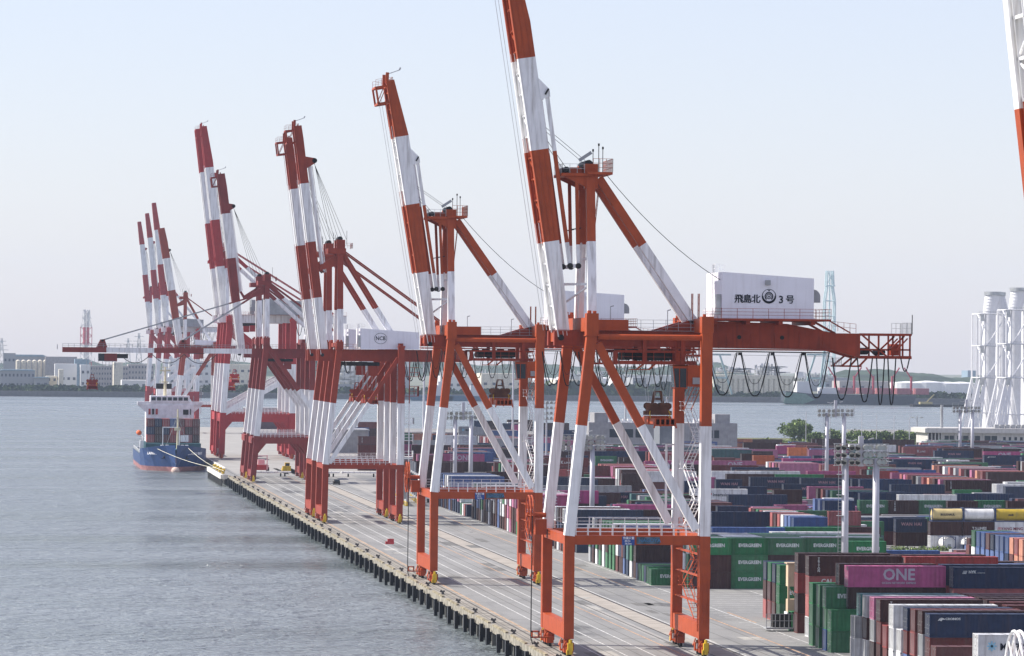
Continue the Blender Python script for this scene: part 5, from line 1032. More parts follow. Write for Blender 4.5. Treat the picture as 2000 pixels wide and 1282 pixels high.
 (147.8,1219.5,1,0,1313,43),(185.5,1219.5,1,0,181012,433),(47.1,1223.2,0,0,1514,44),(66.1,1223.2,1,0,1113,43),(103.8,1226.9,0,0,1110,43),(129.2,1226.9,0,0,131913,433),(185.8,1226.9,0,0,181211,433),(47.1,1230.6,1,0,1612,44),(97.3,1230.6,1,0,1111,43),(122.4,1230.6,1,0,111815,433),(147.6,1230.6,0,0,1913,43),(191.6,1230.6,0,0,111111,433),
 (235.7,1230.6,0,0,181213,433),(47.1,1234.3,1,0,1313,44),(66.1,1234.3,0,0,111112,433),(72.5,1234.3,1,0,1411,43),(97.6,1234.3,0,0,131717,233),(154.5,1234.3,0,0,111710,433),(161,1234.3,1,0,1413,43),(186.1,1234.3,0,0,161616,433),(236.6,1234.3,0,0,111618,433),(47.4,1238,1,0,1115,43),(66.4,1238,0,0,111013,433),(47.1,1241.7,0,0,1113,44),
 (66.1,1241.7,1,0,141611,433),(78.7,1241.7,0,0,181311,433),(85.1,1241.7,0,0,131511,433),(104.1,1241.7,1,0,1312,43),(129.2,1241.7,1,0,161012,433),(148.1,1241.7,1,0,1210,43),(47.1,1245.4,1,0,1312,44),(160.4,1245.4,1,0,1019,43),(53.6,1252.8,1,0,1719,43),(66.1,1252.8,1,0,121115,433),(78.7,1252.8,1,0,101010,433),(129.2,1252.8,1,0,131312,433),
 (47.1,1256.5,1,0,1017,44),(72.2,1256.5,1,0,101311,433),(103.8,1256.5,1,0,181013,433),(128.9,1256.5,1,0,131218,433),(141.4,1256.5,1,0,181511,433),(154,1256.5,1,0,171110,433),(166.5,1256.5,0,0,1216,43),(66.1,1260.2,1,0,101213,433),(103.8,1260.2,1,0,131010,433),(141.7,1260.2,1,0,101310,433),(242.7,1260.2,1,0,191510,433),(47.1,1263.9,0,0,1313,44),
 (53.6,1263.9,1,0,1113,43),(78.7,1263.9,1,0,131710,433),(103.8,1263.9,1,0,171116,433),(128.9,1263.9,0,0,111113,433),(147.8,1263.9,1,0,131013,433),(160.4,1263.9,0,0,111318,433),(223.7,1263.9,1,0,1312,43),(47.1,1267.6,1,0,1319,44),(72.2,1267.6,0,0,111110,433),(78.7,1267.6,0,0,111218,433),(47.1,1271.3,0,0,1313,44),(135.3,1271.3,1,0,191310,433),
 (160.7,1271.3,1,0,1413,43),(185.8,1271.3,0,0,111113,433),(47.1,1275,0,0,1413,44),(110.2,1275,0,0,121719,433),(129.4,1275,1,0,101218,433),(148.4,1275,1,0,151113,433),(179.9,1275,1,0,141011,433),(230.4,1275,1,0,1213,43),(47.1,1278.7,0,0,1018,44),(53.6,1278.7,1,0,1013,43),(72.5,1278.7,0,0,111211,433),(104.1,1278.7,1,0,151019,433),
 (116.6,1278.7,0,0,101019,433),(123,1278.7,0,0,131110,433),(179.7,1278.7,1,0,101011,433),(84.8,1282.4,1,0,131412,233),(122.7,1282.4,1,0,131113,433),(135.3,1282.4,1,0,131719,433),(160.4,1282.4,1,0,1718,43),(172.9,1282.4,1,0,1512,43),(185.5,1282.4,1,0,191011,433),(47.1,1286.1,0,0,121910,433),(135.9,1286.1,1,0,161613,433),(148.4,1286.1,1,0,121012,433),
 (186.1,1286.1,0,0,111916,433),(53.6,1289.8,0,0,171013,233),(72.5,1289.8,0,0,101116,433),(141.7,1289.8,1,0,101810,433),(154.3,1289.8,0,0,111112,433),(223.4,1289.8,1,0,131310,433),(72.2,1293.5,1,0,111313,433),(91.2,1293.5,0,0,121316,433),(110.2,1293.5,0,0,131013,433),(116.6,1293.5,0,0,191215,433),(123,1293.5,0,0,151111,433),(72.2,1297.2,1,0,191113,433),
 (128.9,1297.2,1,0,171611,433),(166.5,1297.2,1,0,1613,43),(179.1,1297.2,0,0,101111,433),(217,1297.2,1,0,1011,43),(229.6,1297.2,1,0,111319,433),(135.6,1300.9,1,0,131418,433),(185.8,1300.9,1,0,111710,433),(236,1300.9,0,0,111311,433),(242.4,1300.9,1,0,161312,433),(116.6,1304.6,0,0,151118,433),(148.1,1304.6,1,0,151910,433),(72.5,1308.3,1,0,131215,433),
 (110.2,1308.3,1,0,111512,433),(122.7,1308.3,1,0,181613,433),(217.3,1308.3,0,0,111213,433),(223.7,1308.3,1,0,101611,433),(128.9,1312,0,0,111413,433),(185.8,1312,1,0,101014,433),(217.3,1312,1,0,131718,433),(229.8,1312,1,0,111811,433),(248.8,1312,0,0,191111,433),(91.2,1315.7,1,0,1110,43),(185.8,1315.7,1,0,111217,433),(236.3,1315.7,0,0,101412,433),
 (242.7,1315.7,1,0,161010,433),(104.4,1319.4,0,0,1016,43),(117.2,1319.4,1,0,101811,433),(129.7,1319.4,1,0,131311,433),(179.9,1319.4,1,0,121413,433),(243,1319.4,1,0,131011,433),(255.5,1319.4,0,0,131210,433),(73.1,1323.1,1,0,131311,433),(123.6,1323.1,1,0,161915,433),(136.2,1323.1,1,0,161114,433),(218.2,1323.1,1,0,101316,433),(123,1326.8,0,0,131911,433),
 (129.4,1326.8,1,0,131010,433),(142,1326.8,1,0,151219,433),(224,1326.8,0,0,131810,433),(230.4,1326.8,0,0,121110,433),(236.8,1326.8,0,0,131017,433),(142,1330.5,1,0,121013,433),(179.7,1330.5,0,0,151813,433),(236.3,1330.5,0,0,141118,433),(116.3,1334.2,0,0,191019,433),(147.8,1334.2,1,0,161412,433),(242.4,1334.2,1,0,161013,433),(255,1334.2,1,0,171110,433),
 (116.3,1337.9,0,0,131311,433),(185.8,1337.9,0,0,101216,433),(204.8,1337.9,0,0,151216,433),(223.7,1337.9,1,0,141113,433),(230.1,1341.6,0,0,161611,433),(236.6,1341.6,1,0,191312,433),(148.4,1345.3,1,0,101313,433),(230.1,1345.3,1,0,111811,433),(242.7,1345.3,1,0,101813,433),(141.7,1349,1,0,191018,433),(248.5,1349,1,0,111313,433),(261.1,1349,0,0,191111,433),
 (205,1352.7,0,0,101716,433),(261.9,1352.7,1,0,161010,433),(141.7,1356.4,0,0,131312,433),(148.1,1356.4,1,0,141013,433),(185.8,1356.4,1,0,101611,433),(141.7,1360.1,0,0,181610,433),(148.1,1360.1,0,0,121311,433),(236.3,1360.1,1,0,141014,433),(248.8,1360.1,1,0,131318,433),(242.4,1363.8,1,0,181213,433),(255,1363.8,1,0,101311,433),(154.3,1367.5,1,0,141311,433),
 (191.9,1367.5,0,0,101116,433),(261.4,1367.5,0,0,181011,433),(267.8,1367.5,1,0,121315,433),(235.7,1371.2,1,0,121316,433),(147.8,1374.9,1,0,101319,433),(191.9,1374.9,0,0,141413,433),(236.3,1374.9,0,0,151919,433),(242.7,1374.9,1,0,141017,433),(116.6,1378.6,0,0,101710,433),(148.1,1378.6,0,0,101017,433),(154.6,1378.6,1,0,191111,433),(236.3,1378.6,1,0,111116,433),
 (248.8,1378.6,0,0,131310,433),(255.2,1378.6,1,0,111513,433),(116.6,1382.3,1,0,101210,433),(261.9,1382.3,0,0,161213,433),(268.4,1382.3,1,0,131313,433),(116.3,1386,0,0,131110,433),(242.4,1393.4,1,0,181319,433),(255,1397.1,1,0,111918,433),(267.5,1397.1,1,0,111318,433),(116.3,1400.8,1,0,131317,433),(242.4,1400.8,0,0,151811,433),(267.5,1404.5,1,0,141313,433),
 (248.5,1408.2,0,0,161011,433),(248.8,1411.9,1,0,101616,433),(261.4,1411.9,1,0,101118,433),(109.9,1415.6,1,0,161713,433),(261.4,1415.6,1,0,111816,433),(273.9,1415.6,1,0,161018,433),(248.5,1419.3,1,0,161011,433),(280.1,1419.3,1,0,111110,433),(66.1,1423,1,0,1313,43),(274.5,1423,1,0,191113,433),(116.3,1426.7,1,0,101710,433),(254.7,1426.7,1,0,181314,433),
 (116.6,1430.4,1,0,111212,433),(116.3,1434.1,1,0,141010,433),(109.9,1437.8,1,0,111213,433),(66.1,1445.2,1,0,1110,43),(72.2,1456.3,1,0,1313,43),(116.3,1463.7,0,0,101313,433),(66.1,1471.1,0,0,131313,243),(72.5,1471.1,0,0,181010,433),(79,1471.1,1,0,101713,433),(78.7,1474.8,1,0,161213,433),(116.3,1474.8,0,0,101012,433),(84.8,1478.5,1,0,101713,433),
 (66.1,1485.9,1,0,131312,433),(72.2,1489.6,1,0,101314,433),(84.8,1489.6,1,0,131719,433),(85.1,1493.3,1,0,131411,433),
]
LETTERING = ['', 'EVERGREEN', 'TRITON/CAI', 'ONE', 'TRITON', 'CRONOS', 'MAERSK', 'NYK', 'TEX', 'Interasia', 'WAN HAI', 'T.S.LINES', 'YANG MING', 'COSCO', 'K LINE', 'Hapag-Lloyd']
stacks = []
for x, y, l, t, c, f in YARD:
    c = str(c); f = str(f)
    stacks.append((x, y, l, [list('mdrnbwypgto')[int(c[2*i:2*i+2])-10] for i in range(len(f))], LETTERING[t], [' AB-C'[int(q)] for q in f]))
def block_name(x, y):
    if y < 600: return 'near block'
    if y < 780 and x < 80: return 'block behind the painted bays'
    if y < 1000: return 'middle yard'
    if y < 1200: return 'far yard'
    return 'farthest yard'
rowsorder = {}
for s in stacks: rowsorder.setdefault(block_name(s[0], s[1]), set()).add(round(s[1]/3.7))
rowsorder = {k: sorted(v) for k, v in rowsorder.items()}
def num(n):
    if n < 20: return ordn[n]
    tens = ['twenty', 'thirty', 'forty', 'fifty', 'sixty', 'seventy', 'eighty', 'ninety']; n += 1
    return tens[n//10-2]+('-'+ordn[n % 10-1] if n % 10 else 'th' ).replace('yth', 'ieth')
mass = {k: MB().mat(M) for k, M in CM.items()}
massall = MB(); used_labels = {}
for x, y, l, c, t, f in stacks:
    L = 12.19 if l else 6.06; n = len(c); rn = block_name(x, y)
    ri = rowsorder[rn].index(round(y/3.7)); 
    same = sorted({s[0] for s in stacks if block_name(s[0], s[1]) == rn and round(s[1]/3.7) == round(y/3.7)}); ci = same.index(x)
    tt = t.split('/')
    for i, (ch, fl) in enumerate(zip(c, f)):
        z = (n-1-i)*HC
        if fl in 'C-':
            massall.mat(CM[ch]).box(x+.02, x+L-.02, y+.03, y+2.41, z+.02, z+2.58)
            massall.box(x, x+.16, y, y+.16, z, z+2.6); massall.box(x, x+L, y, y+.1, z+2.48, z+2.6)
            continue
        d = 1 if fl == 'A' else 0
        o = bpy.data.objects.new('shipping_container', CMESH[(l, d)]); COL.objects.link(o); o.location = (x+random.uniform(-.04, .04), y+random.uniform(-.05, .05), z); setmat(o, CM[ch])
        txt = tt[i] if i < len(tt) else (t if t == 'EVERGREEN' and ch == 'g' else '')
        if t == 'EVERGREEN' and ch != 'g': txt = ''
        if not txt and ch == 'g' and 600 < y < 660: txt = 'EVERGREEN'
        if txt: letter(o, txt, L)
        if d:
            for k in (0, 1):
                dd = bpy.data.objects.new('door', DMESH); COL.objects.link(dd); dd.parent = o
                dd.location = (0, .14+k*1.09, 0); setmat(dd, CM[ch])
        tier = ('topmost' if i == 0 else 'bottom' if i == n-1 else 'second from top' if i == 1 else 'third from top') if n > 1 else 'single'
        lab = '%s %s container%s, %s, %s stack from quay, %s row, %s' % (CN[ch], 'long' if l else 'short', ' lettered' if txt else '', tier, num(ci), num(ri), rn)
        if len(lab.split()) > 16: lab = lab.replace(' from quay', '').replace(' container lettered', ' container')
        if len(lab.split()) > 16: lab = lab.replace('block behind the painted bays', 'painted-bays block')
        while lab in used_labels: lab = lab.replace('container', 'box', 1) if 'container' in lab else lab+' side'
        used_labels[lab] = 1
        tag(o, lab, 'container', 'shipping containers in the terminal yard')
o = massall.build('distant_containers'); tag(o, 'mass of smaller stacked containers filling the rest of the terminal yard', 'containers', kind='stuff')
# containers on the ship deck (their ends face the bow)
k = 0
for tier, cols in enumerate(('rdmrmrd', 'ndmrrdm', 'mnrbmrm')):
    for i, ch in enumerate(cols):
        if tier == 1 and i == 2: ch = 'n'
        o = bpy.data.objects.new('shipping_container', CMESH[(1, 0)]); COL.objects.link(o)
        o.rotation_euler[2] = math.pi/2; o.location = (-20.3+2.5*(i+1), 1395.2, WZ+8.7+tier*HC); setmat(o, CM[ch])
        tag(o, '%s container on the ship deck, %s tier, %s from the water side' % (CN[ch], ('bottom', 'middle', 'top')[tier], ordn[i]), 'container', 'containers on the ship deck')
# tank containers
def tank(x, y, z, rz, col, label, text=None):
    root = empty('tank_container', (x, y, z), rz); tag(root, label, 'tank container', 'tank containers')
    mb = MB().mat(mat('tank_frame_blue', (.05, .07, .14), .5)); L = 6.06
    for xx in (0, L-.14):
        for yy in (0, 2.3): mb.box(xx, xx+.14, yy, yy+.14, 0, 2.6)
        mb.box(xx, xx+.14, .14, 2.3, 0, .14); mb.box(xx, xx+.14, .14, 2.3, 2.46, 2.6)
        for a, b in (((.0, .75), (.75, 0)), ((2.44, .75), (1.69, 0)), ((.0, 1.85), (.75, 2.6)), ((2.44, 1.85), (1.69, 2.6))): mb.beam((xx+.07, a[0], a[1]), (xx+.07, b[0], b[1]), .12)
    for yy in (0, 2.34): mb.box(.14, L-.14, yy, yy+.1, 0, .14)
    for yy in (.05, 2.39): mb.beam((.1, yy, 2.5), (L-.1, yy, 2.5), .1)
    mb.build('frame', root)
    mb = MB().mat(col); mb.tube([(.22, 1.22, 1.32), (.3, 1.22, 1.32), (L-.3, 1.22, 1.32), (L-.22, 1.22, 1.32)], 1.12, 24); mb.tube([(.1, 1.22, 1.32), (.22, 1.22, 1.32)], .7, 20); mb.mat(GREYP).box(2, 4, .9, 1.5, 2.4, 2.5); mb.box(.06, .1, .9, 1.55, .7, 1.2)
    o = mb.build('tank_shell', root, smooth=False)
    if text: put_text(text, o, (3.0, .08, 1.3), .55, INK, align='CENTER', bold=.02)
TW = mat('tank_white', (.72, .72, .70), .4, streak=.25); TY = mat('tank_cream_yellow', (.60, .48, .22), .45, streak=.15); TM = mat('tank_mustard', (.50, .36, .04), .45, streak=.35)
for k in range(3): tank(110.2+4.1*k, 771.8, 0, math.pi/2, TW, ('white tank container on the ground beside the green shrubs', 'middle white tank container of three standing on the ground', 'white tank container on the ground, partly behind the blue stacks')[k])
tank(106.7, 776.6, 2*HC, 0, TY, 'cream yellow tank container with black lettering on top of a brown stack', 'BULKHAUL'); tank(112.8, 776.6, 2*HC, 0, TW, 'stained white tank container on top of the middle stack'); tank(118.9, 776.6, 2*HC, 0, TM, 'mustard yellow tank container on top of the white lettered container', 'stolt')
# straddle carrier legs seen between stacks, generator skid, dark bin
rt = empty('straddle_carrier', (at(1539, 1150, 548).x, 548, 0)); tag(rt, 'beige straddle carrier standing beside the green containers near the stacks', 'straddle carrier')
bei = mat('beige_machine_paint', (.58, .44, .30), .5, streak=.2)
mb = MB().mat(bei); mb.box(0, 1.5, 0, 1.5, 5.6, 8.6); mb.box(-.2, 1.9, -.2, 1.7, 8.6, 8.75); mb.box(0, 1.4, 0, 1.4, 2.2, 3.9); mb.box(0, .25, 0, .3, 3.9, 5.6); mb.box(1.2, 1.4, 0, .3, 3.9, 5.6); mb.beam((.1, .2, 5.5), (1.2, .2, 4.0), .12)
mb.mat(WHITE).box(-.1, 2.2, -.1, 2, 1.4, 2.2); mb.build('cabin', rt)
mb = MB().mat(bei); mb.box(1.9, 2.4, 3.2, 3.7, 1, 9); mb.box(1.9, 2.4, 0, .4, 1, 5); mb.build('leg', rt)
for yy in (.3, 1.4): wb = MB().mat(BLACK); wb.tube([(.4, yy, .7), (.9, yy, .7)], .7, 12); wb.build('wheel', rt)
rt = empty('platform_trailer', (at(1498, 1230, 542).x, 542.5, 0)); tag(rt, 'low black platform with rail posts beside the single short green container', 'platform')
mb = MB().mat(GREYP); mb.box(0, 3.6, 0, 2.2, .3, .5); mb.rail([(0, 0, .5), (3.6, 0, .5)], 1.8, .6, .08, 2); mb.mat(DARK).box(1.0, 3.5, .6, 2, .5, 2.2); mb.build('deck', rt)
o = bpy.data.objects.new('shipping_container', CMESH[(0, 1)]); COL.objects.link(o); o.location = (at(1546, 1240, 542.6).x, 542.6, 0); setmat(o, CM['g']); tag(o, 'single small green box standing on the ground next to the black platform', 'container')
# ------------------------------------------------------------------ floodlight masts
STEEL = mat('mast_steel', (.50, .50, .54), .45, .2, var=.05, streak=.15); LAMP = mat('lamp_housing', (.42, .43, .40), .35, .5, var=.2); LENS = mat('lamp_lens', (.03, .03, .028), .1)
PALEL = mat('lamp_lens_pale', (.36, .40, .38), .2)
def twin_mast(xl, xr, Y, h, label, rows=3, n=9, near=False, wd=None):
    cx = (xl+xr)/2; root = empty('floodlight_mast', (cx, Y, 0)); tag(root, label, 'floodlight mast'); sp = (xr-xl)/2
    for s in (-1, 1):
        mb = MB().mat(STEEL); mb.tube([(s*sp, 0, 0), (s*sp, 0, h-1.8)], .55, 14, r2=.46); mb.build('pole', root, smooth=True)
    wd = wd or sp*2+5.2
    mb = MB().mat(GALV)
    for k in range(rows+1): z = h-2.9+k*1.05; mb.box(-wd/2, wd/2, -.25, .25, z-.04, z+.04); 
    mb.rail([(-wd/2, -.5, h-2.9), (wd/2, -.5, h-2.9)], 3.2, wd/5, .06, 1); mb.mat(STEEL).box(-.35, .35, -.3, .3, h-3, h+1.4)
    mb.mat(GALV).tube([(-2.2, -.3, h+.9), (-1.4, -.3, h+.65), (-.7, -.3, h+.9)], .09, 5); mb.tube([(1.0, -.3, h+.9), (1.8, -.3, h+1.1)], .12, 5)
    mb.build('lamp_rack', root)
    mb = MB().mat(GALV); mb.ladder((-sp-.75, 0, 0), (-sp-.75, 0, h-3), .5, (1, 0, 0), .5, .06)
    for z in range(4, int(h)-3, 3): mb.box(-sp-1.2, -sp-.3, -.5, .5, z, z+.06); 
    mb.build('ladder', root)
    for r in range(rows):
        for i in range(n):
            x = -wd/2+.45+(wd-.9)*i/(n-1); z = h-2.35+r*1.05
            dark = i < n*.5; yw = -.75 if not dark else -.8
            mb = MB().mat(LAMP); ang = -.35 if i % 2 else .1
            dx = math.sin(ang)*.8
            if dark: mb.tube([(x, 0, z+.18), (x+dx*.3, yw*.8, z), (x+dx*.4, yw, z-.05)], .2, 10, r2=.46)
            else: mb.tube([(x, .1, z+.1), (x+dx, -.75, z)], .46, 10, r2=.40)
            o = mb.build('floodlight', root)
            if near:
                m2 = MB().mat(LENS if dark else PALEL); m2.tube([(x+dx*(.41 if dark else 1), yw-.005, z-.05), (x+dx*(.42 if dark else 1.01), yw-.04, z-.05)], .34, 12); m2.build('lens', o)
twin_mast(at(1651, 950, 600).x, at(1711, 950, 600).x, 600, 23.2, 'tall twin-pole floodlight mast rising behind the nearest brown container stacks', near=True, n=8, wd=8.0)
twin_mast(at(1615, 850, 1060).x, at(1648, 850, 1060).x, 1060, 23.6, 'twin-pole floodlight mast seen left above the nearest one, in front of the shrubs', rows=2, n=8)
twin_mast(at(889, 850, 1018).x, at(920, 850, 1018).x, 1018, 22.8, 'twin-pole floodlight mast visible between the braces of the second crane', rows=2, n=8)
twin_mast(at(1120, 900, 826).x, at(1157, 900, 826).x, 826, 19.9, 'twin-pole floodlight mast half hidden behind the waterside legs of the nearest crane', rows=3, n=8)
twin_mast(at(1875, 850, 1312).x, at(1899, 850, 1312).x, 1312, 21.6, 'twin-pole floodlight mast in front of the white terminal building', rows=2, n=8)
def single_mast(px, Y, zt, label, wd=8, rows=3, n=8, r=.45):
    x = at(px, 760, Y).x; root = empty('light_pole', (x, Y, 0)); tag(root, label, 'light pole')
    mb = MB().mat(STEEL); mb.tube([(0, 0, 0), (0, 0, zt)], r, 10, r2=r*.55); mb.build('pole', root)
    mb = MB().mat(LAMP)
    for k in range(rows):
        mb.box(-wd/2, wd/2, -.1, .1, zt-.5-k*1.5, zt-.35-k*1.5)
        for i in range(n): x = -wd/2+wd*(i+.5)/n; mb.tube([(x, 0, zt-k*1.5), (x+.1, -.7, zt-.1-k*1.5)], .3, 8, r2=.42)
    mb.build('lamp_head', root)
single_mast(1222, 1650, 33, 'tall single light pole with wide lamp head seen behind the nearest crane brace', 14, 3, 10)
single_mast(828, 1700, 35.5, 'tall single light pole seen between the two middle cranes', 13, 3, 9, .6)
single_mast(1002, 1600, 37, 'tall single light pole just right of the hanging second spreader', 14, 3, 9)
single_mast(1068, 1186, 22.5, 'single mast with three lamp tiers between the second and nearest cranes', 6, 4, 5, .35)
single_mast(1303, 1400, 22, 'thick pale pole in front of the grey terminal block', 1, 1, 1, .6)
for i, (px, zt) in enumerate(((1574, 14), (1403, 13), (1621, 13), (1652, 12), (1683, 14), (1712, 13), (1746, 13), (1776, 12), (1812, 10))):
    Y = 1660; x = at(px, 850, Y).x; mb = MB().mat(STEEL); mb.tube([(0, 0, 0), (0, 0, zt)], .14, 6); o = mb.build('fence_pole'); o.location = (x, Y, 0)
    tag(o, 'thin grey pole, %s from the left in the row before the shrubs' % ordn[i], 'pole', 'thin poles before the shrubs')
x = at(1791, 850, 1630).x; rt = empty('street_lamp', (x, 1630, 0)); tag(rt, 'double-armed street lamp left of the white terminal building', 'street lamp')
mb = MB().mat(GREYP); mb.tube([(0, 0, 0), (0, 0, 13)], .2, 8); mb.build('pole', rt)
for s in (-1, 1): mb = MB().mat(LAMP); mb.beam((0, 0, 12.3), (s*2.0, 0, 12.5), .12); mb.box(s*1.3, s*2.4, -.3, .3, 12.4, 12.8); mb.build('lamp', rt)

# ------------------------------------------------------------------ vehicles on the apron
def wheel(parent, x, y, z, r, w_, M=BLACK):
    mb = MB().mat(M); mb.tube([(x-w_/2, y, z), (x+w_/2, y, z)], r, 12); mb.mat(GREYP).tube([(x-w_/2-.02, y, z), (x+w_/2+.02, y, z)], r*.5, 8); return mb.build('wheel', parent)
def car(px, py, col, label):
    p = at(px, py, 1); 
    v = FWD+RGT*((px-1000)/FPX)-UPV*((py-641)/FPX); g_ = CAM+v*(-36/v.z)
    rt = empty('parked_car', (g_.x, g_.y, 0)); tag(rt, label, 'car')
    mb = MB().mat(col); mb.prism([(-2.1, .3), (2.1, .3), (2.15, .8), (1.3, .95), (-2.1, 1.0)], -.85, .85, 'x'); mb.build('body', rt)
    mb = MB().mat(GLASS); mb.prism([(-2.0, 1.0), (1.3, .95), (.6, 1.5), (-1.8, 1.52)], -.75, .75, 'x'); mb.build('cabin_glass', rt)
    for sx in (-.8, .8):
        for sy in (-1.35, 1.35): wheel(rt, sx, sy, .33, .33, .22)
    return rt
car(657, 947, DARK, 'black car parked on the apron behind the crane legs'); car(935, 942, mat('dark_blue_car', (.03, .05, .12), .3), 'dark blue car beside the second crane waterside leg')
for px, lb in ((559, 'yellow terminal tractor, left one of the pair in front of the white trailers'), (586, 'yellow terminal tractor, right one of the pair in front of the white trailers')):
    v = FWD+RGT*((px-1000)/FPX)-UPV*((924-641)/FPX); g_ = CAM+v*(-36/v.z); rt = empty('terminal_tractor', (g_.x, g_.y, 0)); tag(rt, lb, 'tractor')
    mb = MB().mat(YEL); mb.box(-1.3, 1.3, -2.4, 2.6, .6, 1.3); mb.box(-1.25, 1.25, -2.4, -.6, 1.3, 2.1); mb.build('chassis', rt)
    mb = MB().mat(mat('tractor_yellow', (.65, .42, .02), .45)); mb.box(-.5, .9, -1.9, -.3, 1.3, 3.1); mb.mat(GLASS).box(-.4, .8, -1.96, -1.91, 1.9, 2.9); mb.build('cab', rt)
    for sx in (-1.1, 1.1):
        for sy in (-1.6, 1.8): wheel(rt, sx, sy, .5, .5, .4)
def trailer(x, y, label, L=12.4, box=None):
    rt = empty('flatbed_trailer', (x, y, 0)); tag(rt, label, 'trailer')
    mb = MB().mat(WHITE); mb.box(0, L, -1.2, 1.2, 1.1, 1.5)
    for k in range(int(L/1.6)): mb.box(k*1.6+.3, k*1.6+.5, -1.25, -1.2, .9, 1.6)
    mb.build('bed', rt)
    for k in (L-3, L-1.8, 2): wheel(rt, k, -.9, .5, .5, .4)
for k, (x, y, lb) in enumerate(((3, 1216, 'white flatbed trailer nearest the water among those parked across the apron'), (17, 1215, 'white flatbed trailer behind the two yellow tractors'), (30, 1216, 'white flatbed trailer parked last in the row across the apron'), (24, 1010, 'white flatbed trailer under the far portal of the brick red cranes'), (38, 1022, 'white trailer beside the dark container wall'), (30, 1060, 'white trailer farther back beside the dark container wall'))): trailer(x, y, lb)
v = FWD+RGT*((510-1000)/FPX)-UPV*((924-641)/FPX); g_ = CAM+v*(-36/v.z); rt = empty('forklift', (g_.x, g_.y, 0)); tag(rt, 'red and white heavy forklift facing the camera right of the dark red crane legs', 'forklift')
mb = MB().mat(RED); mb.box(-2, 2, -2.6, 2.4, .9, 2.4); mb.build('body', rt)
mb = MB().mat(mat('pinkish_white', (.70, .40, .40), .5)); mb.tube([(-1.6, -2.6, 1), (-1.6, -2.6, 5.4)], .18, 6); mb.tube([(1.6, -2.6, 1), (1.6, -2.6, 5.4)], .18, 6); mb.box(-1.7, 1.7, -2.75, -2.45, 5, 5.3); mb.box(-1.7, 1.7, -2.75, -2.45, 2.6, 2.8); mb.box(-1, 1, -.8, 1, 2.4, 4); mb.build('mast_and_cab', rt)
for sx in (-1.9, 1.9):
    for sy in (-1.8, 1.6): wheel(rt, sx, sy, .9, .9, .7)
v = FWD+RGT*((763-1000)/FPX)-UPV*((1063-641)/FPX); g_ = CAM+v*(-36/v.z)
mb = MB().mat(mat('red_barrier_paint', (.45, .05, .05), .5)); mb.prism([(-.5, 0), (.5, 0), (.2, 1.0), (-.2, 1.0)], -.6, .6, 'x'); mb.box(-1.0, -.6, -.3, .3, 0, .5); o = mb.build('crash_barrier'); o.location = g_; tag(o, 'small red barrier lying alone on the apron between two cranes', 'barrier')
# yellow straddle-carrier feet row behind the brick red cranes
for k in range(6):
    rt = empty('straddle_carrier', (27+.5*k, 985+k*9.5, 0)); tag(rt, ('first second third fourth fifth sixth'.split()[k])+' straddle carrier of the row parked behind the brick red cranes', 'straddle carrier', 'parked straddle carriers')
    mb = MB().mat(GREYP)
    for sx in (0, 3.6):
        for sy in (0, 6): mb.box(sx, sx+.4, sy, sy+.5, 1.2, 9.4 if k > 3 else 7)
        mb.box(sx, sx+.5, -.5, 7, 1.0, 1.5); mb.box(sx, sx+.4, 0, 6.4, 6.6, 7)
    mb.build('frame', rt)
    mb = MB().mat(DARK); mb.box(-.2, 4.2, .5, 3.5, 4.6, 6.4); mb.build('engine_house', rt)
    for sx in (.2, 3.8):
        for sy in (0, 1.8, 4.2, 6.2): wheel(rt, sx, sy, .6, .6, .5, YEL)

# ------------------------------------------------------------------ terminal buildings
def windows(parent, x0, x1, y, z0, z1, n, gap=.3, M=GLASS):
    w_ = (x1-x0)/n
    for i in range(n):
        mb = MB().mat(M); mb.box(x0+i*w_+gap/2, x0+(i+1)*w_-gap/2, y-.06, y-.003, z0, z1); mb.build('window', parent)
BW = mat('terminal_building_concrete', (.50, .49, .47), .8, streak=.2, var=.06); BG = mat('grey_building_concrete', (.30, .30, .31), .8, streak=.25); BGC = mat('grey_corrugated_steel', (.20, .215, .235), .5, .2)
a = at(1838, 870, 1600); b = at(2040, 880, 1600); rt = empty('terminal_building', (a.x, 1600, 0)); tag(rt, 'low white terminal building with overhanging flat roof and dark window band', 'building'); L = b.x-a.x
zt = at(1838, 838, 1600).z
mb = MB().mat(BW); mb.box(0, L, 0, 22, 0, zt-1.5); 
for k in range(7): mb.box(k*5.6-.2, k*5.6+.3, -.5, -.003, 0, zt-1.5)
mb.build('wall', rt)
mb = MB().mat(BW); mb.box(-6.8, L, -2, 24, zt-1.5, zt+.2); mb.box(-6, L, -1.2, 23, zt+.2, zt+.35); mb.mat(GREYP); [mb.box(22+k*2.2, 23.6+k*2.2, 3, 5, zt+.35, zt+1.8) for k in range(7)]; mb.tube([(2.0, 8, zt), (2.0, 8, zt+9.2)], .55, 10); mb.build('roof', rt)
windows(rt, 1.2, 5.2, 0, zt-5.3, zt-2.6, 2); windows(rt, 6.2, 15.6, 0, zt-5.3, zt-2.6, 4); windows(rt, 17, 22.6, 0, zt-5.3, zt-2.6, 2); windows(rt, 24, 33, 0, zt-5.0, zt-3, 4, 1.2)
mb = MB().mat(BW)
for k in range(4): mb.box(-5.5+k*1.4, -5.1+k*1.4, -1, 20, 0, zt-1.5)
mb.prism([(-6.5, 0), (-1, 0), (-1, 1), (-5.5, 4.5), (-6.5, 4.5)], -1.6, -1.1); mb.build('stair_wing', rt)
a = at(1150, 860, 1400); rt = empty('terminal_building', (a.x, 1400, 0)); tag(rt, 'long grey terminal block with rooftop rooms seen through the nearest crane legs', 'building')
z1 = at(1250, 826, 1400).z; z2 = at(1160, 810, 1400).z; L = at(1440, 860, 1400).x-a.x
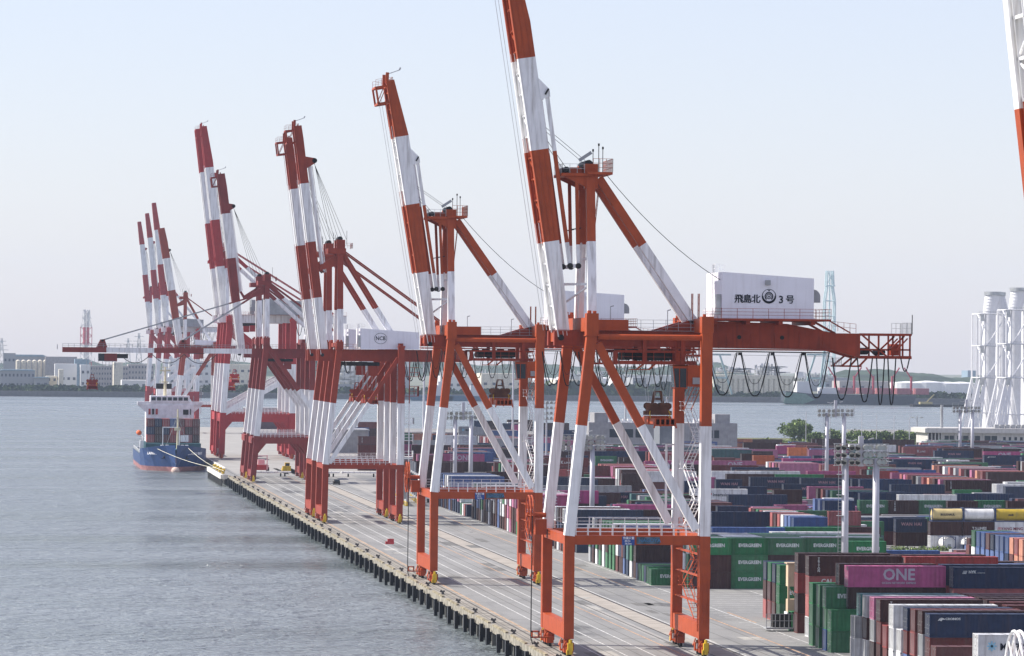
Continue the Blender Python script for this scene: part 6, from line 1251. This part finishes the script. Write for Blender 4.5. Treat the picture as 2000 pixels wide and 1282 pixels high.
mb = MB().mat(BG); mb.box(0, L, 0, 25, 0, z1); mb.box(2, at(1196, 8, 1400).x-a.x, 1, 12, z1, z2+.6); mb.box(at(1405, 8, 1400).x-a.x, at(1434, 8, 1400).x-a.x, 1, 10, z1, z2+.4); mb.build('wall', rt)
windows(rt, at(1196, 8, 1400).x-a.x, at(1272, 8, 1400).x-a.x, 0, z1-5, z1-2.2, 3, .8); windows(rt, at(1388, 8, 1400).x-a.x, at(1414, 8, 1400).x-a.x, 0, z1-5, z1-2.4, 2, .6)
mb = MB().mat(WHITE)
for k in range(11): mb.tube([(9+k*1.7, 4, z1), (9+k*1.7, 4, z1+1.2)], .6, 8)
for k in range(4): mb.tube([(L-14+k*1.9, 4, z1), (L-14+k*1.9, 4, z1+1.4)], .6, 8)
mb.build('roof_vent', rt)
a = at(1288, 895, 1330); rt = empty('grey_warehouse', (a.x, 1330, 0)); tag(rt, 'windowless grey corrugated tower block between the legs of the nearest crane', 'building')
zt = at(1288, 817, 1330).z; mb = MB().mat(BGC); L = at(1326, 8, 1330).x-a.x; mb.box(0, L, 0, 12, 0, zt)
for k in range(14): mb.box(k*L/14, k*L/14+.12, -.1, -.003, 0, zt)
for k in range(5): mb.box(0, L, -.14, -.103, k*3.4, k*3.4+.12)
mb.build('wall', rt)
# far end sheds behind the brick red cranes
for px0, px1, py, Y, M, lb in ((480, 600, 796, 1960, mat('dark_shed', (.10, .06, .07), .7), 'dark maroon shed behind the dark red cranes'), (560, 720, 838, 1500, BG, 'long grey shed beyond the trailers and portal beams')):
    a = at(px0, 850, Y); b = at(px1, 850, Y); rt = empty('storage_shed', (a.x, Y, 0)); tag(rt, lb, 'shed'); mb = MB().mat(M); zt = at(px0, py, Y).z; mb.box(0, b.x-a.x, 0, 20, 0, zt-.5); mb.build('wall', rt); mb = MB().mat(GREYP); mb.box(-.3, b.x-a.x+.3, -.3, 20.3, zt-.5, zt); mb.build('roof', rt)

# ------------------------------------------------------------------ power-station stacks
PW = mat('stack_white', (.74, .74, .75), .5, var=.03, streak=.1)
def stacks_tower(px0, px1, pyt, Y, label):
    a = at(px0, 700, Y).x; b = at(px1, 700, Y).x; cx = (a+b)/2; R = (b-a)/2; zt = at(px0, pyt, Y).z
    rt = empty('lattice_chimney', (cx, Y, 0)); tag(rt, label, 'chimney'); zc = at(px0, pyt+44, Y).z; zk = at(px0, 738, Y).z
    for dx, dy, ln_ in ((0, 0, 1.8), (R*2.1+3, 13, -3.0)):
        mb = MB().mat(PW); mb.tube([(dx, dy, 0), (dx, dy, zc)], R, 24); mb.tube([(dx, dy, zc), (dx+ln_, dy, zt-1.6)], R*1.02, 24, r2=R*1.2)
        for k in range(6): z = zc+1.5+k*1.5; mb.tube([(dx+ln_*(z-zc)/(zt-zc), dy, z), (dx+ln_*(z-zc)/(zt-zc), dy, z+.14)], R*(1.07+.17*(z-zc)/(zt-zc)), 24)
        for k in range(9): z = zc*(k+.5)/9; mb.tube([(dx, dy, z), (dx, dy, z+.12)], R*1.015, 24)
        mb.build('flue', rt)
        mb = MB().mat(GALV); mb.tube([(dx+ln_, dy, zt-1.7), (dx+ln_, dy, zt)], R*1.4, 24); mb.build('crown_platform', rt)
    fr = MB().mat(PW); xs = (-R*2.0, R*2.1); ys = (-9, 9)
    lv = [zk, (zk+zc)/2, zc]
    for x in xs+(-R*1.2,):
        for y in ys:
            fr.tube([(x, y, zk), (x, y, zc)], .42, 6)
            if x < 0:
                for sp_ in (0, 1.1, 2.2): fr.tube([(x, y, zk), (x-R*2.2+sp_*1.8, y-4, 0)], .42, 6)
            fr.tube([(x, y, zk), (x+R*1.5, y, 0)], .35, 6)
    for z in lv:
        for y in ys: fr.tube([(xs[0], y, z), (xs[1], y, z)], .35, 6)
        for x in xs: fr.tube([(x, ys[0], z), (x, ys[1], z)], .3, 6)
    fr.tube([(xs[0]-R*1.4, -9, zk*.36), (xs[1], -9, zk*.36)], .4, 6)
    for z0_, z1_ in zip(lv, lv[1:]):
        fr.tube([(-R*1.0, ys[0], z0_), (xs[1], ys[0], z1_)], .36, 6); fr.tube([(xs[0], ys[0], z0_), (-R*1.2, ys[0], z1_)], .25, 6)
        fr.tube([(-R*1.2, ys[0], z0_+6), (-R*1.2, ys[1], z1_)], .28, 6)
    fr.build('lattice_frame', rt)
    for z in lv: fr = MB().mat(GALV); fr.box(xs[0]-1, xs[1], ys[0]-1, ys[0]+1.5, z-.3, z); fr.rail([(xs[0]-1, ys[0]-1, z), (xs[1], ys[0]-1, z)], 1.2, 3, .12); fr.box(xs[0]-.2, xs[0]+1.6, ys[0]-1.2, ys[0], z-3.4, z-.3); fr.build('platform', rt)
stacks_tower(1919, 1944, 570, 2020, 'white lattice-framed power station chimney, left of the pair at the right edge')
stacks_tower(1969, 1994, 562, 1960, 'white lattice-framed power station chimney at the right edge, taller one of the pair')

# ------------------------------------------------------------------ trees and shrubs
LEAFS = [mat('leaf_green_%s' % n, c, .6, var=.3, scale=.8) for n, c in (('dark', (.07, .11, .035)), ('mid', (.14, .20, .06)), ('light', (.24, .31, .10)))]
BARK = mat('bark', (.08, .06, .045), .9)
def tree(x, y, h, r, label, n=900, name='broadleaf_tree', seed=0, group=None, flat=.7, leaf=.55):
    rd = random.Random(seed); rt = empty(name, (x, y, 0)); tag(rt, label, 'tree', group)
    mb = MB().mat(BARK); mb.tube([(0, 0, 0), (.2, 0, h*.45), (0, 0, h*.8)], .3, 6, r2=.1); lobes = []
    for k in range(9):
        a = rd.uniform(0, 6.28); q_ = rd.uniform(.15, .8)*r; z = h*rd.uniform(.45, .86); lobes.append((q_*math.cos(a), q_*math.sin(a)*.8, z, r*rd.uniform(.28, .5)))
        mb.tube([(0, 0, h*.3), lobes[-1][:3]], .14, 5, r2=.04)
    mb.build('trunk', rt)
    mb = MB()
    for i in range(n):
        lx, ly, lz, lr = lobes[rd.randrange(9)]
        v = Vector((rd.gauss(0, 1), rd.gauss(0, 1), rd.gauss(0, 1))).normalized()*lr*rd.uniform(.55, 1.12)
        c = Vector((lx, ly, lz))+Vector((v.x, v.y, v.z*flat)); t = leaf*rd.uniform(.5, 1.3)
        u = Vector((rd.gauss(0, 1), rd.gauss(0, 1), rd.gauss(0, .6))).normalized(); w_ = u.cross(Vector((rd.gauss(0, 1), rd.gauss(0, 1), rd.gauss(0, 1)))).normalized()
        mb.mat(LEAFS[min(2, max(0, int(rd.gauss(1.1, .8))))])
        mb.quad(c-u*t, c+w_*t*.6, c+u*t, c-w_*t*.6)
    mb.build('crown', rt)
a = at(1545, 860, 1720); tree(a.x, 1700, 9.5, 8.5, 'large spreading tree at the left end of the shrub strip', 3200, seed=3)
for i in range(17):
    px = 1590+i*13.5; Y = 1712+random.uniform(-8, 18); x = at(px, 850, Y).x
    tree(x, Y, random.uniform(4.2, 6.6)*(1 if i < 14 else .8), 4.4, 'bushy green tree, %s from the large spreading tree along the shore strip' % ordn[i], 750, 'shore_tree', 50+i, 'bushy trees along the far edge of the yard')
def bushes(name, spots, r, n, label, leaf=.5, col=LEAFS, seed=1):
    rd = random.Random(seed); mb = MB()
    for x, y, z, rr in spots:
        for i in range(n):
            v = Vector((rd.gauss(0, 1), rd.gauss(0, 1), abs(rd.gauss(0, 1)))).normalized()*rr*rd.uniform(.6, 1.1); c = Vector((x, y, z))+v
            u = Vector((rd.gauss(0, 1), rd.gauss(0, 1), rd.gauss(0, 1))).normalized(); w_ = u.cross(Vector((rd.gauss(0, 1), rd.gauss(0, 1), rd.gauss(0, 1)))).normalized(); t = leaf*rd.uniform(.5, 1.3)
            mb.mat(col[rd.randrange(len(col))]); mb.quad(c-u*t, c+w_*t*.6, c+u*t, c-w_*t*.6)
    o = mb.build(name); tag(o, label, name.replace('_', ' '), kind='stuff'); return o
GR = mat('grass', (.12, .125, .055), .9, var=.35, scale=.05)
sheet('grass_strip', GR, [(160, 288, 1540, 1834), (288.1, 330, 1700, 1834)], .02)
rd = random.Random(5)
bushes('undergrowth', [(at(px, 850, 1695).x, 1690+rd.uniform(0, 20), 0, rd.uniform(1.2, 2.6)) for px in range(1500, 1800, 5)], 2, 90, 'low green undergrowth along the far edge of the yard')
bushes('weeds', [(98+k*.75, 770.5+rd.uniform(-1, 1), 0, rd.uniform(.5, 1.0)) for k in range(15)], 1, 60, 'green weeds growing beside the white tank containers', .22)
# ------------------------------------------------------------------ far shore, about 3.5 km away
SHW = -2.9
FARL = mat('far_land', (.16, .17, .13), .9, var=.2, scale=.01); HILL = mat('wooded_hill', (.035, .055, .03), .9, var=.4, scale=.03, bump=.6, bscale=.12)
mb = MB().mat(FARL); mb.box(-1500, 2600, 3540, 9000, -6, .5)
tag(mb.build('far_shore_land'), kind='structure')
mb = MB().mat(mat('far_seawall', (.15, .15, .15), .9)); mb.box(-1500, 2600, 3534, 3540, -6, 1.6); tag(mb.build('far_seawall'), kind='structure')
def hill(name, px0, px1, Y, ztop, seed, label=None):
    rd = random.Random(seed); x0 = at(px0, 700, Y).x; x1 = at(px1, 700, Y).x; n = 60; mb = MB().mat(HILL); ph = [rd.uniform(0, 6) for _ in range(5)]
    def hz(t): e = min(1, t*5, (1-t)*5); return max(2, ztop*e*(.72+.16*math.sin(5*t+ph[0])+.08*math.sin(13*t+ph[1])+.04*math.sin(37*t+ph[2]))+rd.uniform(-.6, .6))
    hs = [hz(i/n) for i in range(n+1)]
    for i in range(n):
        xa = x0+(x1-x0)*i/n; xb = x0+(x1-x0)*(i+1)/n
        mb.quad((xa, Y-160, 0), (xb, Y-160, 0), (xb, Y-70, hs[i+1]*.75), (xa, Y-70, hs[i]*.75)); mb.quad((xa, Y-70, hs[i]*.75), (xb, Y-70, hs[i+1]*.75), (xb, Y, hs[i+1]), (xa, Y, hs[i])); mb.quad((xa, Y, hs[i]), (xb, Y, hs[i+1]), (xb, Y+200, 0), (xa, Y+200, 0))
    tag(mb.build(name), kind='structure')
hill('hill', 1540, 2100, 5200, 26, 3); hill('hill', 1040, 1500, 6600, 27, 5); hill('hill', 700, 1250, 6800, 31, 8); hill('hill', 120, 760, 6300, 33, 9); hill('hill', -200, 260, 6600, 26, 12)
FW = mat('far_white_wall', (.62, .62, .62), .8, var=.06, scale=.02); FG = mat('far_grey_wall', (.30, .31, .33), .8, var=.1, scale=.02); FB = mat('far_bluegrey_roof', (.22, .30, .36), .7); FC = mat('far_cream_wall', (.62, .58, .48), .8); FT = mat('far_tan_wall', (.36, .33, .32), .8)
FWIN = mat('far_window', (.08, .09, .11), .4)
def fbuild(px0, px1, pyt, Y, M, label, depth=40, roof=None, wn=0, wr=1, dy=0):
    a = at(px0, 740, Y); b = at(px1, 740, Y); zt = at((px0+px1)/2, pyt, Y).z; rt = empty('far_building', (a.x, Y, .5)); tag(rt, label, 'building', 'buildings on the far shore')
    L = b.x-a.x; h = zt-.5; mb = MB().mat(M); mb.box(0, L, 0, depth, 0, h*.94 if roof else h); mb.build('wall', rt)
    if roof: mb = MB().mat(roof); mb.prism([(-1, h*.94), (L+1, h*.94), (L*.9, h), (L*.1, h)], -1, depth+1); mb.build('roof', rt)
    for r in range(wr if wn else 0):
        for i in range(wn):
            m2 = MB().mat(FWIN); x = L*(i+.3)/wn; z = h*(r+.45)/(wr+.2); m2.box(x, x+min(3, L/wn*.45), -.3, -.02, z, z+min(2.4, h/wr*.4)); m2.build('window', rt)
    return rt
fb = [(6, 30, 690, 3900, FG, 'grey mill block at the far left end of the shore', None, 3, 3), (24, 90, 693, 4000, FG, 'long grey mill hall with dark eaves behind the silos', FB, 0, 0), (88, 150, 697, 3950, FT, 'long tan hall right of the mill', None, 0, 0), (0, 68, 722, 3700, FG, 'pale warehouse with blue-grey roof on the left shore', FB, 9, 2),
 (68, 96, 737, 3680, FG, 'small round-roofed grey shed by the left shore trees', FB, 2, 1), (90, 112, 735, 3720, FC, 'small cream block before the silos', None, 2, 2), (107, 150, 711, 3800, FW, 'tall white block with a cream side on the left shore', None, 4, 1), (115, 124, 722, 3690, FC, 'narrow cream shaft in front of the tall white block', None, 0, 0),
 (157, 176, 713, 3780, FW, 'narrow white tower under the lowered boom tip', None, 2, 2), (146, 174, 702, 3900, FB, 'blue-grey domed hall behind the white tower', None, 0, 0), (176, 250, 715, 4100, FT, 'wide tan apartment slab with rows of small windows', None, 14, 4), (222, 240, 708, 3950, FC, 'cream block standing above the apartment slab', None, 0, 0),
 (250, 300, 712, 4200, FT, 'tan apartment block beyond the ship mast', None, 8, 4), (238, 290, 743, 3750, FW, 'low white shed with a gabled end left of the ship', None, 3, 1), (330, 420, 706, 4300, FW, 'white hall seen between the far crane legs', None, 8, 3), (440, 520, 712, 4200, FC, 'cream hall seen between the dark red crane legs', None, 6, 2),
 (545, 608, 700, 4000, FW, 'tall white hall behind the dark red crane braces', None, 5, 3), (640, 800, 716, 4200, FG, 'grey process hall behind the brick red cranes', None, 8, 2), (700, 800, 706, 4600, FW, 'white long roofline above the grey process hall', None, 0, 0),
 (1085, 1130, 742, 3800, FC, 'cream tank-yard building left of the nearest crane', None, 4, 1), (1200, 1345, 733, 3900, FW, 'long white storage hall under the nearest crane trolley', None, 10, 1), (1236, 1262, 738, 3700, FG, 'dark grey block in front of the long white hall', None, 3, 2), (1345, 1395, 722, 4000, FT, 'tan process building left of the silo block', None, 3, 2),
 (860, 930, 735, 3850, FW, 'white low hall behind the second crane legs', None, 5, 1), (940, 1040, 730, 3900, FC, 'cream long wall behind the second crane spreader', None, 6, 1), (1575, 1660, 738, 4300, FG, 'grey works building behind the bulk ship', None, 5, 1), (1640, 1750, 745, 4200, FT, 'low tan works hall behind the bulk ship', None, 6, 1), (1890, 1906, 724, 6000, FB, 'small blue block on the skyline left of the power station chimneys', None, 0, 0)]
for px0, px1, pyt, Y, M, lb, rf, wn, wr in fb: fbuild(px0, px1, pyt, Y, M, lb, 40, rf, wn, wr)
def fsilo(px, pyt, Y, r, M, label, group): 
    a = at(px, 740, Y); zt = at(px, pyt, Y).z; mb = MB().mat(M); mb.tube([(0, 0, 0), (0, 0, zt)], r, 14); mb.tube([(0, 0, zt), (0, 0, zt+1)], r*.95, 14, r2=r*.3); o = mb.build('storage_silo', smooth=False); o.location = (a.x, Y, .5); tag(o, label, 'silo', group)
for k in range(7): fsilo(35+k*10.7, 706, 3960, 2.2, FC, '%s cream cylindrical silo from the left in the row before the grey mill' % 'first second third fourth fifth sixth seventh'.split()[k], 'silos before the grey mill')
# the ribbed silo block under the festoon cables
a = at(1392, 740, 3650); rt = empty('silo_block', (a.x, 3650, .5)); tag(rt, 'huge ribbed cream silo block with curved roof under the hanging cables', 'silo block'); L = at(1562, 740, 3650).x-a.x; h = at(1480, 735, 3650).z
for k in range(17):
    mb = MB().mat(FC); w_ = L/17; mb.tube([(w_*(k+.5), 2, 0), (w_*(k+.5), 2, h-3 if k > 1 else h)], w_*.48, 10); mb.build('silo_cell', rt)
mb = MB().mat(FC); mb.box(w_*.2, L-w_*.2, 3, 40, 0, h-2.5); mb.prism([(0, h-3), (L, h-3), (L*.96, h-.6), (L*.8, h+.2), (L*.2, h+.4), (0, h)], 0, 42); mb.build('roof', rt)
def plant(px0, px1, pyt, pyb, Y, label, seed, n=60, M=GALV):
    rd = random.Random(seed); a = at(px0, pyb, Y); b = at(px1, pyb, Y); zt = at(px0, pyt, Y).z; mb = MB().mat(M); L = b.x-a.x; z0 = a.z
    for i in range(n):
        x = rd.uniform(0, L); hh = (zt-z0)*rd.uniform(.3, 1)*(1-.5*abs(x/L-.5)); mb.beam((x, rd.uniform(0, 12), z0), (x, rd.uniform(0, 12), z0+hh), rd.uniform(.5, 1.6))
    for i in range(n//3): x = rd.uniform(0, L*.8); z = z0+(zt-z0)*rd.uniform(.1, .7); mb.beam((x, 0, z), (x+rd.uniform(4, 14), 0, z), .7)
    o = mb.build('process_plant'); o.location = (a.x, Y, 0); tag(o, label, 'process plant')
plant(1478, 1525, 706, 735, 3660, 'tangle of steel pipework on top of the silo block', 4, 70); plant(1400, 1470, 716, 728, 3660, 'low conveyor gantry on the left of the silo block roof', 6, 50); plant(1560, 1620, 726, 745, 3900, 'steel pipework right of the silo block', 8, 50); plant(1100, 1180, 715, 745, 4000, 'pale refinery columns beyond the water seen behind the nearest crane', 9, 60, FW); plant(640, 760, 705, 750, 3900, 'pale refinery columns behind the brick red cranes', 10, 120, FW); plant(860, 960, 712, 750, 3950, 'pale refinery columns behind the second crane', 12, 80, FW)
for i, (px, r_, pyt) in enumerate(((1772, 27, 749), (1811, 27, 748), (1849, 26, 750), (1876, 25, 750), (1120, 24, 738), (1163, 26, 740), (1062, 26, 742))):
    Y = 4200; a = at(px, 760, Y); zt = at(px, pyt, Y).z; mb = MB().mat(PW); mb.tube([(0, 0, 0), (0, 0, zt)], r_*.72, 24); mb.tube([(0, 0, zt), (0, 0, zt+1.6)], r_*.71, 24, r2=2)
    o = mb.build('storage_tank'); o.location = (a.x, Y, .5); tag(o, '%s storage tank on the far shore %s' % ('white round', ('leftmost of the four before the hill', 'second of the four before the hill', 'third of the four before the hill', 'last of four, beside the chimneys', 'just left of the nearest crane legs', 'between the nearest crane legs', 'right of the second crane')[i]), 'storage tank')
def lattice(px, pyt, pyb, Y, wd, M1, M2, label, cat='chimney', bands=4, col=.2, flue=0):
    a = at(px, pyb, Y); zt = at(px, pyt, Y).z; rt = empty('lattice_chimney', (a.x, Y, .5)); tag(rt, label, cat); n = 8; dz = zt/n; mb = MB()
    for k in range(n):
        mb.mat(M1 if (k // max(1, n//bands)) % 2 else M2)
        for sx in (-1, 1):
            f0 = 1 if k < n-2 else 1-(k-n+2)*.3; f1 = 1 if k+1 < n-1 else .55
            for y in (0, wd*1.6): mb.tube([(sx*wd*f0, y, k*dz), (sx*wd*f1, y, (k+1)*dz)], wd*col, 6); 
            if flue or k % 3 == 1: mb.tube([(-sx*wd*f0, 0, k*dz), (sx*wd*f1, 0, (k+1)*dz)], wd*.05, 4)
        mb.tube([(-wd, 0, k*dz), (wd, 0, k*dz)], wd*(.03 if flue else .12), 4)
        for fx in ((-.3, .3) if flue else (0,)): mb.tube([(wd*fx, wd*.8, k*dz), (wd*fx, wd*.8, (k+1)*dz)], wd*(flue or .16), 8)
    mb.build('lattice_frame', rt)
lattice(1620, 530, 745, 4300, 5.2, mat('pale_cyan_steel', (.50, .62, .64), .5), mat('pale_cyan_steel', (.5, .6, .6), .5), 'tall pale blue-white lattice chimney rising right of the machinery house', col=.2)
RDS = mat('far_red_paint', (.42, .06, .08), .6)
lattice(168, 606, 700, 5200, 7.0, FW, RDS, 'red and white striped lattice chimney on the far left shore', bands=4, col=.05, flue=.26)
def pylon(px, pyt, Y, h0, label):
    a = at(px, 720, Y); zt = at(px, pyt, Y).z; mb = MB().mat(GALV); w_ = zt*.09
    for s in (-1, 1): mb.beam((s*w_, 0, 0), (s*.6, 0, zt), .9)
    for k in range(6): z = zt*k/6; q_ = w_*(1-k/6)+.6; mb.beam((-q_, 0, z), (q_*.85, 0, z+zt/6), .5); mb.beam((q_, 0, z), (-q_*.85, 0, z+zt/6), .5)
    for k, l_ in ((.72, .16), (.83, .13), (.93, .1)): mb.beam((-zt*l_, 0, zt*k), (zt*l_, 0, zt*k), .6)
    o = mb.build('power_pylon'); o.location = (a.x, Y, .5); tag(o, label, 'pylon')
pylon(3, 662, 5000, 0, 'lattice power pylon at the left edge of the far shore'); pylon(271, 652, 5200, 0, 'lattice power pylon behind the far cranes, seen above the lowered boom'); pylon(250, 662, 6000, 0, 'faint smaller power pylon beside the taller one'); pylon(1703, 722, 5200, 0, 'thin mast on the wooded hill right of the crane tail')
# far blue-green gantry legs behind the near crane's girder
FGN = mat('far_gantry_green', (.34, .46, .46), .6)
for i, px in enumerate((1405, 1592)):
    Y = 3640; a = at(px, 770, Y); rt = empty('far_gantry_crane', (a.x, Y, .5)); tag(rt, ('pale green gantry crane on the far shore left of the silo block', 'pale green gantry crane on the far shore right of the silo block')[i], 'gantry crane')
    s = 1 if i == 0 else -1; mb = MB().mat(FGN); zt = at(px, 694, Y).z
    mb.beam((-3*s, 0, 0), (-s*8, 0, zt+4), 1.5); mb.beam((12*s, 0, 0), (s*0, 0, zt), 1.5); mb.beam((-s*6, 0, zt*.45), (s*6, 0, zt*.45), 1.4); mb.beam((-8, 0, zt), (10, 0, zt), 1.6); mb.build('frame', rt)
# bulk ship across the water
a = at(1535, 786, 3400); b = at(1838, 790, 3400); rt = empty('bulk_carrier', (a.x, 3400, WZ)); tag(rt, 'long dark bulk carrier with red deck cranes moored at the far shore', 'ship'); L = b.x-a.x
mb = MB().mat(mat('bulk_hull', (.05, .06, .07), .6)); mb.prism([(0, 2), (4, 0), (L*.82, 0), (L*.84, 8), (20, 9), (0, 11)], 0, 24); mb.build('hull', rt)
mb = MB().mat(mat('green_boot', (.12, .20, .16), .7)); mb.prism([(-2, 1), (14, .2), (24, 4), (16, 9), (0, 10)], -.6, -.05); mb.build('bow_patch', rt)
mb = MB().mat(FW); mb.box(10, 22, 4, 20, 9, 19); mb.box(30, 44, 4, 20, 9, 14); mb.box(10, 16, 8, 14, 22, 27); mb.build('superstructure', rt)
mb = MB().mat(mat('far_pinkish_red', (.34, .12, .13), .6))
for k in range(5): x = 46+k*16; mb.box(x, x+11, 5, 18, 9, 14)
mb.build('hatch', rt)
for k in range(5): mb = MB().mat(RDS); x = 43+k*16; mb.beam((x, 10, 9), (x, 10, 24), 1.6); mb.beam((x, 10, 22), (x+(6 if k % 2 else -6), 10, 31), 1.0); mb.build('deck_crane', rt)
a = at(1872, 789, 3300); rt = empty('work_barge', (at(1850, 789, 3300).x-24, 3300, WZ)); tag(rt, 'small yellow crane barge moored right of the dark bulk carrier', 'barge')
mb = MB().mat(mat('dull_barge_yellow', (.40, .34, .16), .6)); mb.box(2, 12, 0, 6, 1, 4); mb.beam((8, 3, 4), (14, 3, 10), .7); mb.build('crane', rt); mb = MB().mat(DARK); mb.box(-4, 44, 0, 12, 0, 2.2); mb.build('hull', rt)
for i, (px, lb) in enumerate(((905, 'small white vessel moored behind the second crane leg'), (835, 'white ship bridge showing above the far quay between the cranes'))):
    a = at(px, 785, 3450); rt = empty('moored_vessel', (a.x, 3450, WZ)); tag(rt, lb, 'ship'); mb = MB().mat(mat('far_hull_blue', (.08, .14, .2), .6)); mb.prism([(-16, 4.5), (-13, 0), (20, 0), (22, 4)], 0, 9); mb.build('hull', rt); mb = MB().mat(FW); mb.box(6, 17, 2, 7, 4, 13); mb.box(9, 14, 3, 6, 13, 16); mb.build('superstructure', rt)
# shoreline tree belts
rdx = random.Random(8)
FL = [mat('far_foliage_%d' % k, c, .9, var=.3, scale=.05) for k, c in enumerate(((.03, .05, .025), (.045, .07, .03)))]
def belt(px0, px1, Y, zt, n, label):
    sp = []
    x0 = at(px0, 770, Y).x; x1 = at(px1, 770, Y).x
    for i in range(n): x = rdx.uniform(x0, x1); sp.append((x, Y+rdx.uniform(-10, 14), rdx.uniform(0, 1), zt*rdx.uniform(.55, 1)))
    mb = MB()
    for x, y, z, r in sp:
        mb.mat(FL[rdx.randrange(2)])
        for k in range(26):
            v = Vector((rdx.gauss(0, 1.3), rdx.gauss(0, 1), abs(rdx.gauss(0, 1)))).normalized()*r*rdx.uniform(.7, 1.05); c = Vector((x, y, z))+v; u = Vector((rdx.gauss(0, 1), rdx.gauss(0, 1), rdx.gauss(0, 1))).normalized(); w_ = u.cross(Vector((0.3, 1, .2))).normalized(); t = r*.34
            mb.quad(c-u*t, c+w_*t, c+u*t, c-w_*t)
    o = mb.build('treeline'); tag(o, label, 'trees', kind='stuff')
belt(-60, 300, 3600, 5.6, 150, 'belt of trees along the far left shore'); belt(300, 700, 3600, 7, 110, 'belt of trees on the far shore behind the cranes'); belt(1040, 1390, 3600, 11, 150, 'dark belt of trees on the far shore left of the silo block'); belt(1395, 1560, 3590, 5, 60, 'low trees at the foot of the silo block'); belt(1700, 2060, 3620, 5.8, 240, 'belt of trees before the white tanks'); belt(700, 1040, 3610, 6, 90, 'thin belt of trees behind the second crane')

# ------------------------------------------------------------------ air
M = bpy.data.materials.new('haze_air'); M.use_nodes = True; t = M.node_tree; t.nodes.remove(t.nodes['Principled BSDF'])
pv = t.nodes.new('ShaderNodeVolumePrincipled'); pv.inputs['Color'].default_value = (.60, .72, .90, 1); pv.inputs['Density'].default_value = .000045; pv.inputs['Anisotropy'].default_value = 0.0
t.links.new(pv.outputs[0], [n for n in t.nodes if n.type == 'OUTPUT_MATERIAL'][0].inputs['Volume'])
mb = MB().mat(M); mb.box(-3600, 3600, -320, 9600, -8, 240)
hz = mb.build('haze'); tag(hz, 'pale even haze over the harbour', 'haze', kind='stuff')
